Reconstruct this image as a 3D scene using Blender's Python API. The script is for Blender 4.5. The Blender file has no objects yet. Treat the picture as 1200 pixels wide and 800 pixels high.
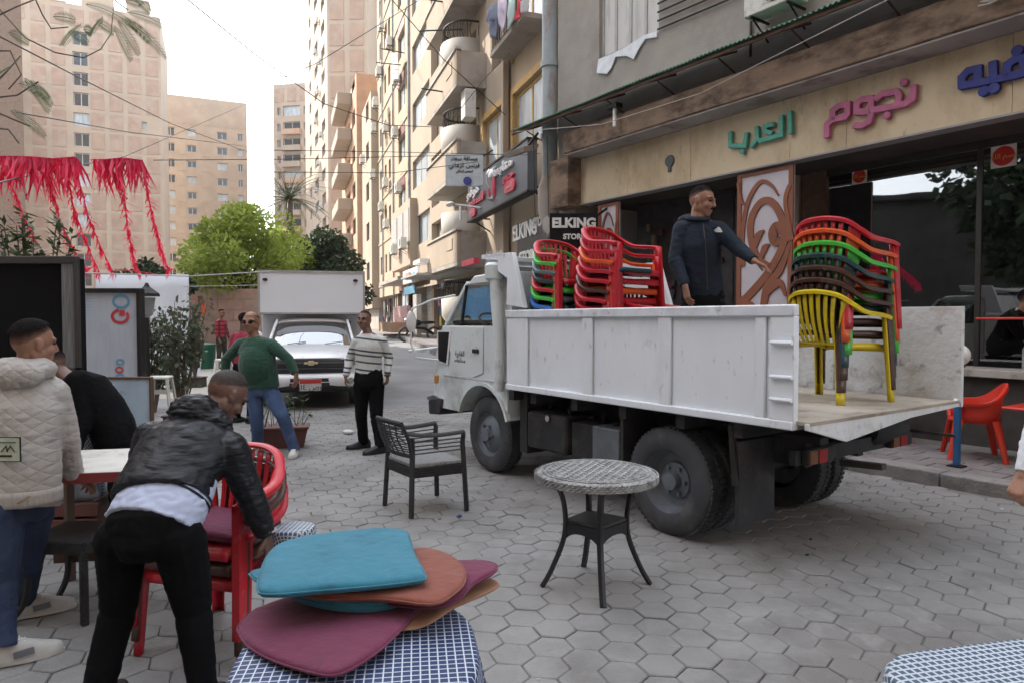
import bpy, bmesh, math, random
from math import sin, cos, pi, radians, atan2, sqrt
from mathutils import Vector, Matrix, noise
random.seed(7)
SC = bpy.context.scene
COL = SC.collection
V = Vector

# ------------------------------------------------------------------ camera
H = 1.62
F = 800.0
PITCH = math.atan(25 / 800)
cam_d = bpy.data.cameras.new('camera')
cam_d.sensor_width = 36; cam_d.lens = 24; cam_d.clip_start = 0.05; cam_d.clip_end = 3000
cam = bpy.data.objects.new('camera', cam_d); COL.objects.link(cam)
cam.location = (0, 0, H); cam.rotation_euler = (pi / 2 - PITCH, 0, 0)
SC.camera = cam
# ------------------------------------------------------------------ sky and sun
SUN_EL, SUN_AZ = radians(38), radians(302)      # azimuth clockwise from +Y: ahead left
w = bpy.data.worlds.new("World"); SC.world = w; w.use_nodes = True
wn = w.node_tree.nodes; wl = w.node_tree.links
bg = wn['Background']
sky = wn.new('ShaderNodeTexSky'); sky.sky_type = 'NISHITA'; sky.sun_disc = False
sky.sun_elevation = SUN_EL; sky.sun_rotation = SUN_AZ; sky.dust_density = 3.5; sky.air_density = 1.1; sky.ozone_density = 1.0
hz = wn.new('ShaderNodeMixRGB'); hz.inputs[0].default_value = 0.5; hz.inputs[2].default_value = (9.3, 9.9, 10.7, 1)
wl.new(sky.outputs[0], hz.inputs[1]); wl.new(hz.outputs[0], bg.inputs[0]); bg.inputs[1].default_value = 0.125
sd = bpy.data.lights.new('sun', 'SUN'); sd.energy = 2.5; sd.angle = radians(0.6); sd.color = (1.0, 0.94, 0.85)
sun = bpy.data.objects.new('sun', sd); COL.objects.link(sun)
sv = V((sin(SUN_AZ) * cos(SUN_EL), cos(SUN_AZ) * cos(SUN_EL), sin(SUN_EL)))
sun.rotation_euler = sv.to_track_quat('Z', 'Y').to_euler(); sun.location = sv * 50
vs = SC.view_settings
vs.view_transform = 'Standard'; vs.look = 'None'; vs.exposure = 1.75; vs.gamma = 1.0; vs.use_curve_mapping = False
SC.cycles.max_bounces = 7; SC.cycles.diffuse_bounces = 3; SC.cycles.glossy_bounces = 3
SC.cycles.transmission_bounces = 5; SC.cycles.transparent_max_bounces = 10; SC.cycles.volume_bounces = 0
SC.cycles.use_denoising = True; SC.cycles.sample_clamp_indirect = 4

# ------------------------------------------------------------------ picture to place
def ray(u, v):
    a = (u - 600) / F; b = (400 - v) / F
    return V((a, cos(PITCH) + b * sin(PITCH), -sin(PITCH) + b * cos(PITCH)))
def P(u, v, Y):
    d = ray(u, v); return V((0, 0, H)) + d * (Y / d.y)
def G(u, v, z=0.0):
    d = ray(u, v); return V((0, 0, H)) + d * ((z - H) / d.z)
class Frame:                                     # a vertical-walled local frame: x along, y out, z up
    def __init__(s, x, y, dx, dy):
        l = sqrt(dx * dx + dy * dy); s.o = V((x, y, 0)); s.d = V((dx / l, dy / l, 0)); s.n = V((-dy / l, dx / l, 0))
        s.rot = atan2(dy, dx)
    def at(s, u, v, yo=0.0):                     # pixel -> (x, z) on the plane local y = yo
        r = ray(u, v); c = V((0, 0, H)); t = ((s.o + s.n * yo - c).dot(s.n)) / r.dot(s.n)
        p = c + r * t; return ((p - s.o).dot(s.d), p.z)
    def loc(s, p): q = V(p) - s.o; return V((q.dot(s.d), q.dot(s.n), p[2]))
    def world(s, p): return s.o + s.d * p[0] + s.n * p[1] + V((0, 0, p[2]))

# ------------------------------------------------------------------ materials
MATS = {}
def mat(name, col, rough=0.7, metal=0.0, var=0.12, scale=6.0, bump=0.0, bscale=40.0, dirt=None, dirt_amt=0.0, dirt_scale=3.0,
        spec=0.5, stretch=(1, 1, 1), coat=0.0, trans=0.0, sheen=0.0, wear=None, wear_amt=0.0, wear_scale=9.0, ior=None):
    if name in MATS: return MATS[name]
    m = bpy.data.materials.new(name); m.use_nodes = True; MATS[name] = m
    n = m.node_tree.nodes; L = m.node_tree.links; b = n['Principled BSDF']
    tc = n.new('ShaderNodeTexCoord'); mp = n.new('ShaderNodeMapping'); mp.inputs['Scale'].default_value = stretch
    L.new(tc.outputs['Object'], mp.inputs[0])
    no = n.new('ShaderNodeTexNoise'); no.inputs['Scale'].default_value = scale; no.inputs['Detail'].default_value = 5
    L.new(mp.outputs[0], no.inputs['Vector'])
    mr = n.new('ShaderNodeMapRange'); mr.inputs[1].default_value = 0.3; mr.inputs[2].default_value = 0.7
    mr.inputs[3].default_value = 1 - var; mr.inputs[4].default_value = 1 + var
    L.new(no.outputs['Fac'], mr.inputs[0])
    mx = n.new('ShaderNodeVectorMath'); mx.operation = 'SCALE'; mx.inputs[0].default_value = col[:3]
    L.new(mr.outputs[0], mx.inputs['Scale']); out = mx.outputs[0]
    def layer(out, c2, amt, sc, seed):
        n2 = n.new('ShaderNodeTexNoise'); n2.inputs['Scale'].default_value = sc; n2.inputs['Detail'].default_value = 8
        n2.inputs['Roughness'].default_value = 0.65
        ad = n.new('ShaderNodeVectorMath'); ad.inputs[1].default_value = (seed, seed * 2, 3)
        L.new(mp.outputs[0], ad.inputs[0]); L.new(ad.outputs[0], n2.inputs['Vector'])
        r = n.new('ShaderNodeMapRange'); r.inputs[1].default_value = 0.62 - 0.3 * amt; r.inputs[2].default_value = 0.72 - 0.2 * amt
        r.inputs[3].default_value = 0; r.inputs[4].default_value = min(1, 0.35 + amt)
        L.new(n2.outputs['Fac'], r.inputs[0])
        mi = n.new('ShaderNodeMixRGB'); mi.inputs[2].default_value = (*c2[:3], 1)
        L.new(r.outputs[0], mi.inputs[0]); L.new(out, mi.inputs[1]); return mi.outputs[0]
    if dirt: out = layer(out, dirt, dirt_amt, dirt_scale, 5.3)
    if wear: out = layer(out, wear, wear_amt, wear_scale, 11.1)
    L.new(out, b.inputs['Base Color'])
    b.inputs['Roughness'].default_value = rough; b.inputs['Metallic'].default_value = metal
    b.inputs['Specular IOR Level'].default_value = spec
    b.inputs['Coat Weight'].default_value = coat; b.inputs['Transmission Weight'].default_value = trans
    if ior: b.inputs['IOR'].default_value = ior
    if sheen: b.inputs['Sheen Weight'].default_value = sheen
    if bump:
        n3 = n.new('ShaderNodeTexNoise'); n3.inputs['Scale'].default_value = bscale; n3.inputs['Detail'].default_value = 4
        L.new(mp.outputs[0], n3.inputs['Vector']); bp = n.new('ShaderNodeBump'); bp.inputs['Strength'].default_value = bump
        bp.inputs['Distance'].default_value = 0.02
        L.new(n3.outputs['Fac'], bp.inputs['Height']); L.new(bp.outputs[0], b.inputs['Normal'])
    return m
def bsdf(m): return m.node_tree.nodes['Principled BSDF']

# ------------------------------------------------------------------ mesh builder
class MB:
    def __init__(s): s.v = []; s.f = []; s.m = []; s.mats = []; s.cur = 0
    def use(s, m):
        if m not in s.mats: s.mats.append(m)
        s.cur = s.mats.index(m); return s
    def add(s, vs, fs):
        o = len(s.v); s.v += [tuple(p) for p in vs]
        for f in fs: s.f.append([o + i for i in f]); s.m.append(s.cur)
        return s
    def box(s, x0, x1, y0, y1, z0, z1):
        if x0 > x1: x0, x1 = x1, x0
        if y0 > y1: y0, y1 = y1, y0
        if z0 > z1: z0, z1 = z1, z0
        vs = [(x, y, z) for z in (z0, z1) for y in (y0, y1) for x in (x0, x1)]
        return s.add(vs, [(0, 2, 3, 1), (4, 5, 7, 6), (0, 1, 5, 4), (2, 6, 7, 3), (0, 4, 6, 2), (1, 3, 7, 5)])
    def hexa(s, b, t):                            # bottom quad, top quad, both counter-clockwise from above
        return s.add(list(b) + list(t), [(3, 2, 1, 0), (4, 5, 6, 7), (0, 1, 5, 4), (1, 2, 6, 5), (2, 3, 7, 6), (3, 0, 4, 7)])
    def prism(s, poly, a0, a1, axis='z'):
        def mk(p, a):
            return {'z': (p[0], p[1], a), 'y': (p[0], a, p[1]), 'x': (a, p[0], p[1])}[axis]
        n = len(poly); vs = [mk(p, a0) for p in poly] + [mk(p, a1) for p in poly]
        return s.add(vs, [list(range(n))[::-1], list(range(n, 2 * n))] + [(i, (i + 1) % n, n + (i + 1) % n, n + i) for i in range(n)])
    def tube(s, pts, r, n=8, caps=True, sx=None):
        pts = [V(p) for p in pts]; k = len(pts)
        rs = r if isinstance(r, (list, tuple)) else [r] * k
        o = len(s.v); up = None
        for i, p in enumerate(pts):
            t = (pts[min(i + 1, k - 1)] - pts[max(i - 1, 0)]).normalized()
            if up is None:
                up = V((0, 0, 1)) if abs(t.z) < 0.9 else V((1, 0, 0))
                if sx is not None: up = V(sx)
            a = up - t * up.dot(t)
            if a.length < 1e-4: a = t.orthogonal()
            a.normalize(); up = a; b = t.cross(a)
            rr = rs[i]; ra, rb = rr if isinstance(rr, (tuple, list)) else (rr, rr)
            for j in range(n):
                an = 2 * pi * j / n; s.v.append(tuple(p + a * cos(an) * ra + b * sin(an) * rb))
        for i in range(k - 1):
            for j in range(n):
                s.f.append([o + i * n + j, o + i * n + (j + 1) % n, o + (i + 1) * n + (j + 1) % n, o + (i + 1) * n + j]); s.m.append(s.cur)
        if caps:
            s.f.append([o + j for j in range(n)][::-1]); s.m.append(s.cur)
            s.f.append([o + (k - 1) * n + j for j in range(n)]); s.m.append(s.cur)
        return s
    def bar(s, p0, p1, wx, wz, up=(0, 0, 1)):     # rectangular bar between two points
        p0, p1 = V(p0), V(p1); t = (p1 - p0).normalized(); a = V(up) - t * V(up).dot(t)
        if a.length < 1e-3: a = t.orthogonal()
        a.normalize(); b = t.cross(a); vs = []
        for p in (p0, p1):
            for (i, j) in ((-1, -1), (1, -1), (1, 1), (-1, 1)): vs.append(tuple(p + b * i * wx / 2 + a * j * wz / 2))
        return s.add(vs, [(3, 2, 1, 0), (4, 5, 6, 7), (0, 1, 5, 4), (1, 2, 6, 5), (2, 3, 7, 6), (3, 0, 4, 7)])
    def ell(s, c, r, n=14, k=9, rot=None):
        c = V(c); o = len(s.v)
        for i in range(k + 1):
            th = pi * i / k
            for j in range(n):
                ph = 2 * pi * j / n
                p = V((r[0] * sin(th) * cos(ph), r[1] * sin(th) * sin(ph), r[2] * cos(th)))
                if rot is not None: p = rot @ p
                s.v.append(tuple(c + p))
        for i in range(k):
            for j in range(n):
                s.f.append([o + i * n + j, o + (i + 1) * n + j, o + (i + 1) * n + (j + 1) % n, o + i * n + (j + 1) % n]); s.m.append(s.cur)
        return s
    def lathe(s, c, prof, n=24, axis='z', caps=True, cap0=True):
        o = len(s.v); c = V(c)
        for (r, h) in prof:
            for j in range(n):
                a = 2 * pi * j / n; x, y = r * cos(a), r * sin(a)
                s.v.append(tuple(c + (V((x, y, h)) if axis == 'z' else V((x, h, y)) if axis == 'y' else V((h, x, y)))))
        for i in range(len(prof) - 1):
            for j in range(n):
                s.f.append([o + i * n + j, o + i * n + (j + 1) % n, o + (i + 1) * n + (j + 1) % n, o + (i + 1) * n + j]); s.m.append(s.cur)
        if caps:
            if cap0: s.f.append([o + j for j in range(n)][::-1]); s.m.append(s.cur)
            s.f.append([o + (len(prof) - 1) * n + j for j in range(n)]); s.m.append(s.cur)
        return s
    def rcone(s, a, b, ra, rb, n=12):             # capsule with two radii, for bodies
        a, b = V(a), V(b); t = (b - a); l = t.length
        if l < 1e-5: return s.ell(a, (ra, ra, ra))
        t /= l; pts, rs = [], []
        for i in range(4): an = pi / 2 * (1 - i / 3.0); pts.append(a - t * ra * sin(an)); rs.append(max(ra * cos(an), 1e-3))
        for i in range(4): an = pi / 2 * (i / 3.0); pts.append(b + t * rb * sin(an)); rs.append(max(rb * cos(an), 1e-3))
        return s.tube(pts, rs, n)
    def grid(s, rows, closed=False):              # rows of points -> quads
        o = len(s.v); k = len(rows[0])
        for r in rows: s.v += [tuple(p) for p in r]
        for i in range(len(rows) - 1):
            for j in range(k if closed else k - 1):
                s.f.append([o + i * k + j, o + i * k + (j + 1) % k, o + (i + 1) * k + (j + 1) % k, o + (i + 1) * k + j]); s.m.append(s.cur)
        return s
    def mesh(s, name):
        me = bpy.data.meshes.new(name); me.from_pydata(s.v, [], s.f)
        for m in s.mats: me.materials.append(m)
        if len(s.mats) > 1: me.polygons.foreach_set('material_index', s.m)
        me.update()
        bm = bmesh.new(); bm.from_mesh(me); bmesh.ops.recalc_face_normals(bm, faces=bm.faces); bm.to_mesh(me); bm.free()
        return me
def tag(o, label=None, cat=None, group=None, kind=None):
    if label: o['label'] = label
    if cat: o['category'] = cat
    if group: o['group'] = group
    if kind: o['kind'] = kind
    return o
def link(name, me, parent=None, loc=(0, 0, 0), rot=(0, 0, 0)):
    o = bpy.data.objects.new(name, me); COL.objects.link(o); o.location = loc; o.rotation_euler = rot
    if parent is not None: o.parent = parent
    return o
def build(mb, name, m=None, parent=None, smooth=False, bevel=0.0, loc=(0, 0, 0), rot=(0, 0, 0), label=None, cat=None, group=None, kind=None, segs=2, sub=0, solid=0.0):
    me = mb.mesh(name)
    if m is not None: me.materials.clear(); me.materials.append(m)
    o = link(name, me, parent, loc, rot)
    if solid: md = o.modifiers.new('solid', 'SOLIDIFY'); md.thickness = solid; md.offset = 0
    if bevel:
        md = o.modifiers.new('bevel', 'BEVEL'); md.width = bevel; md.segments = segs; md.limit_method = 'ANGLE'; md.angle_limit = radians(35)
    if sub: md = o.modifiers.new('sub', 'SUBSURF'); md.levels = sub; md.render_levels = sub
    if smooth: shade(me, smooth if smooth is not True else 40)
    elif bevel: shade(me, 30)
    tag(o, label, cat, group, kind); return o
def shade(me, ang=40):
    me.shade_smooth() if hasattr(me, 'shade_smooth') else None
    me.set_sharp_from_angle(angle=radians(ang))
def thing(name, label, cat, loc=(0, 0, 0), rz=0.0, group=None):
    o = bpy.data.objects.new(name, None); COL.objects.link(o); o.empty_display_size = 0.1
    o.location = loc; o.rotation_euler = (0, 0, rz); return tag(o, label, cat, group)
def copy_tree(o, parent=None):
    c = o.copy(); COL.objects.link(c)
    if parent is not None: c.parent = parent
    for ch in list(o.children): copy_tree(ch, c)
    return c
def B(x0, x1, y0, y1, z0, z1): return MB().box(x0, x1, y0, y1, z0, z1)

# 3-D text as mesh
def text_mesh(s, size=1.0, depth=0.01, bold=0.0, name='lettering'):
    c = bpy.data.curves.new(name, 'FONT'); c.body = s; c.size = size; c.extrude = depth / 2; c.offset = bold; c.align_x = 'CENTER'; c.align_y = 'CENTER'
    c.resolution_u = 3
    o = bpy.data.objects.new('tmp', c); COL.objects.link(o)
    dg = bpy.context.evaluated_depsgraph_get(); me = bpy.data.meshes.new_from_object(o.evaluated_get(dg))
    bpy.data.objects.remove(o); me.name = name; return me
def put_text(s, size, depth, m, parent, loc, rot, bold=0.0, name='lettering', squash=1.0):
    me = text_mesh(s, size, depth, bold, name); me.materials.clear(); me.materials.append(m)
    o = link(name, me, parent, loc, rot); o.scale = (squash, 1, 1); return o
# presentation-form arabic, already in visual order
AR = {'alarab': '\ufe8f\ufeae\ufecc\ufedf\ufe8d', 'nogoum': '\ufee1\ufeee\ufea0\ufee7', 'fih': '\ufef4\ufed4'}
# voxel union of many closed shapes into one continuous skin
def fuse(mb, voxel=0.008, smooth=4, name='skin', fn=None):
    me = mb.mesh('tmp'); o = link('tmp', me)
    r = o.modifiers.new('r', 'REMESH'); r.mode = 'VOXEL'; r.voxel_size = voxel
    if smooth: sm = o.modifiers.new('s', 'SMOOTH'); sm.iterations = smooth; sm.factor = 0.6
    dg = bpy.context.evaluated_depsgraph_get(); out = bpy.data.meshes.new_from_object(o.evaluated_get(dg))
    bpy.data.objects.remove(o); out.name = name
    if fn:
        out.update(); nr = [v.normal.copy() for v in out.vertices]
        for v, q in zip(out.vertices, nr): v.co += q * fn(v.co)
        out.update()
    out.shade_smooth(); return out
# ================================================================== THE SETTING
CAFE = Frame(3.65 + .819 * 2.0, 7.4 + .574 * 2.0, -.574, .819)        # cafe facade plane, x leads up the street, y out over the pavement
ROW = Frame(.96, 14.3, -.3375, 1.0)                                    # facade line of the apartment row
TR = Frame(1.134, 4.99, -.574, .819)                                   # truck: x forward, y to its left side (nearest us)
def gz(y):                                                             # the street climbs a little as it leaves
    t = min(max((y - 13) / 19.0, 0), 1); return 0.78 * t * t * (3 - 2 * t)

# ---- paving
m_pave = mat('paving_block', (.228, .222, .212), rough=.85, var=.11, scale=2.2, bump=.35, bscale=60, dirt=(.15, .14, .13), dirt_amt=.38, dirt_scale=1.2, wear=(.27, .265, .25), wear_amt=.25, wear_scale=4)
nt = m_pave.node_tree; oi = nt.nodes.new('ShaderNodeObjectInfo')
m_joint = mat('joint_dirt', (.165, .155, .14), rough=.95, var=.2, scale=9)
m_road = mat('street_concrete', (.23, .23, .228), rough=.9, var=.14, scale=1.1, bump=.3, bscale=25, dirt=(.17, .165, .155), dirt_amt=.4, dirt_scale=.5)
m_side = mat('sidewalk_block', (.21, .185, .18), rough=.85, var=.2, scale=3, bump=.3, bscale=50, dirt=(.12, .115, .11), dirt_amt=.4, dirt_scale=2)
m_kerb = mat('kerb_stone', (.25, .23, .22), rough=.85, var=.2, scale=4, bump=.5, bscale=40, dirt=(.12, .12, .12), dirt_amt=.4, dirt_scale=3)
g = MB()
ys = [-60, -20, 0, 6, 11, 12.6] + [13 + i for i in range(20)] + [34, 45, 70, 120, 250, 900]
xs = [-900, -200, -60, -30, -15, -8, -4, 0, 4, 8, 15, 30, 60, 200, 900]
g.grid([[(x, y, gz(y) - (.03 if y <= 12.6 else 0)) for x in xs] for y in ys])
build(g, 'ground', m_road, kind='structure', smooth=True)
# joints bed below the blocks
HX = .118                                                              # circumradius of a block
def hexpoly(cx, cy, r, rz=0.0, jit=0.0):
    return [(cx + (r + random.uniform(-jit, jit)) * cos(pi / 3 * i + rz), cy + (r + random.uniform(-jit, jit)) * sin(pi / 3 * i + rz)) for i in range(6)]
pv = bpy.data.objects.new('street', None); COL.objects.link(pv); pv['kind'] = 'structure'
jb = MB(); jb.grid([[(x, y, -.012) for x in (-14, 0, 14)] for y in (-3, 5, 12.95)]); build(jb, 'joint_bed', m_joint, pv, kind='stuff')
def hexmesh(var):
    random.seed(100 + var); mb = MB(); r = HX - .0030
    top = [(r * 1.0 * cos(pi / 3 * i) + random.uniform(-.0025, .0025), r * sin(pi / 3 * i) + random.uniform(-.0025, .0025)) for i in range(6)]
    inn = [(x * .95, y * .95) for x, y in top]
    vs_ = [(x, y, -.03) for x, y in top] + [(x, y, -.005) for x, y in top] + [(x, y, 0.0) for x, y in inn]
    fs = [(i, (i + 1) % 6, 6 + (i + 1) % 6, 6 + i) for i in range(6)] + [(6 + i, 6 + (i + 1) % 6, 12 + (i + 1) % 6, 12 + i) for i in range(6)] + [(12, 13, 14, 15, 16, 17)]
    mb.add(vs_, fs); return mb
blocks = []
kerb_n = V((.819, .574, 0)); kerb_p = V((3.65, 7.4, 0))
dx = HX * 1.5; dy = HX * sqrt(3); ROTP = radians(-9)
for i in range(-88, 89):
    for j in range(-24, 104):
        x0 = i * dx; y0 = j * dy + (dy / 2 if i % 2 else 0)
        x = x0 * cos(ROTP) - y0 * sin(ROTP); y = x0 * sin(ROTP) + y0 * cos(ROTP) + 1.0
        if y < .9 or y > 12.8: continue
        if abs(x) > .80 * y + .5: continue
        if (V((x, y, 0)) - kerb_p).dot(kerb_n) > -.06: continue
        blocks.append((x, y))
blocks.sort(key=lambda p: (p[1] < 2.75, p[1] + .15 * abs(p[0])))
meshes = []
for k in range(6):
    me = hexmesh(k).mesh('paver'); me.materials.append(m_pave); meshes.append(me)
rest = MB(); rs = random.Random(5)
for k, (x, y) in enumerate(blocks):
    rz = ROTP + pi / 3 * rs.randrange(6) + rs.uniform(-.02, .02); dz = rs.uniform(-.004, .003) + .008 * noise.noise(V((x * .9, y * .9, 0))); tx = rs.uniform(-.011, .011); ty = rs.uniform(-.011, .011)
    if k < 295:
        o = link('paver', meshes[k % 6], pv, (x, y, dz), (tx, ty, rz))
    else:
        M = Matrix.Translation((x, y, dz)) @ Matrix.Rotation(rz, 4, 'Z') @ Matrix.Rotation(tx, 4, 'X'); h = hexmesh(k % 6)
        rest.add([M @ V(p) for p in h.v], h.f)
build(rest, 'far_pavers', m_pave, pv, kind='stuff')
# per-block tone from position cell noise
def cell_tone(m, sc, amt):
    n = m.node_tree.nodes; L = m.node_tree.links; b = bsdf(m); src = b.inputs['Base Color'].links[0].from_socket
    ge = n.new('ShaderNodeNewGeometry'); vo = n.new('ShaderNodeTexVoronoi'); vo.inputs['Scale'].default_value = sc
    L.new(ge.outputs['Position'], vo.inputs['Vector'])
    r = n.new('ShaderNodeMapRange'); r.inputs[3].default_value = 1 - amt; r.inputs[4].default_value = 1 + amt
    sp = n.new('ShaderNodeSeparateColor'); L.new(vo.outputs['Color'], sp.inputs[0]); L.new(sp.outputs[0], r.inputs[0])
    s = n.new('ShaderNodeVectorMath'); s.operation = 'SCALE'; L.new(src, s.inputs[0]); L.new(r.outputs[0], s.inputs['Scale']); L.new(s.outputs[0], b.inputs['Base Color'])
for mm in (m_pave, m_side):
    n = mm.node_tree.nodes; L = mm.node_tree.links                      # world-space mottling so blocks differ
    ge = n.new('ShaderNodeNewGeometry')
    for mp_ in [q for q in n if q.type == 'MAPPING']: L.new(ge.outputs['Position'], mp_.inputs[0])
cell_tone(m_pave, 3.6, .055)

# ---- raised pavement in front of the cafe
sw = bpy.data.objects.new('sidewalk', None); COL.objects.link(sw); sw['kind'] = 'structure'; sw.location = CAFE.o; sw.rotation_euler = (0, 0, CAFE.rot)
build(B(-9, 9.5, -3.5, 1.74, -.05, .108), 'pavement_bed', m_joint, sw)
for i in range(-9, 12):
    if i * .93 < -9 or i * .93 > 9: continue
    build(B(i * .93 + .004, i * .93 + .926, 1.76, 2.0 + rs.uniform(-.006, .006), -.05, .13 + rs.uniform(-.006, .004)), 'kerb_stone', m_kerb, sw, bevel=.014)
cnt = 0; restp = MB()
for i in range(-20, 22):
    for j in range(0, 5):
        a = .34; x = i * a * 1.0 + (a / 2 if j % 2 else 0); y = 1.62 - j * .27
        if x < -6.5 or x > 7: continue
        mb = MB().box(x + .006, x + a - .006, y - .13, y + .13, .1, .124 + rs.uniform(-.004, .004))
        if x < 3.2: build(mb, 'paving_slab', m_side, sw, bevel=.006, segs=1)
        else: restp.add(mb.v, mb.f)
build(restp, 'far_slabs', m_side, sw, kind='stuff')
# ================================================================== BUILDINGS
ROW = Frame(1.25, 18.5, -.3375, 1.0)
def wall_holes(mb, x0, x1, z0, z1, holes, y=0.0, depth=.22):
    """front face at y with real openings, reveals going back by depth (y is outward)"""
    xs = sorted({x0, x1} | {min(max(h[i], x0), x1) for h in holes for i in (0, 1)}); zs = sorted({z0, z1} | {min(max(h[i], z0), z1) for h in holes for i in (2, 3)})
    for i in range(len(xs) - 1):
        for j in range(len(zs) - 1):
            cx, cz = (xs[i] + xs[i + 1]) / 2, (zs[j] + zs[j + 1]) / 2
            if any(h[0] < cx < h[1] and h[2] < cz < h[3] for h in holes): continue
            mb.add([(xs[i], y, zs[j]), (xs[i + 1], y, zs[j]), (xs[i + 1], y, zs[j + 1]), (xs[i], y, zs[j + 1])], [(0, 1, 2, 3)])
    for h in holes:
        a, b, c, d = max(h[0], x0), min(h[1], x1), max(h[2], z0), min(h[3], z1)
        mb.add([(a, y, c), (b, y, c), (b, y, d), (a, y, d), (a, y - depth, c), (b, y - depth, c), (b, y - depth, d), (a, y - depth, d)],
               [(0, 1, 5, 4), (1, 2, 6, 5), (2, 3, 7, 6), (3, 0, 4, 7)])
    return mb
def body_box(mb, x0, x1, y0, y1, z0, z1):                # sides, back and top of a building whose front is wall_holes
    return mb.add([(x0, y0, z0), (x1, y0, z0), (x1, y0, z1), (x0, y0, z1), (x0, y1, z0), (x1, y1, z0), (x1, y1, z1), (x0, y1, z1)],
                  [(4, 5, 6, 7), (0, 4, 7, 3), (1, 2, 6, 5), (3, 7, 6, 2)])
def win(parent, x0, x1, z0, z1, y, mf, mp, n=2, fw=.05, back=.16, name='window'):
    mb = MB(); yy = y - back
    mb.box(x0, x0 + fw, yy, yy + .05, z0, z1); mb.box(x1 - fw, x1, yy, yy + .05, z0, z1)
    mb.box(x0 + fw, x1 - fw, yy, yy + .05, z0, z0 + fw); mb.box(x0 + fw, x1 - fw, yy, yy + .05, z1 - fw, z1)
    for k in range(1, n):
        xc = x0 + (x1 - x0) * k / n; mb.box(xc - fw / 2, xc + fw / 2, yy + .004, yy + .046, z0 + fw, z1 - fw)
    f = build(mb, name, mf, parent)
    build(MB().box(x0 + .01, x1 - .01, yy + .01, yy + .022, z0 + .01, z1 - .01), 'pane', mp, f)
    return f
m_glassd = mat('dark_window_glass', (.03, .035, .04), rough=.12, var=.3, scale=.6, spec=.6)
m_glassl = mat('curtained_window', (.42, .47, .50), rough=.25, var=.25, scale=.8, stretch=(4, 1, 1))
m_alu = mat('aluminium_frame', (.42, .42, .40), rough=.45, metal=.3)
m_wood = mat('brown_frame', (.10, .055, .035), rough=.6)
m_brick1 = mat('pale_render_tower', (.42, .33, .245), rough=.9, var=.08, scale=.4, bump=.1, bscale=8, dirt=(.36, .28, .22), dirt_amt=.3, dirt_scale=.15)
m_brickp = mat('salmon_brick_infill', (.37, .255, .185), rough=.9, var=.14, scale=.7, bump=.1, bscale=10, dirt=(.43, .34, .27), dirt_amt=.35, dirt_scale=.4)
m_tower2 = mat('ochre_brick_tower', (.40, .31, .23), rough=.9, var=.1, scale=.5, dirt=(.52, .40, .29), dirt_amt=.3, dirt_scale=.2)
m_concr = mat('weathered_concrete', (.36, .32, .28), rough=.9, var=.14, scale=1.5, bump=.2, bscale=12, dirt=(.2, .17, .14), dirt_amt=.3, dirt_scale=.9)
m_cream = mat('cream_render', (.38, .305, .23), rough=.9, var=.08, scale=.7, bump=.15, bscale=12, dirt=(.36, .29, .22), dirt_amt=.35, dirt_scale=.5, stretch=(1, 1, .35))
m_yellowr = mat('yellow_beige_render', (.41, .325, .225), rough=.9, var=.08, scale=.8, bump=.1, bscale=12, dirt=(.4, .31, .22), dirt_amt=.35, dirt_scale=.5, stretch=(1, 1, .35))
m_greyr = mat('grey_roughcast', (.37, .34, .305), rough=.95, var=.10, scale=2.5, bump=.7, bscale=70, dirt=(.27, .245, .22), dirt_amt=.3, dirt_scale=.8)
m_ac = mat('ac_white_casing', (.62, .61, .56), rough=.5, var=.06, dirt=(.35, .31, .25), dirt_amt=.25, dirt_scale=6)
m_acg = mat('ac_dark_grille', (.07, .07, .07), rough=.6)
m_pipe = mat('painted_drain_pipe', (.33, .38, .40), rough=.5, var=.1, scale=5, dirt=(.22, .10, .05), dirt_amt=.35, dirt_scale=2.2, stretch=(1, 1, .4))
m_whitec = mat('whitewashed_curved_parapet', (.42, .39, .345), rough=.85, var=.08, scale=2, dirt=(.42, .38, .32), dirt_amt=.35, dirt_scale=1.2, stretch=(1, 1, .4))
m_iron = mat('black_iron', (.035, .033, .03), rough=.55, metal=.5)
m_mustard = mat('mustard_frame', (.52, .33, .11), rough=.7, dirt=(.3, .2, .1), dirt_amt=.3)

def ac_unit(root, x, y, z, parent_frame_rot, label, group='air conditioner units on the facades', w_=.85, loc=None):
    """split unit hanging off a wall; local x along wall, y outward"""
    t = thing('air_conditioner', label, 'air conditioner', loc, parent_frame_rot, group)
    build(B(-w_ / 2, w_ / 2, .12, .44, 0, .58), 'casing', m_ac, t, bevel=.015)
    g = MB().lathe((-.1, .441, .29), [(.22, 0), (.22, .006)], 20, 'y'); fr = build(g, 'fan_grille', m_acg, t)
    h = MB()
    for k in range(6): h.box(-.31, .11, .449, .456, .09 + k * .08, .10 + k * .08)
    build(h, 'slats', m_ac, fr, kind='stuff')
    for s in (-.3, .3): build(MB().bar((s, 0, -.02), (s, .46, -.02), .03, .03).bar((s, 0, -.3), (s, .38, -.04), .02, .02), 'bracket', m_iron, t)
    return t
AC0 = None
def place_ac(fr, x, y, z, label, w_=.85):
    global AC0
    p = fr.world((x, y, z))
    if AC0 is None: AC0 = ac_unit(None, 0, 0, 0, fr.rot, label, loc=p); return AC0
    o = copy_tree(AC0); o.location = p; o.rotation_euler = (0, 0, fr.rot); o['label'] = label; return o

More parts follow.
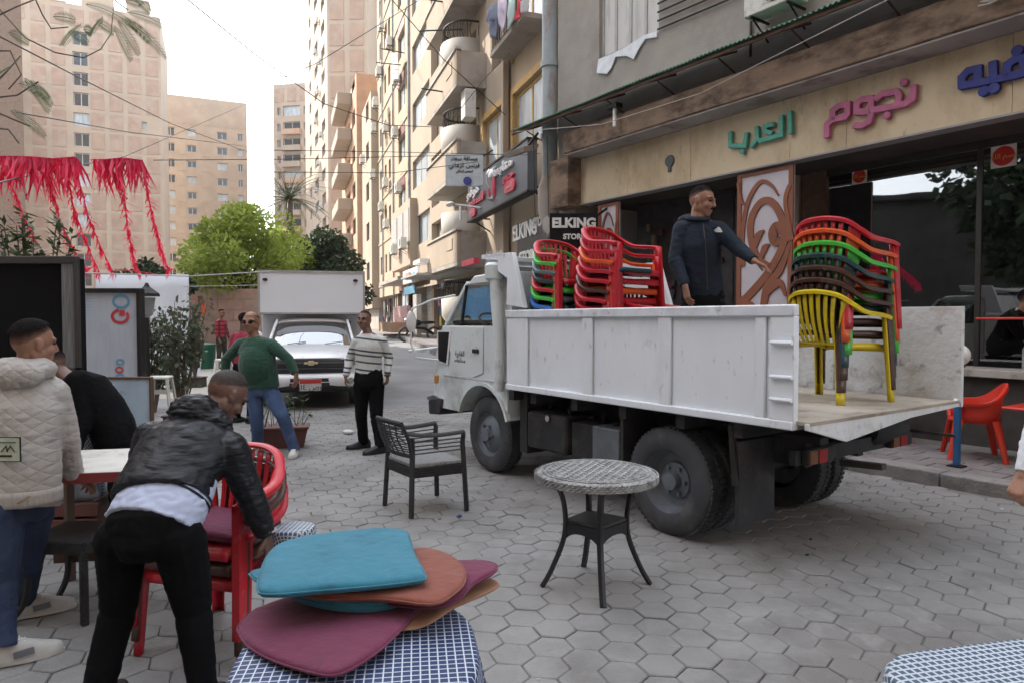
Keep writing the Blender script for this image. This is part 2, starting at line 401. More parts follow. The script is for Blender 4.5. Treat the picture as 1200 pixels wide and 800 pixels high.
# ---------------------------------------------------------------- cafe building
cafe = thing('cafe_building', 'grey roughcast building with the cafe and its yellowed sign band on the ground floor', 'building', CAFE.o, CAFE.rot)
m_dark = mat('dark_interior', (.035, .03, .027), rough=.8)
m_ceil = mat('dark_brown_ceiling', (.075, .06, .05), rough=.85, var=.3, scale=1.5)  # one dark brown with random tone
m_beam = mat('stained_brown_beam', (.25, .175, .12), rough=.9, var=.25, scale=1.6, bump=.4, bscale=25, dirt=(.06, .04, .03), dirt_amt=.5, dirt_scale=1.4, wear=(.33, .25, .17), wear_amt=.25, wear_scale=2.2, stretch=(1, 1, 2))
m_soff = mat('grey_soffit', (.36, .33, .31), rough=.9, var=.15, scale=1.2, dirt=(.12, .11, .1), dirt_amt=.3, dirt_scale=2)
m_fascia = mat('yellowed_fascia', (.62, .51, .34), rough=.6, var=.10, scale=1.1, bump=.08, bscale=10, dirt=(.42, .31, .18), dirt_amt=.5, dirt_scale=.9, wear=(.2, .15, .1), wear_amt=.08, wear_scale=12, stretch=(1, 1, .45))
wx0, wx1, wz0 = 4.65, 6.22, 6.75
mb = MB(); wall_holes(mb, -7, 7.5, 5.62, 14, [(wx0, wx1, wz0, 8.6), (-.6, 1.0, 6.9, 8.6)], 0, .2); body_box(mb, -7, 7.5, 0, -14, 5.62, 14)
build(mb, 'upper_wall', m_greyr, cafe)
build(B(6.95, 7.5, -6, -.02, 0, 5.6), 'corner_pillar', m_concr, cafe)
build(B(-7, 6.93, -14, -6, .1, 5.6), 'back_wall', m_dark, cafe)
build(B(-7, 6.93, -5.98, 0, 4.02, 4.1), 'ceiling', m_ceil, cafe)
build(B(-7, 6.72, -.3, .5, 4.93, 5.34), 'stained_beam', m_beam, cafe, bevel=.02)
build(B(-7, 7.5, -.4, -.004, 5.3, 5.618), 'upper_band', m_soff, cafe)
build(B(-7, 6.70, .0, .47, 4.9, 4.925), 'soffit', m_soff, cafe)
build(B(6.75, 7.35, -.2, .35, 3.92, 4.92), 'boxed_column_head', m_beam, cafe, bevel=.02)
build(B(-7, 6.9, -6, -.05, -.02, .94), 'plinth', mat('dark_plinth', (.05, .045, .04), rough=.8, var=.3), cafe)
build(B(-7, 1.55, -.5, .06, .945, 1.04), 'stone_ledge', mat('worn_pale_ledge', (.42, .40, .36), rough=.6, dirt=(.2, .18, .15), dirt_amt=.5, dirt_scale=5), cafe, bevel=.01)
w1 = win(cafe, wx0, wx1, wz0, 8.6, 0, m_alu, mat('board_shutter', (.60, .60, .57), rough=.7, var=.06, scale=3, dirt=(.4, .39, .36), dirt_amt=.35, dirt_scale=4, stretch=(1, 1, .2)), 4, .06, .12)
win(cafe, -.6, 1.0, 6.9, 8.6, 0, m_alu, m_glassd, 3)
for k in range(5):
    build(MB().tube([(wx0 - .02, .05, 6.78 + k * .15), (2.75, .05, 6.72 + k * .15)], .018, 6), 'wall_conduit', m_iron, cafe)
build(MB().tube([(2.7, .04, 5.7), (2.7, .04, 9)], .022, 6), 'wall_conduit', m_iron, cafe)
# seams of roughcast panels
# scrap of white plastic hanging under the shutter
cs = CAFE; pts = [(702, 70), (700, 86), (712, 87), (717, 80), (722, 67), (735, 66), (743, 70), (749, 58), (757, 46), (770, 44), (771, 37), (755, 42), (735, 55), (720, 63)]
poly = [cs.at(u, v, .03) for u, v in pts]
m_plast = mat('white_plastic_film', (.72, .76, .80), rough=.4, bump=.5, bscale=12)
o = build(MB().prism(poly, .03, .05, 'y'), 'plastic_sheet', m_plast, loc=cafe.location, rot=cafe.rotation_euler)
tag(o, 'torn white plastic sheet hanging under the boarded window of the grey wall', 'plastic sheet')
# drain pipe
dp = thing('drain_pipe', 'thick grey drain pipe with rust streaks on the corner of the grey building', 'pipe', CAFE.world((7.72, .05, 0)), CAFE.rot)
zs_ = [4.2, 5.62, 7.15, 8.75, 10.4, 12, 14]
for a, b in zip(zs_[:-1], zs_[1:]):
    build(MB().lathe((0, 0, 0), [(.17, a), (.17, b - .12), (.205, b - .12), (.205, b - .01)], 20), 'pipe_section', m_pipe, dp, smooth=True)
build(MB().lathe((0, 0, 0), [(.12, 3.5), (.2, 3.75), (.26, 4.0), (.26, 4.45), (.2, 4.6), (.17, 4.7)], 20), 'duct_cowl', m_concr, dp, smooth=True)
build(MB().tube([(0, 0, 3.9), (-.15, .1, 3.6), (-.3, .1, 3.45)], .16, 14), 'elbow', m_concr, dp, smooth=True)
# corrugated awning
aw = thing('corrugated_awning', 'long corrugated iron awning with dark green underside above the cafe sign', 'awning', CAFE.o, CAFE.rot)
m_corr = mat('green_corrugated_sheet', (.07, .19, .11), rough=.6, var=.25, scale=2, dirt=(.10, .055, .03), dirt_amt=.4, dirt_scale=3)
m_rust = mat('rusty_steel', (.13, .075, .05), rough=.8, var=.3, scale=6, bump=.3)
def corr(x0, x1):
    rows = [[], []]; n = int((x1 - x0) / .019)
    for i in range(n + 1):
        x = x0 + (x1 - x0) * i / n; dz = .016 * sin(2 * pi * x / .076)
        rows[0].append((x, .02, 5.93 + dz)); rows[1].append((x, .86, 5.62 + dz + .02 * noise.noise(V((x * .8, 0, 0)))))
    return MB().grid(rows)
for i in range(9):
    build(corr(-6.4 + i * 1.6 + .002 * i, -4.78 + i * 1.6 + .002 * i), 'corrugated_sheet', m_corr, aw, smooth=True, solid=.006, loc=(0, 0, .006 * (i % 2)))
build(MB().box(-6.4, 8.1, .76, .80, 5.56, 5.60), 'edge_rail', m_rust, aw)
for i in range(12):
    x = -5.8 + i * 1.25; build(MB().bar((x, .05, 5.86), (x, .78, 5.575), .035, .035).bar((x, .04, 5.5), (x, .5, 5.66), .02, .02), 'bracket', m_rust, aw)
# sign band
sg = thing('cafe_sign', 'long yellowed sign band with green, pink and blue Arabic letters over the cafe', 'sign', CAFE.o, CAFE.rot)
xsn = [-6.5, -4.6, -2.7, -.78, 1.17, 2.03, 3.9, 5.4, 6.88]
for a, b in zip(xsn[:-1], xsn[1:]):
    build(B(a + .003, b - .003, -.25, random.uniform(.0, .003), 3.99, 4.895), 'fascia_panel', m_fascia, sg)
build(B(-6.5, 6.88, -.2, .04, 3.96, 3.985), 'lower_trim', mat('grey_trim', (.32, .31, .3), rough=.5), sg)
def ribbon(mb, pts, w, y0, y1):                          # flat mitred stroke in x-z
    pts = [V((p[0], p[1])) for p in pts]; n = len(pts); L, R = [], []
    for i, p in enumerate(pts):
        a = (p - pts[i - 1]).normalized() if i > 0 else None; b = (pts[i + 1] - p).normalized() if i < n - 1 else None
        t = ((a or b) + (b or a)); t = t.normalized() if t.length > 1e-3 else (a or b)
        nn = V((-t.y, t.x)); k = 1.0
        if a is not None and b is not None: k = 1 / max(.5, abs(nn.dot(V((-a.y, a.x)))))
        e = V((0, 0))
        if i == 0: e = -b * w * .35
        if i == n - 1: e = a * w * .35
        L.append(p + nn * w / 2 * k + e); R.append(p - nn * w / 2 * k + e)
    o = []
    for i in range(n): o += [(L[i].x, y1, L[i].y), (R[i].x, y1, R[i].y), (R[i].x, y0, R[i].y), (L[i].x, y0, L[i].y)]
    fs = []
    for i in range(n - 1):
        for j in range(4): fs.append((i * 4 + j, i * 4 + (j + 1) % 4, i * 4 + 4 + (j + 1) % 4, i * 4 + 4 + j))
    fs += [(0, 1, 2, 3), (n * 4 - 4, n * 4 - 1, n * 4 - 2, n * 4 - 3)]
    return mb.add(o, fs)
def word(parent, strokes, dots, org, sc, m, w, fr=CAFE, y=.01, d=.07, rdot=.05):
    k = 0
    for s in strokes:
        mb = MB(); ribbon(mb, [fr.at(org[0] + p[0] / sc, org[1] + p[1] / sc, y + d) for p in s], w, y, y + d + .002 * k); k += 1
        build(mb, 'letter', m, parent, bevel=.008)
    for p in dots:
        c = fr.at(org[0] + p[0] / sc, org[1] + p[1] / sc, y + d)
        build(MB().lathe((c[0], 0, c[1]), [(rdot, y), (rdot, y + d + .001 * k)], 16, 'y'), 'letter_dot', m, parent, bevel=.008); k += 1
m_pink = mat('pink_letter_board', (.46, .13, .24), rough=.6, var=.15, scale=9, dirt=(.3, .12, .2), dirt_amt=.3)
m_blue = mat('blue_letter_board', (.025, .035, .22), rough=.6, var=.2, scale=9, dirt=(.12, .14, .33), dirt_amt=.25)
m_green = mat('green_letter_board', (.09, .36, .28), rough=.6, var=.15, scale=9)
word(sg, [[(272, 636), (274, 585), (300, 560), (360, 548), (370, 535), (371, 490), (330, 496), (300, 520), (300, 556)],
          [(405, 588), (440, 588), (472, 570), (482, 530), (482, 462), (440, 466), (414, 485), (414, 525), (478, 523)],
          [(488, 516), (560, 505), (640, 488), (676, 462), (680, 408)],
          [(508, 462), (535, 440), (600, 430), (612, 448), (606, 492)]], [(634, 386), (555, 542)], (900, 0), 4, m_pink, .085)
word(sg, [[(855, 156), (855, 171), (872, 171), (874, 157)], [(886, 150), (887, 163), (880, 171)],
          [(890, 165), (899, 163), (915, 158), (915, 137)], [(905, 146), (896, 148), (896, 154), (903, 156)],
          [(925, 132), (926, 155)]], [(869, 178)], (0, 0), 1, m_green, .07, rdot=.04)
word(sg, [[(186, 402), (186, 362), (215, 332), (262, 322), (262, 372), (238, 388)], [(190, 402), (330, 375), (478, 342), (476, 272), (440, 276), (400, 303), (396, 350)],
          [(332, 298), (334, 366)], [(520, 250), (528, 335)], [(640, 215), (560, 250), (650, 260), (656, 310), (545, 332)]], [(290, 428), (338, 414), (448, 238)], (1080, 0), 4, m_blue, .09, rdot=.062)
# small dark plate fixed on the band
x, z = CAFE.at(784, 189, .03)
o = build(MB().lathe((x, 0, z), [(.11, .003), (.10, .03)], 18, 'y').box(x - .035, x + .035, .004, .03, z - .19, z - .08), 'wall_plate', mat('tarnished_metal', (.09, .10, .10), rough=.4, metal=.6), loc=CAFE.o, rot=(0, 0, CAFE.rot), bevel=.006)
tag(o, 'small dark metal plate with a stem fixed on the left of the sign band', 'wall plate')
# shop front
YG = -1.2
def glassmat(name, refl, tint):
    m = bpy.data.materials.new(name); m.use_nodes = True; n = m.node_tree.nodes; L = m.node_tree.links
    n.remove(n['Principled BSDF']); out = n['Material Output']
    tr = n.new('ShaderNodeBsdfTransparent'); tr.inputs[0].default_value = (*tint, 1); gl = n.new('ShaderNodeBsdfGlossy'); gl.inputs['Roughness'].default_value = .015
    fr0 = n.new('ShaderNodeLayerWeight'); fr0.inputs[0].default_value = .5; fr = n.new('ShaderNodeMath'); fr.operation = 'POWER'; fr.inputs[1].default_value = 5; L.new(fr0.outputs['Facing'], fr.inputs[0]); r = n.new('ShaderNodeMapRange'); r.inputs[3].default_value = refl; r.inputs[4].default_value = 1
    L.new(fr.outputs[0], r.inputs[0]); mx = n.new('ShaderNodeMixShader'); L.new(r.outputs[0], mx.inputs[0]); L.new(tr.outputs[0], mx.inputs[1]); L.new(gl.outputs[0], mx.inputs[2])
    nz = n.new('ShaderNodeTexNoise'); nz.inputs['Scale'].default_value = 1.3; bp = n.new('ShaderNodeBump'); bp.inputs['Strength'].default_value = .06; bp.inputs['Distance'].default_value = .02
    tc = n.new('ShaderNodeTexCoord'); L.new(tc.outputs['Object'], nz.inputs['Vector']); L.new(nz.outputs['Fac'], bp.inputs['Height']); L.new(bp.outputs[0], gl.inputs['Normal'])
    L.new(mx.outputs[0], out.inputs['Surface']); return m
m_shopglass = glassmat('tinted_shop_glass', .30, (.45, .47, .48))
m_clear = glassmat('clear_glass', .05, (.9, .93, .92))
a0, zt = CAFE.at(970, 203, YG); a1 = -6.5
gp = MB(); nwin = 4; a0 = round(a0, 2)
for k in range(nwin):
    xa = a0 + (a1 - a0) * k / nwin; xb = a0 + (a1 - a0) * (k + 1) / nwin
    f = MB(); f.box(xb + .03, xb - .03, YG - .03, YG + .03, .95, 4.01); f.box(xb, xa, YG - .028, YG + .028, .95, 1.0); f.box(xb, xa, YG - .028, YG + .028, 3.9, 4.01)
    w_ = build(f, 'window', mat('dark_bronze_frame', (.05, .045, .04), rough=.4, metal=.4), cafe)
    build(B(xb + .03, xa - .03, YG - .005, YG + .005, 1.0, 3.9), 'pane', m_shopglass, w_)
build(B(a0 + .0, a0 + .42, YG - .1, YG + .05, .94, 4.01), 'brick_pier', mat('brown_brick_pier', (.13, .075, .05), rough=.85, var=.3, scale=8, bump=.4), cafe)
build(MB().box(a0 + .44, a0 + .52, YG - .06, YG + .10, .94, 4.0), 'pier_post', mat('beige_post', (.33, .28, .2), rough=.6), cafe)
# interior: back room things seen dimly through the glass
x_, z_ = CAFE.at(835, 232, YG); x2_, z2_ = CAFE.at(866, 232, YG)
f = MB(); f.box(x2_, x2_ + .05, YG, YG + .05, .95, z_ + .05); f.box(x_ - .05, x_, YG, YG + .05, .95, z_ + .05); f.box(x2_ + .05, x_ - .05, YG, YG + .05, z_, z_ + .05)
w_ = build(f, 'window', m_iron, cafe); build(B(x2_ + .05, x_ - .05, YG + .01, YG + .02, .95, z_), 'pane', glassmat('mirror_glass', .6, (.4, .4, .42)), w_)
build(MB().box(3.9, 6.3, YG - .02, YG + .04, .1, 4.0), 'dark_doorway_sheet', mat('shadowy_shop_wall', (.03, .024, .022), rough=.6, var=.5, scale=5), cafe)  # near-black sheet, its colour stands for the unlit open shop inside
rk = random.Random(3)
for k in range(34):                                     # hanging goods in the dark shop front
    x = rk.uniform(4.1, 6.0); z = rk.uniform(2.0, 3.6); s = rk.uniform(.05, .12)
    col = rk.choice([(.2, .02, .03), (.09, .06, .04), (.05, .05, .06), (.16, .11, .05), (.12, .02, .04)])
    o = build(MB().box(x - s / 2, x + s / 2, YG + .06, YG + .12, z, z + s * rk.uniform(1, 1.9)), 'hanging_packet', mat('packet_%d' % (int(col[0] * 100) + int(col[1] * 1000)), col, rough=.4), loc=CAFE.o, rot=(0, 0, CAFE.rot))
    tag(o, 'dark packet of snacks hanging in the shop front behind the man on the truck', 'packet', 'packets hanging in the dark shop front')
# carved screen
def screen(name, label, x0, x1, z0, z1, y, seed):
    t = thing(name, label, 'screen', CAFE.o, CAFE.rot)
    mw = mat('pale_screen_board', (.55, .52, .55), rough=.35, var=.06); mr = mat('rust_brown_fretwork', (.25, .085, .04), rough=.5, var=.12, scale=4)
    build(B(x0, x1, y, y + .03, z0, z1), 'board', mw, t)
    W, Hh = x1 - x0, z1 - z0; fr_ = MB(); fw = .075
    fr_.box(x0, x0 + fw, y + .03, y + .055, z0, z1); fr_.box(x1 - fw, x1, y + .03, y + .055, z0, z1); fr_.box(x0 + fw, x1 - fw, y + .03, y + .055, z1 - .05, z1); fr_.box(x0 + fw, x1 - fw, y + .03, y + .055, z0, z0 + .05)
    build(fr_, 'frame', mr, t)
    k = 0
    def U(a, b): return (x1 - a * W, z0 + b * Hh)       # a to the right as we see it
    def swirl(pts, w):
        nonlocal k
        P_ = []; n = len(pts)
        for i in range(n - 1):                          # catmull-rom
            p0, p1, p2, p3 = [V(pts[max(0, min(n - 1, i + d))]) for d in (-1, 0, 1, 2)]
            for s in range(7):
                t_ = s / 7; P_.append(.5 * ((2 * p1) + (-p0 + p2) * t_ + (2 * p0 - 5 * p1 + 4 * p2 - p3) * t_ ** 2 + (-p0 + 3 * p1 - 3 * p2 + p3) * t_ ** 3))
        P_.append(V(pts[-1])); m_ = len(P_); L, R = [], []
        for i, p in enumerate(P_):
            tt = (P_[min(i + 1, m_ - 1)] - P_[max(i - 1, 0)]).normalized(); nn = V((-tt.y, tt.x)); f_ = i / (m_ - 1)
            w = [q_ for q_ in w]; ww = w[0] + (w[1] - w[0]) * f_ * 2 if f_ < .5 else w[1] + (w[2] - w[1]) * (f_ - .5) * 2
            L.append(p + nn * ww * .56); R.append(p - nn * ww * .56)
        yy = y + .055 + .0015 * k; rows = [[(p.x, yy, p.y) for p in L], [(p.x, yy, p.y) for p in R], [(p.x, y + .031, p.y) for p in R], [(p.x, y + .031, p.y) for p in L], [(p.x, yy, p.y) for p in L]]
        k += 1; build(MB().grid(rows), 'fretwork_curl', mr, t)
    s = W
    swirl([U(.12, .42), U(.10, .62), U(.2, .82), U(.42, .93), U(.62, .90), U(.75, .83)], (.07 * s, .07 * s, .02 * s))
    swirl([U(.62, .40), U(.42, .45), U(.28, .56), U(.26, .7), U(.42, .80), U(.62, .80), U(.80, .70), U(.86, .56), U(.72, .44), U(.5, .33), U(.2, .22), U(.05, .18)], (.10 * s, .10 * s, .12 * s))
    swirl([U(.84, .62), U(.72, .64), U(.66, .60), U(.70, .55), U(.80, .56)], (.16 * s, .14 * s, .10 * s))
    swirl([U(.33, .52), U(.40, .60), U(.50, .63)], (.05 * s, .11 * s, .02 * s))
    swirl([U(.46, .46), U(.52, .52), U(.60, .54)], (.05 * s, .10 * s, .02 * s))
    swirl([U(.95, .52), U(.80, .38), U(.58, .28), U(.50, .12), U(.48, .0)], (.06 * s, .12 * s, .08 * s))
    swirl([U(.55, .24), U(.66, .28), U(.80, .30), U(.90, .22)], (.10 * s, .12 * s, .03 * s))
    swirl([U(.95, .08), U(.80, .14), U(.68, .06), U(.74, .0)], (.08 * s, .18 * s, .12 * s))
    swirl([U(.08, .16), U(.25, .18), U(.38, .12), U(.40, .02)], (.08 * s, .08 * s, .05 * s))
    swirl([U(.12, .0), U(.22, .08), U(.30, .04)], (.08 * s, .14 * s, .06 * s))
    swirl([U(.95, .88), U(.88, .80), U(.93, .66), U(.98, .55)], (.06 * s, .06 * s, .10 * s))
    swirl([U(.02, .95), U(.08, .84), U(.16, .80)], (.05 * s, .04 * s, .02 * s))
    return t
xa, za = CAFE.at(932, 205, -.1); xb, zb = CAFE.at(865, 360, -.1)
screen('carved_screen', 'tall rust brown and white fretwork screen with large curls behind the man on the truck', xa, xb, zb - .4, 3.93, -.1, 1)
xa, za = CAFE.at(727, 245, -.1); xb, zb = CAFE.at(703, 300, -.1)
screen('carved_screen', 'narrow brown and white fretwork screen beside the black shop sign', xa, xb, 1.2, 3.9, -.1, 2)
# stickers on the glass
def sticker(u, v, hw, label):
    x, z = CAFE.at(u, v, YG + .01); t = thing('sticker', label, 'sticker', CAFE.o, CAFE.rot, 'red round stickers on the cafe window')
    build(B(x - hw, x + hw, YG + .006, YG + .010, z - hw, z + hw), 'backing', mat('white_sticker_paper', (.7, .66, .6), rough=.5), t)
    build(MB().lathe((x, 0, z), [(hw * .88, YG + .0105), (hw * .88, YG + .013)], 24, 'y'), 'red_disc', mat('red_sticker_disc', (.62, .03, .02), rough=.4), t)
    put_text('\ufeea\ufee0\ufedf\ufe8d \ufee2\ufeb4\ufe91', hw * .62, .002, mat('gold_print', (.6, .42, .1), rough=.4), t, (x, YG + .015, z), (pi / 2, 0, pi))
sticker(1176, 183, .145, 'red round sticker with gold script on the right of the dark cafe window')
sticker(1007, 207, .115, 'smaller red round sticker near the left edge of the cafe window')
# cafe stock: tube light, floodlight, air conditioner
x, z = CAFE.at(726, 137, .5)
t = thing('tube_lamp', 'short white hanging lamp under the corrugated awning', 'lamp', CAFE.world((x, .62, z)), CAFE.rot)
build(B(-.12, .12, -.08, .08, .12, .2), 'mount', m_iron, t); build(MB().tube([(0, 0, .12), (0, 0, -.2)], .035, 10), 'tube', mat('white_lamp_tube', (.75, .78, .76), rough=.3), t, smooth=True)
t = thing('floodlight', 'old white floodlight under the end of the awning beside the shop sign', 'floodlight', CAFE.world((7.75, .75, 5.25)), CAFE.rot)
build(MB().hexa([(-.35, -.12, -.1), (.35, -.12, -.1), (.35, .2, -.2), (-.35, .2, -.2)], [(-.38, -.15, .0), (.38, -.15, 0), (.38, .25, -.1), (-.38, .25, -.1)]), 'housing', m_concr, t, bevel=.01)
build(MB().bar((0, -.1, 0), (0, -.4, .35), .04, .04), 'arm', m_iron, t)
place_ac(CAFE, 2.1, .02, 6.12, 'large air conditioner on the grey wall just above the corrugated awning')

# lit-up style shop sign on brackets
m_signg = mat('slate_sign_face', (.11, .125, .145), rough=.4, var=.08, scale=2)
m_wletter = mat('white_raised_letter', (.75, .75, .73), rough=.4); m_rletter = mat('rose_red_panel', (.62, .08, .12), rough=.4)
SG = .9
xl, zl = ROW.at(548, 255, SG); xr, zr = ROW.at(618, 229, SG); _, ztop = ROW.at(617, 164, SG)
zb = (zl + zr) / 2
t = thing('shop_sign', 'big slate grey projecting shop sign with white and red Arabic letters and a silver emblem', 'sign', ROW.o, ROW.rot)
build(B(xr, xl, SG - .28, SG, zb, ztop), 'box', m_signg, t, bevel=.01)
fr_ = MB(); fr_.box(xr - .03, xl + .03, SG - .3, SG + .03, zb - .05, zb); fr_.box(xr - .03, xl + .03, SG - .3, SG + .03, ztop, ztop + .05); build(fr_, 'frame', m_iron, t)
Wd = xl - xr; Hd = ztop - zb
def sg_txt(s, a, b, size, m, bold=.01):                 # a from left, b from bottom, in fractions
    put_text(s, size, .06, m, t, (xl - a * Wd, SG + .04, zb + b * Hd), (pi / 2, 0, pi), bold, squash=2.0)
sg_txt('\ufeee\ufed3\ufeee\ufedb', .14, .66, .42, m_wletter, .012); sg_txt('\ufe94\ufecc\ufe91\ufe8e\ufe98\ufee3', .66, .76, .40, m_wletter, .010)
sg_txt('\ufea9\ufeee\ufecc\ufeb4\ufedf\ufe8d', .20, .40, .34, m_rletter, .012); sg_txt('\ufeee\ufef4\ufe9f', .76, .50, .34, m_rletter, .012)
for a, b, wd in ((.14, .16, .55), (.78, .26, .75)):
    mbp = MB(); xc, zc = xl - a * Wd, zb + b * Hd; hh = .17; mbp.prism([(xc + wd / 2 * cos(q) * (1) if False else xc + (wd - hh) * (1 if cos(q) > 0 else -1) * .5 + hh * cos(q), zc + hh * sin(q)) for q in [2 * pi * i / 20 for i in range(20)]], SG + .002, SG + .07, 'y'); build(mbp, 'red_plate', m_rletter, t)
    put_text('\ufea9\ufeee\ufecc\ufeb4\ufedf\ufe8d', .2, .01, mat('pale_pink_print', (.75, .45, .48), rough=.4), t, (xc, SG + .078, zc), (pi / 2, 0, pi))
ex = xl - .5 * Wd; ez = zb + .52 * Hd
m_silver = mat('silver_emblem', (.55, .55, .56), rough=.25, metal=.7)
build(MB().lathe((ex, SG + .02, ez), [(.03, -.5), (.16, -.46), (.17, -.42), (.05, -.36), (.06, -.2), (.2, .1), (.22, .3), (.14, .46), (.02, .5)], 16), 'emblem', m_silver, t, smooth=True)
for s in (-.2, .2): build(MB().lathe((ex + s, SG + .02, ez - .05), [(.02, -.35), (.08, -.2), (.09, .1), (.03, .3)], 12), 'emblem_side', m_rletter, t, smooth=True)
for s in (xr + .1, xl - .1): build(MB().bar((s, 0, zb + .1), (s, SG - .3, zb + .1), .05, .05).bar((s, 0, zb - .4), (s, SG - .2, zb), .04, .04), 'bracket', m_iron, t)
# small street lamp arm by the sign
xq, zq = ROW.at(530, 240, 1.6)
t = thing('wall_lamp', 'small white street lamp arm reaching out left of the slate shop sign', 'lamp', ROW.o, ROW.rot)
build(MB().tube([(xq - 1.1, .9, zq - .25), (xq - .5, 1.3, zq - .1), (xq, 1.6, zq)], .04, 8), 'arm', m_alu, t)
build(MB().ell((xq + .1, 1.65, zq + .02), (.38, .13, .07)), 'lamp_head', m_wletter, t, smooth=True); build(MB().tube([(xq - .35, 1.4, zq - .1), (xq - .33, 1.4, zq - .55)], .05, 8), 'tube', m_wletter, t)

# black shop signs
def flatsign(label, fr, u0, v0, u1, v1, y, mface, texts, tilt=0):
    x0, z0_ = fr.at(u1, v1, y); x1, z1_ = fr.at(u0, v0, y); t = thing('shop_sign', label, 'sign', fr.o, fr.rot)
    build(B(x0, x1, y - .12, y, z0_, z1_), 'board', mface, t, bevel=.006)
    for s, a, b, size, m, bold in texts: put_text(s, size, .03, m, t, (x1 - a * (x1 - x0), y + .02, z0_ + b * (z1_ - z0_)), (pi / 2, 0, pi), bold)
    return t
def frontsign(label, u0, v0, u1, v1, Y, mface, texts):
    a = P(u0, v1, Y); b = P(u1, v0, Y); w_, h_ = b.x - a.x, b.z - a.z; t = thing('shop_sign', label, 'sign', ((a.x + b.x) / 2, Y, a.z), 0)
    build(B(-w_ / 2, w_ / 2, 0, .1, 0, h_), 'board', mface, t, bevel=.006); build(MB().bar((w_ / 2 - .1, .1, h_ - .1), (w_ / 2 + .3, .3, h_ + .2), .04, .04), 'bracket', m_iron, t)
    for s, fa, fb, size, m, bold in texts: put_text(s, size, .03, m, t, (-w_ / 2 + fa * w_, -.01, fb * h_), (pi / 2, 0, 0), bold)
    return t
m_blk = mat('black_sign_face', (.008, .008, .009), rough=.5, spec=.2)
frontsign('black shop sign with white lettering ELKING STORE facing the street beside the cafe', 644, 250, 701, 325, 13.3, m_blk, [('ELKING', .5, .84, .25, m_wletter, .012), ('STORE', .5, .63, .14, m_wletter, .006)])
flatsign('dark angled shop sign reading ELKING STORE left of the black one', ROW, 606, 262, 642, 345, .35, mat('smoky_sign_face', (.06, .06, .065), rough=.4), [('ELKING', .28, .86, .62, m_wletter, .02), ('STORE', .78, .90, .36, m_wletter, .01), ('STORE', .4, .5, .5, m_wletter, .02)])
x0, z0_ = ROW.at(563, 217, 1.35)
t = frontsign('pale doctor sign plate with dark Arabic print and a blue crest on the balcony', 522, 181, 566, 218, 21, mat('pale_sign_plate', (.50, .55, .57), rough=.5), [('\ufea9\ufe8e\ufecc\ufeb3 \ufe94\ufed3\ufe8e\ufeb4\ufee3', .5, .86, .17, m_iron, 0), ('\ufef2\ufee7\ufe8e\ufee3\ufeae\ufedb \ufeb2\ufee7\ufeae\ufed3', .5, .65, .18, m_iron, 0), ('\ufef2\ufee7\ufe8e\ufee3\ufeae\ufedb \ufeb2\ufee7\ufeae\ufed3', .5, .47, .10, m_iron, 0)])
build(MB().lathe((.1, 0, .14), [(.13, -.03), (.12, -.01)], 16, 'y'), 'crest', m_blue, t)
# ================================================================== APARTMENT ROW ALONG THE STREET
def rx(u, yo=0.0): return ROW.at(u, 375, yo)[0]
Z0 = 4.78; ST = 3.15                                     # top of the lowest balcony parapet, storey height
R = random.Random(11)
# R1: yellow framed windows, next to the cafe building
xe1 = rx(598)
r1 = thing('apartment_building', 'beige apartment building with mustard framed windows beside the drain pipe', 'building', ROW.o, ROW.rot)
a = [ROW.at(634, 82, 0), ROW.at(603, 112, 0)]
wa, wb, wzt = a[0][0], a[1][0], a[1][1]
holes = [(wa - .4, wb, wzt - 2.0, wzt), (wa - .4, wb, wzt + 1.15, wzt + 3.3), (wa - .4, wb, 12.6 + 2.2, 12.6 + 4)]
mb = MB(); wall_holes(mb, -2, xe1, 3.3, 26, holes, 0, .25); body_box(mb, -2, xe1, 0, -12, 3.3, 26); build(mb, 'wall', m_yellowr, r1)
for h in holes:
    f = win(r1, h[0] + .02, h[1] - .02, h[2] + .02, h[3] - .02, 0, m_mustard, m_glassl, 2, .09, .14)
    build(MB().box(h[0] - .16, h[0], 0, .07, h[2] - .1, h[3] + .2).box(h[1], h[1] + .2, 0, .07, h[2] - .1, h[3] + .2).box(h[0], h[1], 0, .075, h[3], h[3] + .22), 'mustard_surround', m_mustard, r1)
zr = wzt + 1.3
def railing(parent, x0, x1, y, z, h=.9, n=10, name='railing'):
    mb = MB().tube([(x0, y, z + h), (x1, y, z + h)], .025, 6).tube([(x0, y, z + .05), (x1, y, z + .05)], .018, 6)
    rl = build(mb, name, m_iron, parent)
    b_ = MB()
    for k in range(n + 1): x = x0 + (x1 - x0) * k / n; b_.tube([(x, y, z + .05), (x, y, z + h)], .011, 5, False)
    build(b_, 'bars', m_iron, rl, kind='stuff')
build(B(wa - .6, wb + .2, 0, .75, zr - .15, zr), 'balcony_slab', m_concr, r1); railing(r1, wa - .6, wb + .2, .72, zr, .95, 14)
# R2: grey beige block with mustard window, whitewashed curved balconies and boxed balconies
xe2 = rx(483)
r2 = thing('apartment_building', 'tall beige apartment block with boxed balconies and whitewashed curved balconies', 'building', ROW.o, ROW.rot)
xw0 = xe1 + .15; b1 = ROW.at(568, 144, .12)
holes = [(xw0, b1[0], b1[1] - 2.0, b1[1]), (xw0 + .5, xw0 + 1.5, b1[1] + 1.5, b1[1] + 3.4)]
bx0, bx1 = rx(536, 1.2), rx(501, 1.2); wx_0, wx_1 = rx(507), rx(487); cx0, cx1 = rx(562, .12), rx(546, .12)
rec0, rec1 = rx(534), rx(509)
for k in range(-1, 8):
    z = Z0 + ST * k
    holes.append((wx_0, wx_1, max(3.4, z + .85), z + 2.4)); holes.append((rec0, rec1, max(3.4, z - .9), z + 1.5))
    holes.append((cx0 + .4, cx1 - .1, z - .5, z + 1.4))
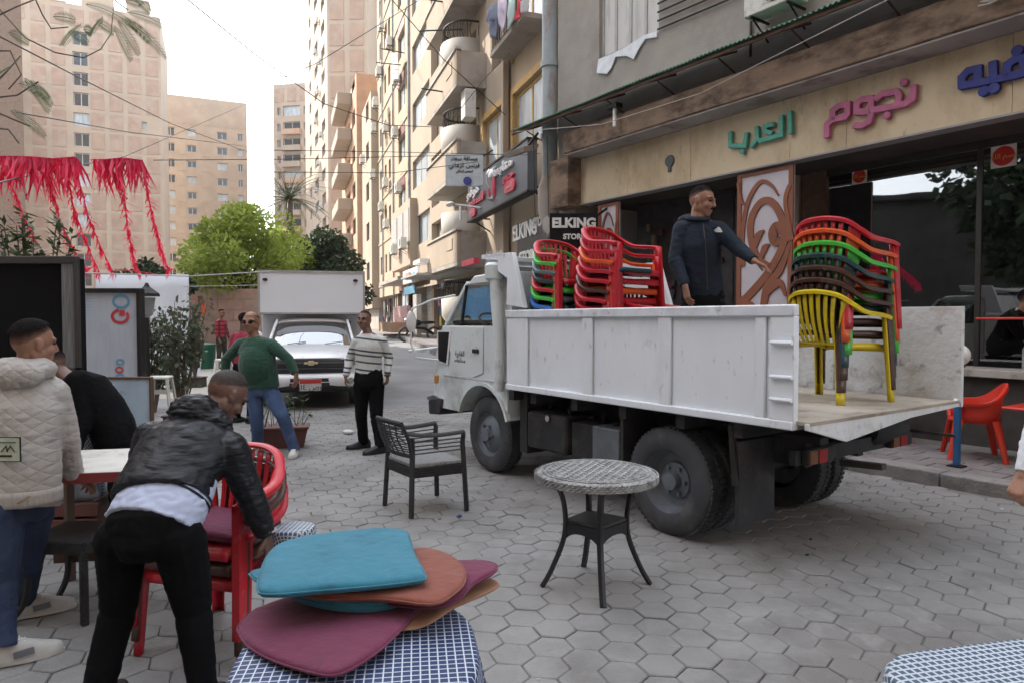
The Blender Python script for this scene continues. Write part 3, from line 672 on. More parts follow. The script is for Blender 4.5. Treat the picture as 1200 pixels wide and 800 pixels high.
mb = MB(); wall_holes(mb, xe1 + .002, xe2, 3.3, 30, holes, .12, .3); body_box(mb, xe1 + .002, xe2, .12, -12, 3.3, 30); build(mb, 'wall', m_cream, r2)
build(MB().box(xe1 - .12, xe1 + .1, .1, .28, 3.3, 30), 'pilaster', m_cream, r2)
win(r2, xw0 + .02, b1[0] - .02, b1[1] - 1.98, b1[1] - .02, .12, m_mustard, m_glassl, 2, .09, .14)
build(MB().box(b1[0], b1[0] + .22, .12, .2, b1[1] - 2, b1[1] + .22).box(xw0, b1[0], .12, .205, b1[1], b1[1] + .22), 'mustard_surround', m_mustard, r2)
for k in range(-1, 8):
    z = Z0 + ST * k
    if k >= 0:
        win(r2, wx_0 + .02, wx_1 - .02, z + .87, z + 2.38, .12, m_alu, m_glassl, 3, .07, .2)
        build(B(rec0 + .02, rec1 - .02, -.3, -.2, z - .9, z + 1.5), 'recess_panel', m_concr, r2)
        bal = build(MB().box(bx0, bx1, .13, 1.2, z - 1.25, z - 1.1), 'balcony', m_concr, r2, bevel=.01)
        build(MB().box(bx0, bx1, 1.08, 1.2, z - 1.1, z), 'parapet', m_cream, bal, bevel=.01)
        build(MB().box(bx0, bx0 + .1, .13, 1.075, z - 1.1, z - .003), 'side_wall', m_concr, bal); build(MB().box(bx1 - .1, bx1, .13, 1.075, z - 1.1, z - .003), 'side_wall', m_concr, bal)
        build(MB().box(bx0 - .05, bx1 + .05, 1.04, 1.26, z + .003, z + .07), 'coping', m_whitec, bal)
        build(MB().box(bx0 + .7, bx0 + 1.6, 1.202, 1.225, z - .6, z - .2), 'relief_panel', m_cream, bal)
    # whitewashed curved balcony
    mb = MB(); n = 12; rows = []
    xc = (cx0 + cx1) / 2; hw = (cx1 - cx0) / 2
    arc = [(xc - hw * cos(pi * i / n), .13 + 1.12 * sin(pi * i / n) ** .6 if 0 < i < n else .13) for i in range(n + 1)]
    t0 = z + .85
    for zz_, f_ in ((z - .75, .2), (z - .35, .7), (z + .15, 1), (t0, 1.02)):
        rows.append([(xc + (x - xc) * (.6 + .4 * f_), .13 + (y - .13) * f_, zz_) for x, y in arc])
    bb = build(MB().grid(rows), 'curved_balcony', m_whitec, r2, smooth=True, solid=.09)
    build(MB().prism([(x, y - .05) for x, y in arc], z + .1, z + .2), 'floor_slab', m_concr, bb)
    if k % 2 or k == 2:
        rr = MB().tube([(x, y - .05, t0 + .62) for x, y in arc], .035, 6)
        for i in range(0, 25):
            q = pi * i / 24; x = xc - hw * cos(q); y = .13 + 1.06 * (max(sin(q), .001) ** .6)
            rr.tube([(x, y - .04, t0), (x, y + .06 * sin(i * 2.4), t0 + .3), (x, y - .04, t0 + .62)], .012, 4, False)
        build(rr, 'railing', m_iron, bb, kind='stuff')
build(MB().tube([(rx(484), .2, 3.2), (rx(484), .2, 29)], .07, 8), 'drain_pipe', m_pipe, r2)
# ground floor canopy and shops
build(B(-2, xe1 - .2, -3, -.1, gz(20) - .5, 3.3), 'shop_wall', m_concr, r1)
build(B(xe1, xe2 - .1, -3, -1.2, -.2, 3.3), 'shop_wall', m_concr, r2)
# R3: yellow building with arched windows and air conditioners
xe3 = rx(444)
m_yel = m_yellowr
r3 = thing('apartment_building', 'yellow beige apartment block with arched windows and many air conditioners', 'building', ROW.o, ROW.rot)
holes = []; arch = []
ax = [rx(476), rx(468)]; nx = [(rx(459), rx(456.5)), (rx(454), rx(452)), (rx(449), rx(446.5))]
for k in range(-1, 9):
    z = Z0 + ST * k
    holes.append((ax[0], ax[1], z + .3, z + 1.8)); arch.append((ax[0], ax[1], z + 1.8))
    for (p, q) in nx: holes.append((p, q, z + .2, z + 1.5))
mb = MB(); wall_holes(mb, xe2 + .002, xe3, 3.3, 33, holes, 0, .3); body_box(mb, xe2 + .002, xe3, 0, -14, 3.3, 33); build(mb, 'wall', m_yel, r3)
m_arch = mat('maroon_arch_panel', (.16, .06, .05), rough=.5)
for h in holes: win(r3, h[0] + .02, h[1] - .02, h[2] + .02, h[3] - .02, 0, m_wood, m_glassd if h[1] - h[0] < 1 else m_glassl, 2 if h[1] - h[0] > 1 else 1, .07, .2)
for (p, q, z) in arch:
    r_ = (q - p) / 2; c = (p + q) / 2
    build(MB().prism([(c + r_ * cos(pi * i / 10), z + min(.9, r_) * sin(pi * i / 10)) for i in range(11)], .0, .03, 'y'), 'arch_panel', m_arch, r3)
for k in range(0, 9): build(B(xe2 + .05, xe3, .0, .06, Z0 + ST * k - .75, Z0 + ST * k - .6), 'string_course', m_cream, r3)
build(B(xe2 + .1, xe3, -3, -.6, 0, 3.3), 'shop_wall', m_concr, r3)
for u in (463, 450.5): build(MB().tube([(rx(u), .08, 3.2), (rx(u), .08, 32)], .06, 6), 'drain_pipe', m_pipe, r3)
# boxed bay with windows low on R3
za = ROW.at(470, 252, .5)[1]; zb_ = ROW.at(470, 290, .5)[1]
bay = build(B(rx(481, .5), rx(459, .5), 0, .5, zb_ - 1.2, za + .5), 'bay', m_cream, r3)
for i in range(3):
    x = rx(480 - i * 7, .5); x2 = rx(480 - i * 7 - 5.5, .5); f = build(MB().box(x, x2, .5, .54, zb_, za), 'bay_window', m_alu, bay); 
# R4: farther block with round corner, orange wall
xe4 = rx(432); xe5 = rx(412)
r4 = thing('apartment_building', 'narrow cream apartment block beyond the arched window building', 'building', ROW.o, ROW.rot)
holes = []
for k in range(0, 8):
    z = Z0 + ST * k; holes.append((rx(441), rx(437.5), z, z + 1.4)); 
mb = MB(); wall_holes(mb, xe3 + .002, xe4, 2.5, 19, [h for h in holes if h[3] < 19], .5, .3); body_box(mb, xe3 + .002, xe4, .5, -14, 2.5, 19); build(mb, 'wall', m_cream, r4)
for h in holes:
    if h[3] < 19: win(r4, h[0] + .02, h[1] - .02, h[2] + .02, h[3] - .02, .5, m_wood, m_glassd, 2, .07, .2)
build(B(xe3 + .1, xe4, -3, 0, 0, 2.5), 'shop_wall', m_concr, r4)
r5 = thing('apartment_building', 'farthest orange brick block of the street row with a curved balcony', 'building', ROW.o, ROW.rot)
m_orange = mat('orange_brick', (.46, .28, .18), rough=.9, var=.12, scale=1.2, dirt=(.5, .36, .25), dirt_amt=.4, dirt_scale=.3)
holes = [(rx(430), rx(426), 6 + k * ST, 7.4 + k * ST) for k in range(6)] + [(rx(423), rx(418), 6 + k * ST, 7.4 + k * ST) for k in range(6)]
mb = MB(); wall_holes(mb, xe4 + .002, xe5, 0, 22.5, holes, .9, .3); body_box(mb, xe4 + .002, xe5, .9, -14, 0, 22.5); build(mb, 'wall', m_orange, r5)
for h in holes: win(r5, h[0] + .02, h[1] - .02, h[2] + .02, h[3] - .02, .9, m_wood, m_glassd, 2, .09, .2)
for k in range(6): build(B(rx(426), rx(416), .9, 2.2, 5.2 + k * ST, 6.3 + k * ST), 'balcony', m_cream, r5, bevel=.1)

# air conditioners, by where they hang in the photograph
acs = [(455, 50, 'tallest hung air conditioner on the arched window building, beside its drain pipe'), (443, 84, 'air conditioner between narrow windows high on the yellow block'), (463, 92, 'air conditioner under the pink laundry of an arched window'),
       (437, 150, 'white air conditioner at the left of a row of three'), (451, 150, 'middle air conditioner in a row of three'), (462, 155, 'air conditioner at the right of a row of three beside the arched window'),
       (451, 214, 'air conditioner with blue label below the row of three'), (466, 220, 'large air conditioner below the lower arched window'), (436, 204, 'small air conditioner on the cream block low on the left'),
       (424, 187, 'air conditioner high on the far orange block'), (446, 242, 'air conditioner over the shop canopies of the yellow block'), (461, 292, 'air conditioner at the bottom left of the bay'), (471, 285, 'air conditioner in front of the low bay window'),
       (439, 120, 'air conditioner in the middle of the narrow windows'), (446, 30, 'air conditioner near the top of the narrow window strip'), (452, 262, 'rusty bracketed air conditioner above the far shop awning')]
for u, v, lb in acs:
    y = .55 if 459 < u < 481 and v > 245 else .02
    if u < 443: y = .52
    if u < 430: y = .92
    x, z = ROW.at(u, v, y + .3); place_ac(ROW, x, y, z - .3, lb)
x, z = ROW.at(533, 122, 1.2); build(B(x - .3, x + .3, .5, .9, z - .5, z + .5), 'meter_cabinet', m_ac, r2, bevel=.02)

# laundry
def cloth(name, label, pts, fr, y, col, cat='laundry', group=None, thick=.02):
    poly = [fr.at(u, v, y) for u, v in pts]; n = len(poly); cx = sum(p[0] for p in poly) / n; cz = sum(p[1] for p in poly) / n
    mb = MB(); sd = R.random() * 9
    rows = []
    for f in (1, .75, .5, .25, .04):
        rows.append([(cx + (p[0] - cx) * f, y + .09 * sin(9 * (cx + (p[0] - cx) * f) + sd) * (1 - .5 * f), cz + (p[1] - cz) * f) for p in poly])
    mb.grid(rows, closed=True)
    o = build(mb, name, mat('cloth_%s' % name + '%d' % int(sum(col) * 1000), col, rough=.9, bump=.3, bscale=8), loc=fr.o, rot=(0, 0, fr.rot), smooth=60, solid=thick)
    return tag(o, label, cat, group)
for lb, pts, col in [('blue grey jacket hanging from the clothes line by the curved balcony', [(571, 10), (581, 3), (587, 10), (585, 24), (582, 40), (582, 47), (573, 44), (575, 30), (570, 25)], (.11, .13, .19)),
                     ('pale lilac shirt on the clothes line', [(586, 0), (595, 0), (595, 14), (592, 30), (588, 38), (586, 28), (584, 14)], (.52, .46, .56)),
                     ('mint striped towel on the clothes line', [(596, 0), (602, 0), (602, 20), (599, 34), (593, 35), (595, 14)], (.40, .52, .50)),
                     ('red cloth at the right end of the clothes line by the railing', [(606, 0), (612, 0), (611, 12), (608, 22), (603, 24), (605, 12)], (.55, .04, .06)),
                     ('grey white towel hanging right of the red cloth', [(612, 2), (618, 0), (617, 14), (612, 16)], (.5, .5, .5))]:
    cloth('laundry_piece', lb, pts, ROW, .9, col, 'laundry', 'laundry on the line by the curved balcony')
cloth('laundry_piece', 'pink garment hanging below an arched window on the yellow block', [(460, 62), (466, 64), (467, 82), (460, 82), (459, 70)], ROW, .6, (.66, .36, .48))
cloth('laundry_piece', 'white garment under the pink one below the arched window', [(459, 80), (467, 80), (468, 94), (459, 93)], ROW, .62, (.7, .7, .7))
for u0, v0, u1, v1 in ((512, 1, 538, 6), (510, 39, 536, 34), (512, 106, 538, 111), (460, 59, 470, 62), (453, 75, 466, 76)):
    pa = ROW.at(u0, v0, 1.3); pb = ROW.at(u1, v1, .7)
    build(MB().tube([(pa[0], 1.9, pa[1]), (pb[0], .5, pb[1])], .03, 5), 'clothes_pole', m_iron, r2 if u0 > 500 else r3)

# ================================================================== TOWERS ON THE LEFT
def tower(label, fr, u0, u1, vtop, bays, wins, mwall, mpanel, ysc, top=None, depth=18, cont=True):
    """fr at the facade; panels between frame lines, openings by pixel"""
    x0 = fr.at(u0, 375)[0]; x1 = fr.at(u1, 375)[0]
    if x0 > x1: x0, x1 = x1, x0
    zt = fr.at((u0 + u1) / 2, vtop)[1]
    t = thing('apartment_tower', label, 'building', fr.o, fr.rot)
    nf = int(zt / 3.0); holes = []
    for (ua, ub, hh, lo, hi) in wins:
        xa, xb = sorted((fr.at(ua, 375)[0], fr.at(ub, 375)[0]))
        for k in range(lo, min(hi, nf)): holes.append((xa, xb, k * 3.0 + 1.0 - (hh - 1.3) / 2, k * 3.0 + 1.0 + 1.3 + (hh - 1.3) / 2))
    mb = MB(); wall_holes(mb, x0, x1, 0, zt, holes, 0, .6); body_box(mb, x0, x1, 0, -depth, 0, zt); build(mb, 'wall', mwall, t)
    nx_ = bays
    for k in range(nf):
        for i in range(nx_):
            a_ = x0 + (x1 - x0) * i / nx_ + .35; b_ = x0 + (x1 - x0) * (i + 1) / nx_ - .35
            if mpanel is None or any(h[0] < b_ and h[1] > a_ and h[2] < k * 3 + 2.9 and h[3] > k * 3 + .3 for h in holes): continue
            build(B(a_, b_, 0, .07, k * 3 + .35, k * 3 + 2.85), 'brick_panel', mpanel, t)
    for h in holes: win(t, h[0], h[1], h[2], h[3], 0, m_alu, m_glassl if R.random() < .35 else m_glassd, 2, .12, .35)
    return t, x0, x1, zt
# big pale tower: plane recedes to the right
T1 = Frame(*P(20, 375, 100).xy, 2.3, 1.0); T1 = Frame(T1.o.x + (T1.d.x * 40), T1.o.y + T1.d.y * 40, -T1.d.x, -T1.d.y)   # y outward towards us
tower('tallest pale brick tower with a column of dark stair windows, behind the red fringes', T1, 16, 193, 8, 8, [(91, 109, 2.0, 2, 15), (170, 176, 1.2, 10, 11), (20, 28, 1.3, 3, 15), (24, 36, 1.1, 5, 8)], m_brick1, m_brickp, 1)
T2 = Frame(T1.o.x + T1.d.x * -60 - T1.n.x * 26, T1.o.y + T1.d.y * -60 - T1.n.y * 26, T1.d.x, T1.d.y)
tower('ochre brick tower with small windows right of the tallest tower', T2, 194, 292, 116, 7, [(198, 208, 1.6, 1, 13), (222, 233, 1.3, 1, 13), (257, 269, 1.4, 1, 13), (281, 287, 1.4, 1, 13)], m_tower2, m_tower2, 1)
T0 = Frame(*P(-160, 375, 88).xy, 2.3, 1.0); T0 = Frame(T0.o.x + T0.d.x * 60, T0.o.y + T0.d.y * 60, -T0.d.x, -T0.d.y)
tower('pinkish brick block at the left edge of the photo', T0, -170, 14, 62, 9, [(0, 10, 1.4, 2, 13), (-30, -18, 1.4, 2, 13)], m_tower2, m_brickp, 1)
# right side pair: each has a bright street face and a shaded end
T4 = Frame(*P(386, 375, 82).xy, -1.0, .16)
t4, _, _, _ = tower('very tall tower with salmon brick panels in the middle of the photo', Frame(*P(432, 375, 80).xy, -1.0, .05), 432, 386, -60, 2, [(429, 431, 1, 3, 4)], m_brick1, m_brickp, 1, depth=40)
T4b = Frame(*P(386, 375, 82).xy, -.42, 1.0)
tt4, a_, b_, c_ = tower('street side wing of the very tall tower with a column of air conditioners', T4b, 386, 360, -60, 3, [(383, 379, 1.4, 1, 20), (375, 371, 1.4, 1, 20), (367, 365, 1.4, 1, 20)], m_brick1, m_brickp, 1, depth=12)
for k in range(3, 15):
    x = T4b.at(376 + (k % 3) * 3 - 2, 375)[0]
    place_ac(T4b, x, .02, 3.0 * k + .5, 'air conditioner on the street side of the very tall tower, %s from the bottom' % ['lowest, first', 'second', 'third', 'fourth', 'fifth', 'sixth', 'seventh', 'eighth', 'ninth', 'tenth', 'eleventh', 'twelfth'][k - 3], 1)
T3 = Frame(*P(366, 375, 128).xy, -1.0, .2)
t3, xa, xb, zt = tower('warm beige tower with loggia balconies between the ochre tower and the tallest middle tower', T3, 366, 323, 98, 3, [(334, 354, 1.9, 1, 14), (327, 331, 1.4, 1, 14), (358, 363, 1.4, 2, 14)], m_tower2, m_brickp, 1, depth=25)
for k in range(1, 13):
    x0_, x1_ = sorted((T3.at(335, 375)[0], T3.at(355, 375)[0]))
    build(B(x0_, x1_, .01, .9, 3 * k + .1, 3 * k + 1.1), 'balcony', m_cream if k % 3 else m_orange, t3)
# roof clutter on the tallest tower
for (u, v, w_, h_) in ((60, 14, 3, 2), (112, 5, 4, 3), (160, 10, 3, 1.5)):
    x, z = T1.at(u, v); o = build(MB().box(x - w_ / 2, x + w_ / 2, -4, -1, z - 1, z + h_).box(x - w_ / 2 - .2, x + w_ / 2 + .2, -4.2, -.8, z + h_, z + h_ + .2), 'stair_head', m_brick1, loc=T1.o, rot=(0, 0, T1.rot))
    tag(o, 'brick stair head on the roof of the tallest tower, %s' % {60: 'at its left', 112: 'above the stair windows', 160: 'at its right'}[u], 'stair head')

# unseen tall block added left ahead, placed to shade the near street
bk3 = thing('apartment_tower', 'unseen tall brick block added left of the frame to shade the near street', 'building', (-44.5, 31, 0), radians(58))
build(B(-21, 17, -7, 7, -.1, 60), 'wall', mat('brown_brick_block', (.30, .22, .17), rough=.9), bk3)
bk = thing('apartment_tower', 'unseen tall brick block added behind the camera to shut off the sky there', 'building', (0, 0, 0))  # unseen block added to cut sky light from the rear
m_back = mat('brown_brick_block', (.30, .22, .17), rough=.9)
build(B(-75, 34, -34, -16, -.1, 40), 'wall', m_back, bk)
m_back2 = mat('darkened_facade', (.06, .055, .05), rough=.9, var=.4, scale=1)  # facade colour set very dark to tone down its reflection
bk2 = thing('low_building', 'low building left of the frame, seen only as a reflection in the cafe window', 'building', (0, 0, 0))
build(B(-34, -26, -10, 16, -.1, 8.2), 'wall', m_back2, bk2); build(B(-34.2, -25.6, -10.2, 16.2, 8.202, 8.5), 'roof', m_dark, bk2)
# ================================================================== TREES AND PLANTS
def leafmat(name, col, tr=.25, var=.35):
    m = mat(name, col, rough=.55, var=var, scale=1.2); b = bsdf(m)
    n = m.node_tree.nodes; L = m.node_tree.links; src = b.inputs['Base Color'].links[0].from_socket
    t = n.new('ShaderNodeBsdfTranslucent'); L.new(src, t.inputs[0]); mx = n.new('ShaderNodeMixShader'); mx.inputs[0].default_value = tr
    L.new(b.outputs[0], mx.inputs[1]); L.new(t.outputs[0], mx.inputs[2]); L.new(mx.outputs[0], n['Material Output'].inputs[0]); return m
m_bark = mat('grey_brown_bark', (.13, .105, .08), rough=.95, var=.25, scale=6, bump=.6, bscale=30, stretch=(1, 1, .3))
m_leafb = leafmat('bright_leaf', (.30, .38, .07), .5); m_leafd = leafmat('dark_leaf', (.035, .06, .022), .2); m_leafm = leafmat('mid_leaf', (.06, .10, .035), .25)
m_leafg = leafmat('grey_green_leaf', (.10, .13, .075), .25)
def leaf(mb, p, d, n, L_, W_):
    s = d.cross(n).normalized() * W_
    mb.add([p, p + d * L_ * .45 + s, p + d * L_, p + d * L_ * .45 - s], [(0, 1, 2, 3)])
def crown(mb, rng, clumps, n, L_, W_, spread=.33):
    for (c, r) in clumps:
        c = V(c)
        for i in range(n):
            q = V((rng.gauss(0, 1), rng.gauss(0, 1), rng.gauss(0, 1))).normalized(); rad = rng.random() ** spread
            p = c + V((q.x * r[0], q.y * r[1], q.z * r[2])) * rad * (1 + .18 * noise.noise(q * 2.3 + c))
            d = (q + V((rng.uniform(-1, 1), rng.uniform(-1, 1), rng.uniform(-1, .6)))).normalized()
            nn = V((rng.uniform(-1, 1), rng.uniform(-1, 1), rng.uniform(-.3, 1))).normalized()
            if abs(d.dot(nn)) > .95: continue
            leaf(mb, p, d, nn, L_ * rng.uniform(.6, 1.3), W_)
def tree(label, base, h, R_, mleaf, seed, nclump=26, nl=260, L_=.16, W_=.05, trunk=.2, flat=.8, group='trees across the street', low=.35):
    rng = random.Random(seed); t = thing('tree', label, 'tree', base, rng.uniform(0, 6), group)
    mb = MB(); top = V((rng.uniform(-.2, .2), rng.uniform(-.2, .2), h * .45))
    mb.tube([(0, 0, -.1), (.03, .02, h * .2), top], [trunk, trunk * .8, trunk * .6], 10); cl = []
    for k in range(nclump):
        a = k * 2.4 + rng.uniform(-.4, .4); f = (k + .5) / nclump; z = h * (low + (1 - low) * f * .93); rr = R_ * sqrt(max(.05, 1 - abs(2 * f - .85) ** 2.2)) * rng.uniform(.35, .95)
        c = V((cos(a) * rr, sin(a) * rr, z)); s = R_ * rng.uniform(.22, .38); cl.append((c, (s, s, s * flat)))
        mid = top.lerp(c, .5) + V((0, 0, -.1 * h * .3)); mb.tube([top - V((0, 0, h * .08)), mid, c], [trunk * .4, trunk * .2, .015], 5, False)
    build(mb, 'trunk', m_bark, t, smooth=60)
    mb = MB(); crown(mb, rng, cl, nl, L_, W_); build(mb, 'crown', mleaf, t, kind='stuff'); return t
def gp(u, v): p = G(u, v); return (p.x, p.y, gz(p.y))
def yp(u, Y): p = P(u, 375, Y); return (p.x, p.y, gz(Y))
tree('sunlit rounded ficus tree with bright yellow green leaves behind the white van', yp(283, 27), 5.3, 2.45, m_leafb, 3, 30, 330, .2, .06, .17, .85, low=.42)
tree('bright green low tree crown between the ficus and the palm', yp(322, 31), 5.0, 1.7, m_leafb, 5, 16, 260, .2, .06, .12)
tree('dark dense tree behind the box of the white van', yp(384, 33), 4.9, 2.2, m_leafd, 8, 26, 420, .22, .07, .2, .9, low=.3)
tree('dark tree low at the left behind the white banner', yp(176, 24), 3.2, 1.3, m_leafd, 12, 12, 240, .18, .06, .1)
# date palm
t = thing('palm_tree', 'tall date palm between the bright ficus and the dark tree', 'palm', yp(340, 38), 0)
m_frond = leafmat('dusty_palm_frond', (.12, .14, .08), .2)
build(MB().tube([(0, 0, 0), (.1, 0, 4.2), (0, 0, 7.6)], [.26, .2, .18], 10), 'trunk', m_bark, t, smooth=60)
rng = random.Random(4)
for k in range(36):
    a = k * 2.39; el = rng.uniform(-.3, 1.25); mb = MB(); pts = []; p = V((0, 0, 7.5)); d = V((cos(a) * cos(el), sin(a) * cos(el), sin(el)))
    for i in range(9): pts.append(p.copy()); p += d * .31; d = (d + V((0, 0, -.13))).normalized()
    mb.tube(pts, [.03 - .003 * i for i in range(9)], 4, False)
    for i in range(1, 9):
        for s_ in (-1, 1):
            for q in (0, .5):
                pp = pts[i - 1].lerp(pts[i], q); tt = (pts[i] - pts[i - 1]).normalized(); sd = tt.cross(V((0, 0, 1))).normalized() * s_
                leaf(mb, pp, (sd + tt * .7 + V((0, 0, -.25))).normalized(), V((0, 0, 1)), .42 - .03 * i, .022)
    build(mb, 'frond', m_frond, t)
# leafy ornamental at the left edge
def whorl_plant(name, label, base, stems, mleaf, seed, L_=.16, W_=.026, pot=None):
    rng = random.Random(seed); t = thing(name, label, 'plant', base); mb = MB(); lf = MB()
    for (sx, sy, sz) in stems:
        p1 = V((sx, sy, sz)); mb.tube([(sx * .1, sy * .1, 0), (sx * .5, sy * .5, sz * .55), p1], [.02, .014, .006], 6)
        for k in range(26):
            f = rng.uniform(.72, 1.02); p = V((sx * (.1 + .9 * f), sy * (.1 + .9 * f), sz * f)); a = rng.uniform(0, 6.28); e = rng.uniform(-.5, .9)
            d = V((cos(a) * cos(e), sin(a) * cos(e), sin(e))); leaf(lf, p, d, V((rng.uniform(-.4, .4), rng.uniform(-.4, .4), 1)).normalized(), L_ * rng.uniform(.6, 1.2), W_)
    build(mb, 'stem', m_bark, t); build(lf, 'foliage', mleaf, t, kind='stuff')
    if pot: build(MB().lathe((0, 0, 0), pot, 20), 'pot', mat('terracotta', (.16, .065, .04), rough=.8, var=.2), t, smooth=40)
    return t
p = P(38, 375, 8.5); rng = random.Random(2)
whorl_plant('potted_tree', 'leafy oleander rising behind the black frame at the left edge', (p.x, p.y, 0), [(rng.uniform(-.55, .4), rng.uniform(-.2, .2), rng.uniform(2.35, 2.95)) for i in range(22)], m_leafm, 3, .17, .028)
def shrub(label, base, h, w_, n, mleaf, seed, L_=.09, W_=.03, pot=True, nl=30):
    rng = random.Random(seed); t = thing('potted_shrub', label, 'plant', base); mb = MB(); lf = MB()
    z0 = .28 if pot else 0
    for k in range(n):
        a = k * 2.39; r = w_ * sqrt(rng.random()); top = V((cos(a) * r, sin(a) * r * .7, h * rng.uniform(.7, 1))); b0 = V((0, 0, z0 - .05))
        mid = b0.lerp(top, .5) + V((rng.uniform(-.1, .1), 0, .08)); mb.tube([b0, mid, top], [.014, .009, .003], 5, False)
        for i in range(nl):
            f = rng.uniform(.3, 1.05); p = (b0.lerp(mid, f * 2) if f < .5 else mid.lerp(top, f * 2 - 1)) + V((rng.uniform(-.08, .08), rng.uniform(-.08, .08), rng.uniform(-.05, .05)))
            d = V((rng.uniform(-.6, .6), rng.uniform(-.6, .6), rng.uniform(-1, .1))).normalized(); leaf(lf, p, d, V((rng.uniform(-1, 1), rng.uniform(-1, 1), .3)).normalized(), L_ * rng.uniform(.6, 1.3), W_)
    build(mb, 'stem', m_bark, t); build(lf, 'foliage', mleaf, t, kind='stuff')
    if pot: build(MB().box(-.2, .2, -.16, .16, 0, .27).box(-.22, .22, -.18, .18, .271, .3), 'planter_box', mat('dark_plastic_planter', (.05, .035, .03), rough=.6), t, bevel=.015)
    return t
shrub('grey green weeping shrub in a dark box left of the man in the green sweater', yp(212, 9.6)[:2] + (0,), 1.95, .42, 26, m_leafg, 6, nl=26)
shrub('dense leafy shrub just right of the GO advertising panel', yp(180, 12)[:2] + (0,), 1.9, .42, 24, m_leafd, 7, pot=False, nl=34)
shrub('brownish bamboo like bush in a dark box in front of the round red lantern sign', yp(228, 16)[:2] + (0,), 1.75, .22, 18, m_leafg, 9, nl=22)
# overhanging branches of a feathery tree at the top left
def feather(mb, p, d, L_, rng):
    n = int(L_ / .015); p = V(p); up = V((0, 0, 1)); pts = [p.copy()]
    for i in range(n):
        d = (d + V((0, 0, -.016))).normalized(); q = p + d * (L_ / n); sd = d.cross(V((.1, 1, .35))).normalized()
        w_ = .062 * sin(pi * (i + 1.5) / (n + 2)) ** .5
        for s_ in (-1, 1): leaf(mb, q, (sd * s_ * .9 + d * .55 + V((0, 0, -.25))).normalized(), V((.1, 1, .2)), w_, .0028)
        p = q; pts.append(p.copy())
    mb.tube(pts[::3] + [pts[-1]], .003, 4, False)
t = thing('overhanging_tree', 'feathery leaved tree whose branches hang into the top left corner of the photo', 'tree', (-6.3, 4.0, 0))
def rel(p): return V(p) - V((-6.3, 4.0, 0))
build(MB().tube([(0, 0, 0), (.1, .1, 2), (.3, .2, 4.2), (.6, .2, 5.5)], [.2, .17, .13, .08], 12), 'trunk', m_bark, t, smooth=60)
rng = random.Random(12); fm = MB()
brs = [[(0, 12, 5.2), (30, 45, 5.1), (65, 62, 5.0), (98, 68, 5.0), (118, 58, 5.1), (130, 40, 5.2), (133, 10, 5.3)], [(-5, 20, 5), (20, 8, 5.0), (60, -8, 5.1)], [(38, -8, 5), (50, 18, 5), (60, 34, 5), (80, 32, 5)], [(-8, 115, 4.6), (20, 112, 4.6), (45, 96, 4.6)],
       [(-8, 60, 4.8), (12, 60, 4.8), (25, 88, 4.8), (10, 105, 4.8)], [(-8, 130, 4.5), (15, 140, 4.5), (35, 148, 4.5)], [(-8, 150, 4.5), (10, 152, 4.5), (22, 168, 4.5)], [(125, -8, 5.2), (140, 5, 5.2), (150, 12, 5.2)], [(-8, 100, 4.6), (8, 84, 4.6), (24, 66, 4.7)]]
for b in brs: build(MB().tube([rel(P(u, v, y)) for u, v, y in b], [.006 - .0005 * i for i in range(len(b))], 6), 'branch', m_bark, t)
build(MB().tube([(.6, .2, 5.5), rel(P(-40, 30, 5.1)), rel(P(0, 12, 5.2))], [.05, .02, .007], 8).tube([(.5, .2, 5), rel(P(-40, 120, 4.7)), rel(P(-8, 112, 4.6))], [.04, .015, .006], 8), 'limb', m_bark, t)
for (u, v, u2, v2, y) in [(100, 5, 152, 20, 5.2), (140, 20, 188, 50, 5.2), (150, 15, 186, 26, 5.2), (133, 30, 150, 62, 5.2), (138, 25, 158, 55, 5.15), (112, 25, 128, 38, 5.1), (150, 25, 170, 45, 5.2), (155, -5, 172, 12, 5.2), (95, 28, 80, 50, 5), (98, 35, 105, 42, 5), (62, 20, 82, 26, 5),
                          (28, 92, 52, 122, 4.6), (22, 98, 50, 112, 4.6), (12, 130, 45, 152, 4.5), (10, 38, 28, 50, 4.8), (12, 78, 0, 92, 4.6), (145, 0, 162, 8, 5.2), (35, 95, 55, 118, 4.7), (80, 38, 98, 50, 5.0), (120, 20, 112, 38, 5.1)]:
    p = rel(P(u, v, y)); q = rel(P(u2, v2, y - .1)); feather(fm, p, (q - p + V((0, 0, .05))).normalized(), (q - p).length * 1.25, rng)
build(fm, 'leaves', leafmat('feathery_leaf', (.16, .21, .11), .3), t, kind='stuff')
# unseen trees: first mirrored in the cafe window, second added to dim left sky
tree('broad dark tree left of the frame, mirrored in the cafe window', (-15, 0, 0), 11, 4.6, m_leafd, 31, 36, 260, .45, .14, .35)
tree('unseen second broad tree added behind the camera to dim the sky from the left', (-13, -11, 0), 13, 5.5, m_leafd, 32, 30, 240, .5, .16, .35)

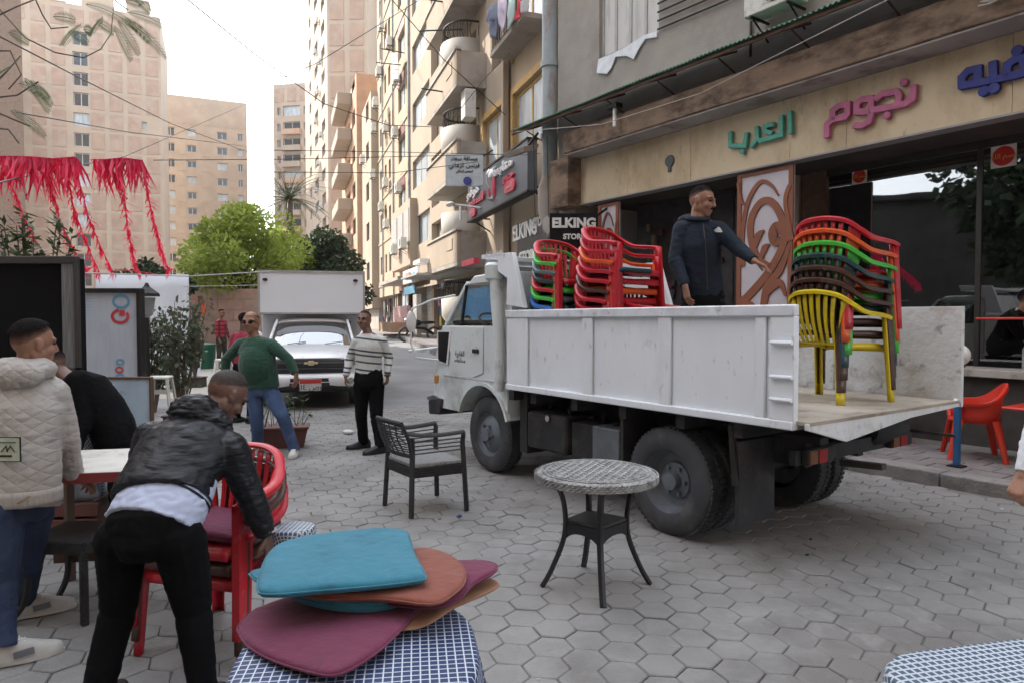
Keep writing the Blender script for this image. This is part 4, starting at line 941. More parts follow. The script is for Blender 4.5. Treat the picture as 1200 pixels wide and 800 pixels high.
# ================================================================== RED FRINGE GARLANDS AND CABLES
m_fr = leafmat('red_plastic_fringe', (.85, .045, .13), .35, .3)
bsdf(m_fr).inputs['Roughness'].default_value = .4
def garland(label, pts, fringe, seed, dens=60, both=False, thick=.03):
    rng = random.Random(seed); P_ = [P(*p) for p in pts]; t = thing('fringe_garland', label, 'garland', P_[0], 0, 'red fringe garlands strung over the street'); q = [p - P_[0] for p in P_]
    build(MB().tube(q, .006, 5), 'cord', m_fr, t); mb = MB()
    for a, b in zip(q[:-1], q[1:]):
        n = int((b - a).length * dens)
        for i in range(n):
            p = a.lerp(b, rng.random()); l = fringe * rng.uniform(.35, 1.15); d = V((rng.uniform(-.45, .45), rng.uniform(-.45, .45), -1 if not both or rng.random() < .8 else -.2)).normalized(); s = V((rng.uniform(-1, 1), rng.uniform(-1, 1), 0)).normalized() * thick / 2
            e = p + d * l; k = p + d * l * .5 + V((rng.uniform(-.03, .03), rng.uniform(-.03, .03), 0)); mb.add([p - s, p + s, k + s, e, k - s], [(0, 1, 2, 3, 4)])
    build(mb, 'fringe', m_fr, t, kind='stuff'); return t
garland('thick red fringe garland running across the top left, left part', [(-20, 183, 8.5), (10, 183, 8.6), (40, 184, 8.6), (62, 186, 8.7)], .55, 1, 150, thick=.034)
garland('thick red fringe garland right of the gap, above the stair windows', [(62, 186, 8.7), (88, 184, 8.8), (92, 189, 8.8)], .5, 2, 150, thick=.034)
garland('short thick red fringe garland at the right end of the row', [(106, 187, 8.8), (125, 187, 8.9), (143, 185, 8.9), (167, 188, 9.0)], .5, 3, 160, thick=.034)
for i, (lb, pts) in enumerate([('leftmost slanting red fringe strand', [(3, 190, 8.6), (22, 240, 8.8), (40, 280, 9)]), ('second slanting red fringe strand from the left, ending above the GO panel', [(52, 195, 8.6), (72, 262, 8.8), (90, 300, 9), (104, 318, 9.2)]),
                               ('third slanting red fringe strand', [(74, 190, 8.7), (88, 250, 8.9), (105, 295, 9.1), (117, 320, 9.3)]), ('fourth slanting red fringe strand, the longest', [(88, 195, 8.7), (104, 255, 8.9), (118, 290, 9.1), (133, 320, 9.3)]),
                               ('fifth slanting red fringe strand beside the white banner', [(143, 210, 8.9), (150, 270, 9.1), (157, 305, 9.3), (165, 322, 9.5)]), ('rightmost slanting red fringe strand ending at the cable', [(168, 200, 9), (178, 250, 9.2), (188, 290, 9.4), (198, 320, 9.6)])]):
    garland(lb, pts, .16, 10 + i, 110, True, .016)
garland('red fringe remnants along the cable above the white banner', [(135, 316, 9.4), (160, 318, 9.6), (185, 322, 9.8)], .10, 21, 14, thick=.012)
garland('red fringe garland left of the frame, mirrored in the cafe window', [(-420, 240, 7), (-200, 225, 7.5), (-30, 200, 8.2)], .35, 22, 70)
def cable(label, pts, r=.009, m=None, sag=0):
    P_ = [P(*p) for p in pts]; o0 = P_[0]; q = []
    for i in range(len(P_) - 1):
        n = 12
        for k in range(n + (1 if i == len(P_) - 2 else 0)): f = k / n; q.append(P_[i].lerp(P_[i + 1], f) - o0 - V((0, 0, sag * 4 * f * (1 - f))))
    o = build(MB().tube(q, r, 5), 'cable', m or m_iron, loc=o0, smooth=True); return tag(o, label, 'cable', 'cables strung across the street')
m_pale = mat('pale_cable', (.45, .43, .4), rough=.6)
cable('heavy black cable sagging across the sky down to the facade beside the arched windows', [(214, -5, 10), (300, 65, 13), (380, 122, 17), (455, 147, 21), (505, 149, 23)], .011)
cable('cable crossing the pale tower from the top left down to the ochre tower', [(-10, 38, 9), (90, 90, 14), (200, 145, 25), (300, 182, 40)], .013)
cable('nearly level cable over the fringes towards the ochre tower', [(20, 132, 10), (150, 155, 18), (290, 172, 38)], .011)
cable('cable rising to the right over the ochre tower', [(-5, 215, 7), (60, 200, 12), (143, 185, 20), (284, 124, 45)], .011)
cable('pale wire carrying the fringe ends above the banner', [(95, 320, 8), (220, 324, 9.5), (320, 318, 11)], .009, m_pale)
cable('thin wire over the low brick wall', [(215, 336, 12), (320, 334, 14)], .007, m_pale)
cable('long thin wire high over the street between the buildings', [(180, 188, 12), (330, 187, 15), (640, 180, 20)], .008)
cable('second thin wire crossing just below the long one', [(300, 176, 16), (440, 178, 18), (620, 182, 17)], .008)
cable('thin wire reaching the slate shop sign', [(320, 202, 14), (460, 203, 16), (560, 190, 18)], .008)
cable('wire slanting from the top of the arched windows towards the lower left', [(300, 105, 14), (370, 75, 16), (500, -5, 18)], .008)
cable('wire running down past the boxed balconies', [(455, -5, 15), (520, 70, 16), (592, 135, 17)], .010)
cable('pale wire under the awning from the floodlight towards the upper right', [(604, 155, 13.3), (705, 146, 11.8), (820, 110, 9.8), (1040, 0, 7.0)], .006, m_pale)
cable('thin wire over the plastered wall behind the drain pipe', [(530, 140, 17), (570, 90, 17), (598, 62, 16.5)], .008)
for k, u in enumerate((625, 641)): cable('hanging wire %s of the floodlight' % ('left' if k == 0 else 'right'), [(u, 160, 13.4), (u + 2, 255, 13.4)], .008)
# bundle of loose wire on the beam
t = thing('wire_bundle', 'coil of loose grey wires hanging from the beam at the top right', 'wire', CAFE.world((-.75, .56, 5.25)), CAFE.rot); rng = random.Random(8)
for k in range(7):
    r = rng.uniform(.12, .24); build(MB().tube([(r * cos(a) + rng.uniform(-.02, .02), .02 * k, r * .8 * sin(a)) for a in [2 * pi * i / 16 for i in range(14)]], .006, 5), 'wire_loop', m_pale, t, smooth=True)
# ================================================================== LEFT BACKGROUND
m_banner = mat('white_banner_cloth', (.66, .69, .74), rough=.7, var=.05, scale=1.5, bump=.2, bscale=3)
def curtain(name, label, cat, u0, u1, vt, vb, Y, m, wav=.05, extra=None):
    a, b = P(u0, vt, Y), P(u1, vt, Y); c = P(u0, vb, Y); h = a.z - c.z; w_ = b.x - a.x
    rows = []
    for j in range(9):
        rows.append([(w_ * i / 24, wav * sin(i * .9 + j * .3) * (j / 8 + .3), h * (1 - j / 8) + (.02 * sin(i * .7) if j else 0)) for i in range(25)])
    o = build(MB().grid(rows), name, m, loc=(a.x, Y, c.z), smooth=True, solid=.012); return tag(o, label, cat)
curtain('white_banner', 'large plain white sheet stretched behind the plants under the red fringes', 'banner', 112, 221, 322, 440, 19, m_banner)
curtain('white_sheet', 'low white sheet draped along the ground in front of the banner', 'sheet', 164, 236, 412, 444, 17.6, m_banner, .1)
m_lowb = mat('low_pink_brick', (.44, .29, .24), rough=.9, var=.15, scale=2.5, bump=.3, dirt=(.42, .33, .27), dirt_amt=.4, dirt_scale=1)
wl_ = thing('brick_wall', 'low weathered pinkish brick wall at the far side of the open ground', 'wall', (P(60, 375, 26).x, 26, 0))
for i in range(9):
    for j in range(7): build(B(i * 1.0 + .01 + (j % 2) * .4, i * 1.0 + .99 + (j % 2) * .4, -.15 - R.uniform(0, .015), .1, .4 * j + .01, .4 * j + .39), 'brick_course_block', m_lowb, wl_)
build(B(.0, 9.2, -.12, .09, 0, 2.78), 'mortar_core', m_concr, wl_)
m_pavel = mat('pale_open_ground', (.42, .39, .34), rough=.95, var=.1, scale=.8, bump=.2)
o = build(MB().grid([[(x, y, gz(y) + .006) for x in (-26, -12, -6.5)] for y in (14, 16, 18, 20, 22, 24, 25.8)]), 'open_ground', m_pavel, kind='structure', smooth=True)
# black framed screen and GO panel
m_blackp = mat('black_board_face', (.006, .006, .007), rough=.6, spec=.15); m_greyp = mat('grey_board_edge', (.20, .21, .22), rough=.5)
a = P(-60, 302, 5.6); b = P(92, 302, 5.6); c = P(92, 432, 5.6)
t = thing('display_case', 'large black framed display case at the left edge behind the pale jacketed man', 'display case', (a.x, 5.6, c.z - .35)); W_, H_ = b.x - a.x, a.z - c.z + .35
build(B(0, W_ - .02, .02, .12, 0, H_), 'back_box', m_blackp, t, bevel=.01)
fr_ = MB().box(0, W_, -.02, .018, H_ - .05, H_ + .01).box(W_ - .035, W_, -.02, .018, .36, H_ - .05).box(0, W_ - .04, -.02, .018, .31, .355); build(fr_, 'frame', mat('dark_trim', (.05, .045, .045), rough=.4), t, bevel=.004)
build(B(W_ - .14, W_ - .04, -.005, .015, .36, H_ - .05), 'side_strip', mat('grey_strip_lines', (.16, .165, .17), rough=.4, var=.35, scale=14, stretch=(6, 1, .3)), t)
for s in (.2, W_ - .2): build(B(s - .03, s + .03, .03, .09, -(c.z - .35), 0), 'leg', m_iron, t)
a = P(93, 338, 7.0); b = P(166, 338, 7.0); zb0 = P(166, 452, 7.0).z
t = thing('advertising_panel', 'grey advertising panel with the letters GO printed sideways beside the display case', 'panel', (a.x, 7.0, zb0 - .5)); W_, H_ = b.x - a.x, a.z - zb0 + .5
build(B(0, W_ - .04, 0, .05, 0, H_ - .04), 'face', mat('silver_grey_board', (.50, .54, .60), rough=.45, var=.08, dirt=(.36, .38, .40), dirt_amt=.2, dirt_scale=5, stretch=(3, 1, .5)), t)
build(MB().box(W_ - .045, W_, -.03, .06, 0, H_).box(0, W_ - .045, -.03, .06, H_ - .045, H_), 'frame', m_iron, t, bevel=.006)
ga = lambda u, v: (P(u, v, 7.0).x - a.x, P(u, v, 7.0).z - (zb0 - .5))
m_cy = mat('sky_blue_print', (.13, .36, .52), rough=.4); m_rd = mat('red_print', (.55, .06, .07), rough=.4)
def ring(cu, cv, rw, rh, w_, m, a0=0, a1=360, name='letter'):
    x, z = ga(cu, cv); rw, rh, w_ = [q / F * 7 for q in (rw, rh, w_)]; n = 28; rows = [[], []]
    for i in range(n + 1): q = radians(a0 + (a1 - a0) * i / n); rows[0].append((x + rw * cos(q), -.004, z + rh * sin(q))); rows[1].append((x + (rw - w_) * cos(q), -.004, z + (rh - w_) * sin(q)))
    build(MB().grid(rows), name, m, t)
ring(142, 353.5, 10.5, 8.5, 3, m_cy); ring(141, 371, 11, 9, 3.6, m_rd, 100, 395)
x, z = ga(140, 367); build(B(x, x + .055, -.006, -.003, z - .03, z + .03), 'letter_bar', m_rd, t)
for (u, v, m, a0, a1) in ((141, 424, m_cy, 0, 360), (140, 433, m_rd, 0, 360), (141, 441, m_cy, 0, 360)): ring(u, v, 5, 4, 2, m, a0, a1)
db = MB()
for i in range(6):
    for j in range(10):
        s = 1.3 * (1 - j / 12) * (1 - i / 9); x, z = ga(96 + i * 2.8 + (j % 2) * 1.4, 350 + j * 3.4); s = s / F * 7; db.add([(x - s, -.004, z), (x, -.004, z - s), (x + s, -.004, z), (x, -.004, z + s)], [(0, 1, 2, 3)])
build(db, 'dot_pattern', m_cy, t, kind='stuff')
build(MB().box(.1, .16, .01, .05, -(zb0 - .5), 0).box(W_ - .2, W_ - .14, .01, .05, -(zb0 - .5), 0), 'foot_rail', m_iron, t)
# leaning blue-white board
p0, p1 = P(122, 444, 5.4), P(175, 444, 5.4)
t = thing('leaning_board', 'scuffed pale blue board with a dark edge standing in front of the GO panel', 'board', (p0.x, 5.4, 0))
W_ = p1.x - p0.x; zt = p0.z
build(MB().hexa([(0, 0, .3), (W_, 0, .3), (W_, .03, .3), (0, .03, .3)], [(0, .0, zt), (W_, .0, zt), (W_, .03, zt), (0, .03, zt)]), 'sheet', mat('scuffed_pale_blue', (.40, .52, .62), rough=.5, var=.12, scale=4, wear=(.10, .11, .12), wear_amt=.15, wear_scale=9, bump=.2, bscale=6), t)
build(MB().box(-.012, W_ + .012, -.008, .038, zt + .001, zt + .018).box(W_ + .001, W_ + .015, -.008, .038, 0, zt).box(-.015, -.001, -.008, .038, 0, zt), 'edge', m_wood, t)
# crescent lantern sign
p = P(231, 361, 18)
t = thing('crescent_sign', 'round red and orange crescent ornament on a pole above the bushes', 'ornament', (p.x, 18, 0)); rr = .22
pts = [(rr * cos(q), rr * 1.15 * sin(q)) for q in [radians(-125 + 250 * i / 20) for i in range(21)]] + [(rr * .25 + rr * .62 * cos(q) - .04, rr * .95 * sin(q)) for q in [radians(110 - 220 * i / 20) for i in range(21)]]
build(MB().prism([(x, z + p.z) for x, z in pts], -.03, .03, 'y'), 'crescent', mat('orange_red_paint', (.62, .10, .03), rough=.45), t)
build(MB().tube([(-.08, .02, 0), (-.08, .02, p.z - .1)], .02, 6), 'pole', m_iron, t)
# lantern lamp
p = P(172, 345, 10.2)
t = thing('lantern', 'black street lantern on a post beside the GO panel', 'lamp', (p.x, 10.2, 0)); z = p.z
build(MB().tube([(0, 0, 0), (0, 0, z - .35)], .03, 8), 'post', m_iron, t); build(MB().lathe((0, 0, z - .35), [(.03, 0), (.09, .05), (.13, .30)], 6), 'glass_body', mat('lantern_glass', (.3, .32, .32), rough=.2), t)
build(MB().lathe((0, 0, z - .03), [(.2, 0), (.19, .04), (.05, .14), (.02, .2)], 6), 'cap', m_iron, t)
# waste bin, chair legs, crates, far small things
p = P(240, 420, 19.8); t = thing('waste_bin', 'dark green wheeled bin beside the man in the red checked shirt', 'bin', (p.x, 19.8, 0))
build(MB().lathe((0, 0, 0), [(.2, .05), (.27, .1), (.3, .85)], 16), 'body', mat('bin_green', (.015, .12, .07), rough=.5), t, smooth=40); build(MB().lathe((0, 0, 0), [(.31, .86), (.3, .92), (.1, .97)], 16), 'lid', mat('bin_green', (.015, .12, .07)), t, smooth=40)
# brown planter trough behind the striking man
p = G(328, 524); t = thing('planter', 'long reddish brown plastic planter on the paving behind the man in the green sweater', 'planter', (p.x, p.y + .05, 0), radians(14))
mpl = mat('red_brown_plastic', (.13, .05, .04), rough=.6, var=.15)
build(MB().hexa([(-.28, -.13, 0), (.28, -.13, 0), (.28, .13, 0), (-.28, .13, 0)], [(-.33, -.17, .24), (.33, -.17, .24), (.33, .17, .24), (-.33, .17, .24)]), 'trough', mpl, t, bevel=.012)
build(MB().box(-.35, .35, -.19, .19, .242, .275), 'rim', mpl, t, bevel=.008)
lf = MB(); rng = random.Random(3)
for k in range(26):
    a = rng.uniform(0, 6.28); b0 = V((rng.uniform(-.28, .28), rng.uniform(-.1, .1), .27)); b1 = b0 + V((cos(a) * .12, sin(a) * .1, rng.uniform(.1, .42))); lf.tube([b0, b1], [.005, .002], 4, False)
    for i in range(3): leaf(lf, b1, V((rng.uniform(-1, 1), rng.uniform(-1, 1), rng.uniform(-.6, .6))).normalized(), V((0, 0, 1)), .08, .02)
build(lf, 'sprigs', m_leafm, t, kind='stuff')
# white and brown plastic stools stacked on a table at the left
def stool(label, loc, col, z=0, s=1.0, rz=0.2):
    t = thing('stool', label, 'stool', (loc[0], loc[1], z), rz, 'small plastic stools among the plants'); m = mat('stool_%d' % int(col[0] * 1000), col, rough=.5)
    build(B(-.15 * s, .15 * s, -.15 * s, .15 * s, .40 * s, .44 * s), 'seat', m, t, bevel=.02)
    for a in (-1, 1):
        for b in (-1, 1): build(MB().bar((a * .17 * s, b * .17 * s, 0), (a * .125 * s, b * .125 * s, .4 * s), .05 * s, .03 * s), 'leg', m, t, bevel=.006)
    build(MB().box(-.13 * s, .13 * s, -.15 * s, -.13 * s, .18 * s, .22 * s).box(-.13 * s, .13 * s, .13 * s, .15 * s, .18 * s, .22 * s), 'rail', m, t); return t
p = P(188, 450, 7.2); stool('white topped plastic stool perched between the leaning board and the shrubs', (p.x, 7.2), (.55, .54, .48), p.z - .22, .7)
p = P(183, 490, 6.6); stool('dark brown stool below the white one behind the leaning board', (p.x, 6.6), (.10, .05, .03), 0, 1.0)
p = P(205, 480, 7.6); 0 and stool('pale stool right of the dark brown stool in the plants', (p.x, 7.6), (.40, .37, .30), 0)
p = P(262, 430, 18.5); stool('white plastic stool behind the man in the red checked shirt', (p.x, 18.5), (.72, .71, .66), 0, 1.3)
# ================================================================== TIPPER TRUCK
m_tw = mat('truck_white_paint', (.79, .83, .87), rough=.38, var=.06, scale=1.6, stretch=(1, 1, .45), dirt=(.66, .68, .69), dirt_amt=.2, dirt_scale=2.2, wear=(.12, .08, .06), wear_amt=.03, wear_scale=18, bump=.22, bscale=3.2)
m_tc = mat('cab_white_paint', (.66, .71, .70), rough=.32, var=.06, scale=2, dirt=(.34, .36, .33), dirt_amt=.35, dirt_scale=1.7, wear=(.2, .15, .1), wear_amt=.06, wear_scale=13)
m_chip = mat('chipped_white_paint', (.68, .70, .70), rough=.55, var=.08, scale=3, dirt=(.42, .37, .31), dirt_amt=.3, dirt_scale=2.5, wear=(.07, .045, .03), wear_amt=.16, wear_scale=11, bump=.35, bscale=20)
m_bed = mat('dusty_bed_floor', (.36, .32, .26), rough=.9, var=.18, scale=2, dirt=(.2, .16, .12), dirt_amt=.4, dirt_scale=3, bump=.4, bscale=25)
m_under = mat('black_chassis', (.022, .022, .024), rough=.75, var=.3, scale=4, dirt=(.06, .05, .045), dirt_amt=.4, dirt_scale=5)
m_tyre = mat('tyre_rubber', (.045, .048, .052), rough=.8, var=.2, scale=6, dirt=(.10, .095, .09), dirt_amt=.35, dirt_scale=5)
m_rim = mat('dusty_dark_rim', (.15, .17, .19), rough=.6, metal=.3, var=.2, dirt=(.14, .13, .12), dirt_amt=.35, dirt_scale=6)
m_chrome = mat('scuffed_chrome', (.6, .6, .6), rough=.25, metal=.9)
truck = thing('tipper_truck', 'old white tipper truck loaded with stacked plastic chairs, tail open towards the right', 'truck', TR.o, TR.rot)
X0, X1, YF, ZF, ZT = -1.02, 2.08, -2.10, 1.0, 1.715
box = build(B(X0 + .02, X1 - .03, YF + .05, -.05, ZF - .06, ZF), 'bed_floor', m_bed, truck)
ribs = [TR.at(u, 400)[0] for u in (600, 637, 687, 778, 890)] + [X0 + .05]
side = MB(); side.box(X0 + .003, X1, -.04, -.022, .95, ZT - .07)
sw_ = build(side, 'side_wall', m_tw, truck)
xr = [TR.at(u, 400)[0] for u in (642, 682, 694, 771, 786, 884, 897)]
build(MB().box(X0, X1, -.05, .012, ZT - .075, ZT), 'top_rail', m_tw, sw_, bevel=.01).data.materials[0] = mat('chipped_rail_paint', (.70, .74, .78), rough=.45, wear=(.10, .07, .05), wear_amt=.14, wear_scale=10, dirt=(.5, .5, .5), dirt_amt=.3, dirt_scale=4)
build(MB().box(X0, X1, -.045, .008, .945, 1.0), 'bottom_rail', m_tw, sw_, bevel=.008)
for (a, b) in ((X1 - .01, TR.at(618, 400)[0]), (xr[1], xr[2]), (xr[3], xr[4]), (xr[5], xr[6])):
    build(MB().box(b, a, -.02, .002, .985, ZT - .072), 'rib', m_tw, sw_, bevel=.012)
build(MB().box(X0 - .001, X0 + .17, -.05, .004, .95, ZT - .072), 'end_post', m_tw, sw_, bevel=.006)
for z in (1.13, 1.27, 1.48): build(MB().tube([(X0 + .0, .022, z), (X0 + .15, .022, z)], .013, 8), 'latch', m_tw, sw_, smooth=True)
far = build(B(X0 - .1, X1, YF - .01, YF + .03, .95, ZT + .01), 'far_side_wall', m_chip, truck, bevel=.004)
for x in (-.6, -.1, .6, 1.3): build(B(x, x + .07, YF + .031, YF + .05, 1.0, ZT - .03), 'inner_rib', m_chip, far, bevel=.004)
build(B(X0 - .1, X0 - .04, YF + .03, YF + .05, .99, ZT), 'end_flange', m_chip, far)
build(B(X1 - .03, X1 + .01, YF, -.05, .95, 2.1), 'headboard', m_tw, truck, bevel=.006)
# gusset and cab guard
gs = [TR.at(u, v, -.01) for u, v in ((593, 357), (594, 326), (583, 318), (583, 305), (564, 304), (564, 299), (600, 296), (614, 361))]
build(MB().prism(gs, -.06, -.012, 'y'), 'cab_guard_plate', m_tw, truck, bevel=.004)
gg = [TR.at(u, v, YF) for u, v in ((593, 357), (594, 326), (583, 318))]
build(MB().prism([(x, z) for x, z in gs], YF, YF + .05, 'y'), 'cab_guard_plate', m_tw, truck, bevel=.004)
build(MB().box(gs[0][0] - .05, gs[4][0], YF + .05, -.061, 2.19, 2.24), 'cab_guard_roof', m_tw, truck, bevel=.006)
put_text('A Grindella', .07, .003, mat('faint_white_script', (.7, .7, .7), rough=.5), truck, (2.3, -.008, 2.285), (pi / 2, 0, pi), name='lettering')
# tail lip
xl = X0
pl = [(-.02, ZF - .005), (-.02, .955), (-.45, .845), (-1.30, .93), (YF + .0, .955), (YF, ZF + .045), (YF + .08, ZF + .0)]
build(MB().prism(pl, X0 - .09, X0 - .06, 'x'), 'tail_lip', m_chip, truck, bevel=.003)
build(MB().hexa([(X0 - .092, YF + .02, ZF - .02), (X0 + .02, YF + .02, ZF - .02), (X0 + .02, -.03, ZF - .02), (X0 - .092, -.03, ZF - .02)], [(X0 - .092, YF + .02, ZF + .002), (X0 + .02, YF + .02, ZF + .002), (X0 + .02, -.03, ZF + .002), (X0 - .092, -.03, ZF + .002)]), 'floor_edge', m_bed, truck)
# cab
YA, YB, BL = -.10, -1.84, 1.555
arch = [(2.66 + .50 * cos(q), .45 + .50 * sin(q)) for q in [radians(a) for a in range(18, 171, 12)]]
low = [(3.70, .60), (3.735, .80), (3.73, 1.0), (3.70, 1.20), (3.52, BL), (2.20, BL), (2.20, .62)] + arch[::-1] + [(3.2, .60)]
build(MB().prism(low, YB, YA, 'y'), 'cab_body', m_tc, truck, bevel=.025, segs=3)
build(MB().prism([(3.02, 2.035), (2.92, 2.10), (2.3, 2.12), (2.21, 2.10), (2.21, 2.02), (3.03, 2.0)], YB + .05, YA - .05, 'y'), 'roof', m_tc, truck, bevel=.03, segs=3)
for y in (YA - .03, YB + .03):
    build(MB().bar((3.48, y, BL), (3.03, y - (.03 if y > -1 else -.03), 2.03), .05, .055, (0, 1, 0)), 'windscreen_pillar', m_tc, truck, bevel=.01)
    build(MB().bar((2.27, y, BL - .01), (2.27, y - (.03 if y > -1 else -.03), 2.06), .05, .14, (1, 0, 0)), 'rear_pillar', m_tc, truck, bevel=.01)
    build(MB().bar((3.13, y + (.01 if y > -1 else -.01), BL), (3.03, y, 2.0), .02, .03, (0, 1, 0)), 'quarter_divider', m_iron, truck)
for y in (YA - .035, YB + .035):
    build(MB().prism([(3.44, BL), (3.02, 2.02), (2.34, 2.02), (2.34, BL)], y - .003, y + .003, 'y'), 'side_glass', m_clear, truck)
build(MB().hexa([(3.48, YB + .05, BL), (3.49, YB + .05, BL), (3.49, YA - .05, BL), (3.48, YA - .05, BL)], [(3.04, YB + .07, 2.02), (3.05, YB + .07, 2.02), (3.05, YA - .07, 2.02), (3.04, YA - .07, 2.02)]), 'windscreen', m_clear, truck)
bk_ = MB(); wall = [(2.2, 2.24)]; bk_.box(2.2, 2.23, YB + .03, YA - .06, BL, 1.66).box(2.2, 2.23, YB + .03, YA - .06, 1.94, 2.05).box(2.2, 2.23, YB + .03, YB + .4, 1.66, 1.94).box(2.2, 2.23, YA - .4, YA - .06, 1.66, 1.94)
build(bk_, 'cab_back', m_tc, truck)
n_ = 24; sw2 = MB(); c_ = V((3.02, -.5, 1.60)); ax_ = V((-.5, 0, .86)); e1 = V((0, 1, 0)); e2 = ax_.cross(e1)
sw2.tube([c_ + e1 * .19 * cos(2 * pi * i / n_) + e2 * .19 * sin(2 * pi * i / n_) for i in range(n_ + 1)], .014, 6); build(sw2, 'steering_wheel', m_iron, truck, smooth=True)
build(B(2.35, 2.75, -1.7, -.25, BL + .002, 1.60), 'seat', m_iron, truck, bevel=.02); build(B(3.15, 3.4, -1.75, -.15, BL + .002, 1.62), 'dashboard', m_iron, truck, bevel=.03)
# door and its trim (on the side facing us)
dx0, _ = TR.at(567, 400, YA); dx1 = 3.24
door = build(MB().prism([(dx0, 1.06), (dx0, BL - .01), (3.42, BL - .01), (3.30, 1.15), (3.14, 1.03), (3.05, .99), (2.85, 1.0)], YA + .001, YA + .012, 'y'), 'door', m_tc, truck, bevel=.005)
hx, hz_ = TR.at(559, 411, YA); build(B(hx - .06, hx + .06, YA + .013, YA + .03, hz_ - .022, hz_ + .022), 'handle', m_iron, door, bevel=.006)
va = [TR.at(u, v, YA) for u, v in ((514, 387), (530, 387), (526, 427), (514, 424))]
build(MB().prism(va, YA + .012, YA + .018, 'y'), 'vent_panel_border', m_wletter, truck); va2 = [TR.at(u, v, YA) for u, v in ((515.5, 389), (528, 389), (524.5, 425), (515.5, 422))]
build(MB().prism(va2, YA + .019, YA + .024, 'y'), 'vent_panel', m_blk, truck)
tx, tz = TR.at(540, 414, YA); put_text('\ufe93\ufeae\ufef3\ufe8e\ufed8\ufedf\ufe8d', .085, .002, m_blk, truck, (tx, YA + .014, tz), (pi / 2, 0, pi)); put_text('\ufea3\ufe94\ufed4\ufee7\ufe8e\ufea3\ufee3', .075, .002, m_blk, truck, (tx, YA + .014, tz - .075), (pi / 2, 0, pi))
build(MB().box(2.22, 3.5, YA + .001, YA + .01, .985, 1.0), 'sill_moulding', m_tc, truck)
fl = MB()
for a, b in zip(arch[:-1], arch[1:]): fl.bar((a[0], YA + .0, a[1]), (b[0], YA + .0, b[1]), .05, .035, (0, 0, 1))
build(fl, 'arch_lip', m_tc, truck)
build(MB().prism([(3.55, .52), (3.82, .50), (3.84, .66), (3.72, .72), (3.5, .70)], YB - .02, YA + .03, 'y'), 'bumper', m_under, truck, bevel=.02)
build(MB().prism([(3.5, .71), (3.84, .665), (3.85, .70), (3.7, .74)], YB - .02, YA + .035, 'y'), 'bumper_step', m_chrome, truck)
build(B(3.66, 3.735, YA - .34, YA - .02, .86, 1.02), 'headlight', m_chrome, truck, bevel=.02); build(B(3.62, 3.72, YA - .01, YA + .01, .88, .98), 'side_marker', mat('amber_lens', (.5, .22, .05), rough=.3), truck, bevel=.01)
# mirror
mr_ = TR.at(490, 372, .12); build(MB().tube([(3.55, YA, 1.15), (3.85, .1, 1.18), (3.9, .12, 1.35), (3.88, .12, 1.75), (3.6, .0, 1.85), (3.3, YA - .04, 1.9)], .012, 6), 'mirror_arm', m_tc, truck, smooth=True)
build(MB().ell((3.89, .12, 1.60), (.03, .065, .13)), 'mirror', m_wletter, truck, smooth=True)
build(MB().tube([(3.6, YA, 1.30), (3.95, .12, 1.25)], .016, 6).box(3.8, 3.95, -.08, .1, 1.24, 1.27), 'mirror_bracket', m_tc, truck)
# snorkel
s0 = TR.at(577, 318, .0); s1 = TR.at(583, 458, .0)
build(MB().tube([(s0[0], -.03, s0[1] - .02), (s0[0] - .03, -.03, 1.8), (s0[0] - .07, -.03, 1.45), (s0[0] - .09, -.03, 1.1), (s1[0] + .03, -.03, s1[1])], [.055, .06, .05, .05, .05], 14, sx=(1, 0, 0)), 'intake_pipe', m_tc, truck, smooth=50)
build(MB().lathe((s0[0] + .02, -.04, s0[1] - .1), [(.06, 0), (.1, .03), (.1, .16), (.07, .19)], 18), 'intake_cap', m_tc, truck, smooth=40)
build(B(2.08, 2.19, -1.9, -.12, .98, 1.8), 'gap_panel', m_concr, truck)
# wheels
def wheel(x, yo, side, dish, label=None, w_=.20, Rr=.405):
    """yo outer face, side +1 faces us"""
    s = side; prof = [(.235, 0), (.25, .012), (.33, .018), (.38, -.004), (Rr - .006, -.022), (Rr, -.04), (Rr, -w_ + .04), (Rr - .006, -w_ + .02), (.34, -w_), (.235, -w_ + .01)]
    t = build(MB().lathe((x, yo, Rr), [(r, h * s) for r, h in prof], 48, 'y', caps=False), 'tyre', m_tyre, truck, smooth=40)
    gmb = MB()
    for i in range(60):
        a = 2 * pi * i / 60
        for (h, off) in ((-.05, 0), (-.15, .05)):
            a2 = a + off; c = V((x + (Rr + .002) * cos(a2), yo + h * s, Rr + (Rr + .002) * sin(a2)))
            if c.z < .03: continue
            gmb.bar(c - V((0, .028, 0)), c + V((0, .028, 0)), .026, .010, (cos(a2), 0, sin(a2)))
    build(gmb, 'tread', m_tyre, t, kind='stuff')
    if dish: rp = [(.235, 0), (.228, -.03), (.215, -.10), (.20, -.12), (.14, -.125), (.135, -.10), (.07, -.09), (.065, -.03), (.02, -.025)]
    else: rp = [(.235, 0), (.225, -.03), (.20, -.045), (.17, -.02), (.13, .005), (.075, .01), (.07, .045), (.02, .05)]
    rm = build(MB().lathe((x, yo, Rr), [(r, h * s) for r, h in rp], 40, 'y', cap0=False), 'rim', m_rim, truck, smooth=35)
    for k in range(6):
        a = 2 * pi * k / 6; hb = -.09 if dish else .02; build(MB().lathe((x + .105 * cos(a), yo + hb * s, Rr + .105 * sin(a)), [(.016, -.02 * s), (.016, .02 * s)], 6, 'y'), 'nut', m_rim, rm)
wheel(.08, -.09, 1, True); wheel(.08, -.31, 1, True); wheel(.08, -1.88, -1, True); wheel(.08, -1.66, -1, True)
wheel(2.66, -.17, 1, False); wheel(2.66, -1.78, -1, False)
build(MB().tube([(0, -.4, .41), (0, -1.6, .41)], .07, 10).ell((0, -1.0, .41), (.19, .19, .19)), 'axle', m_under, truck, smooth=True)
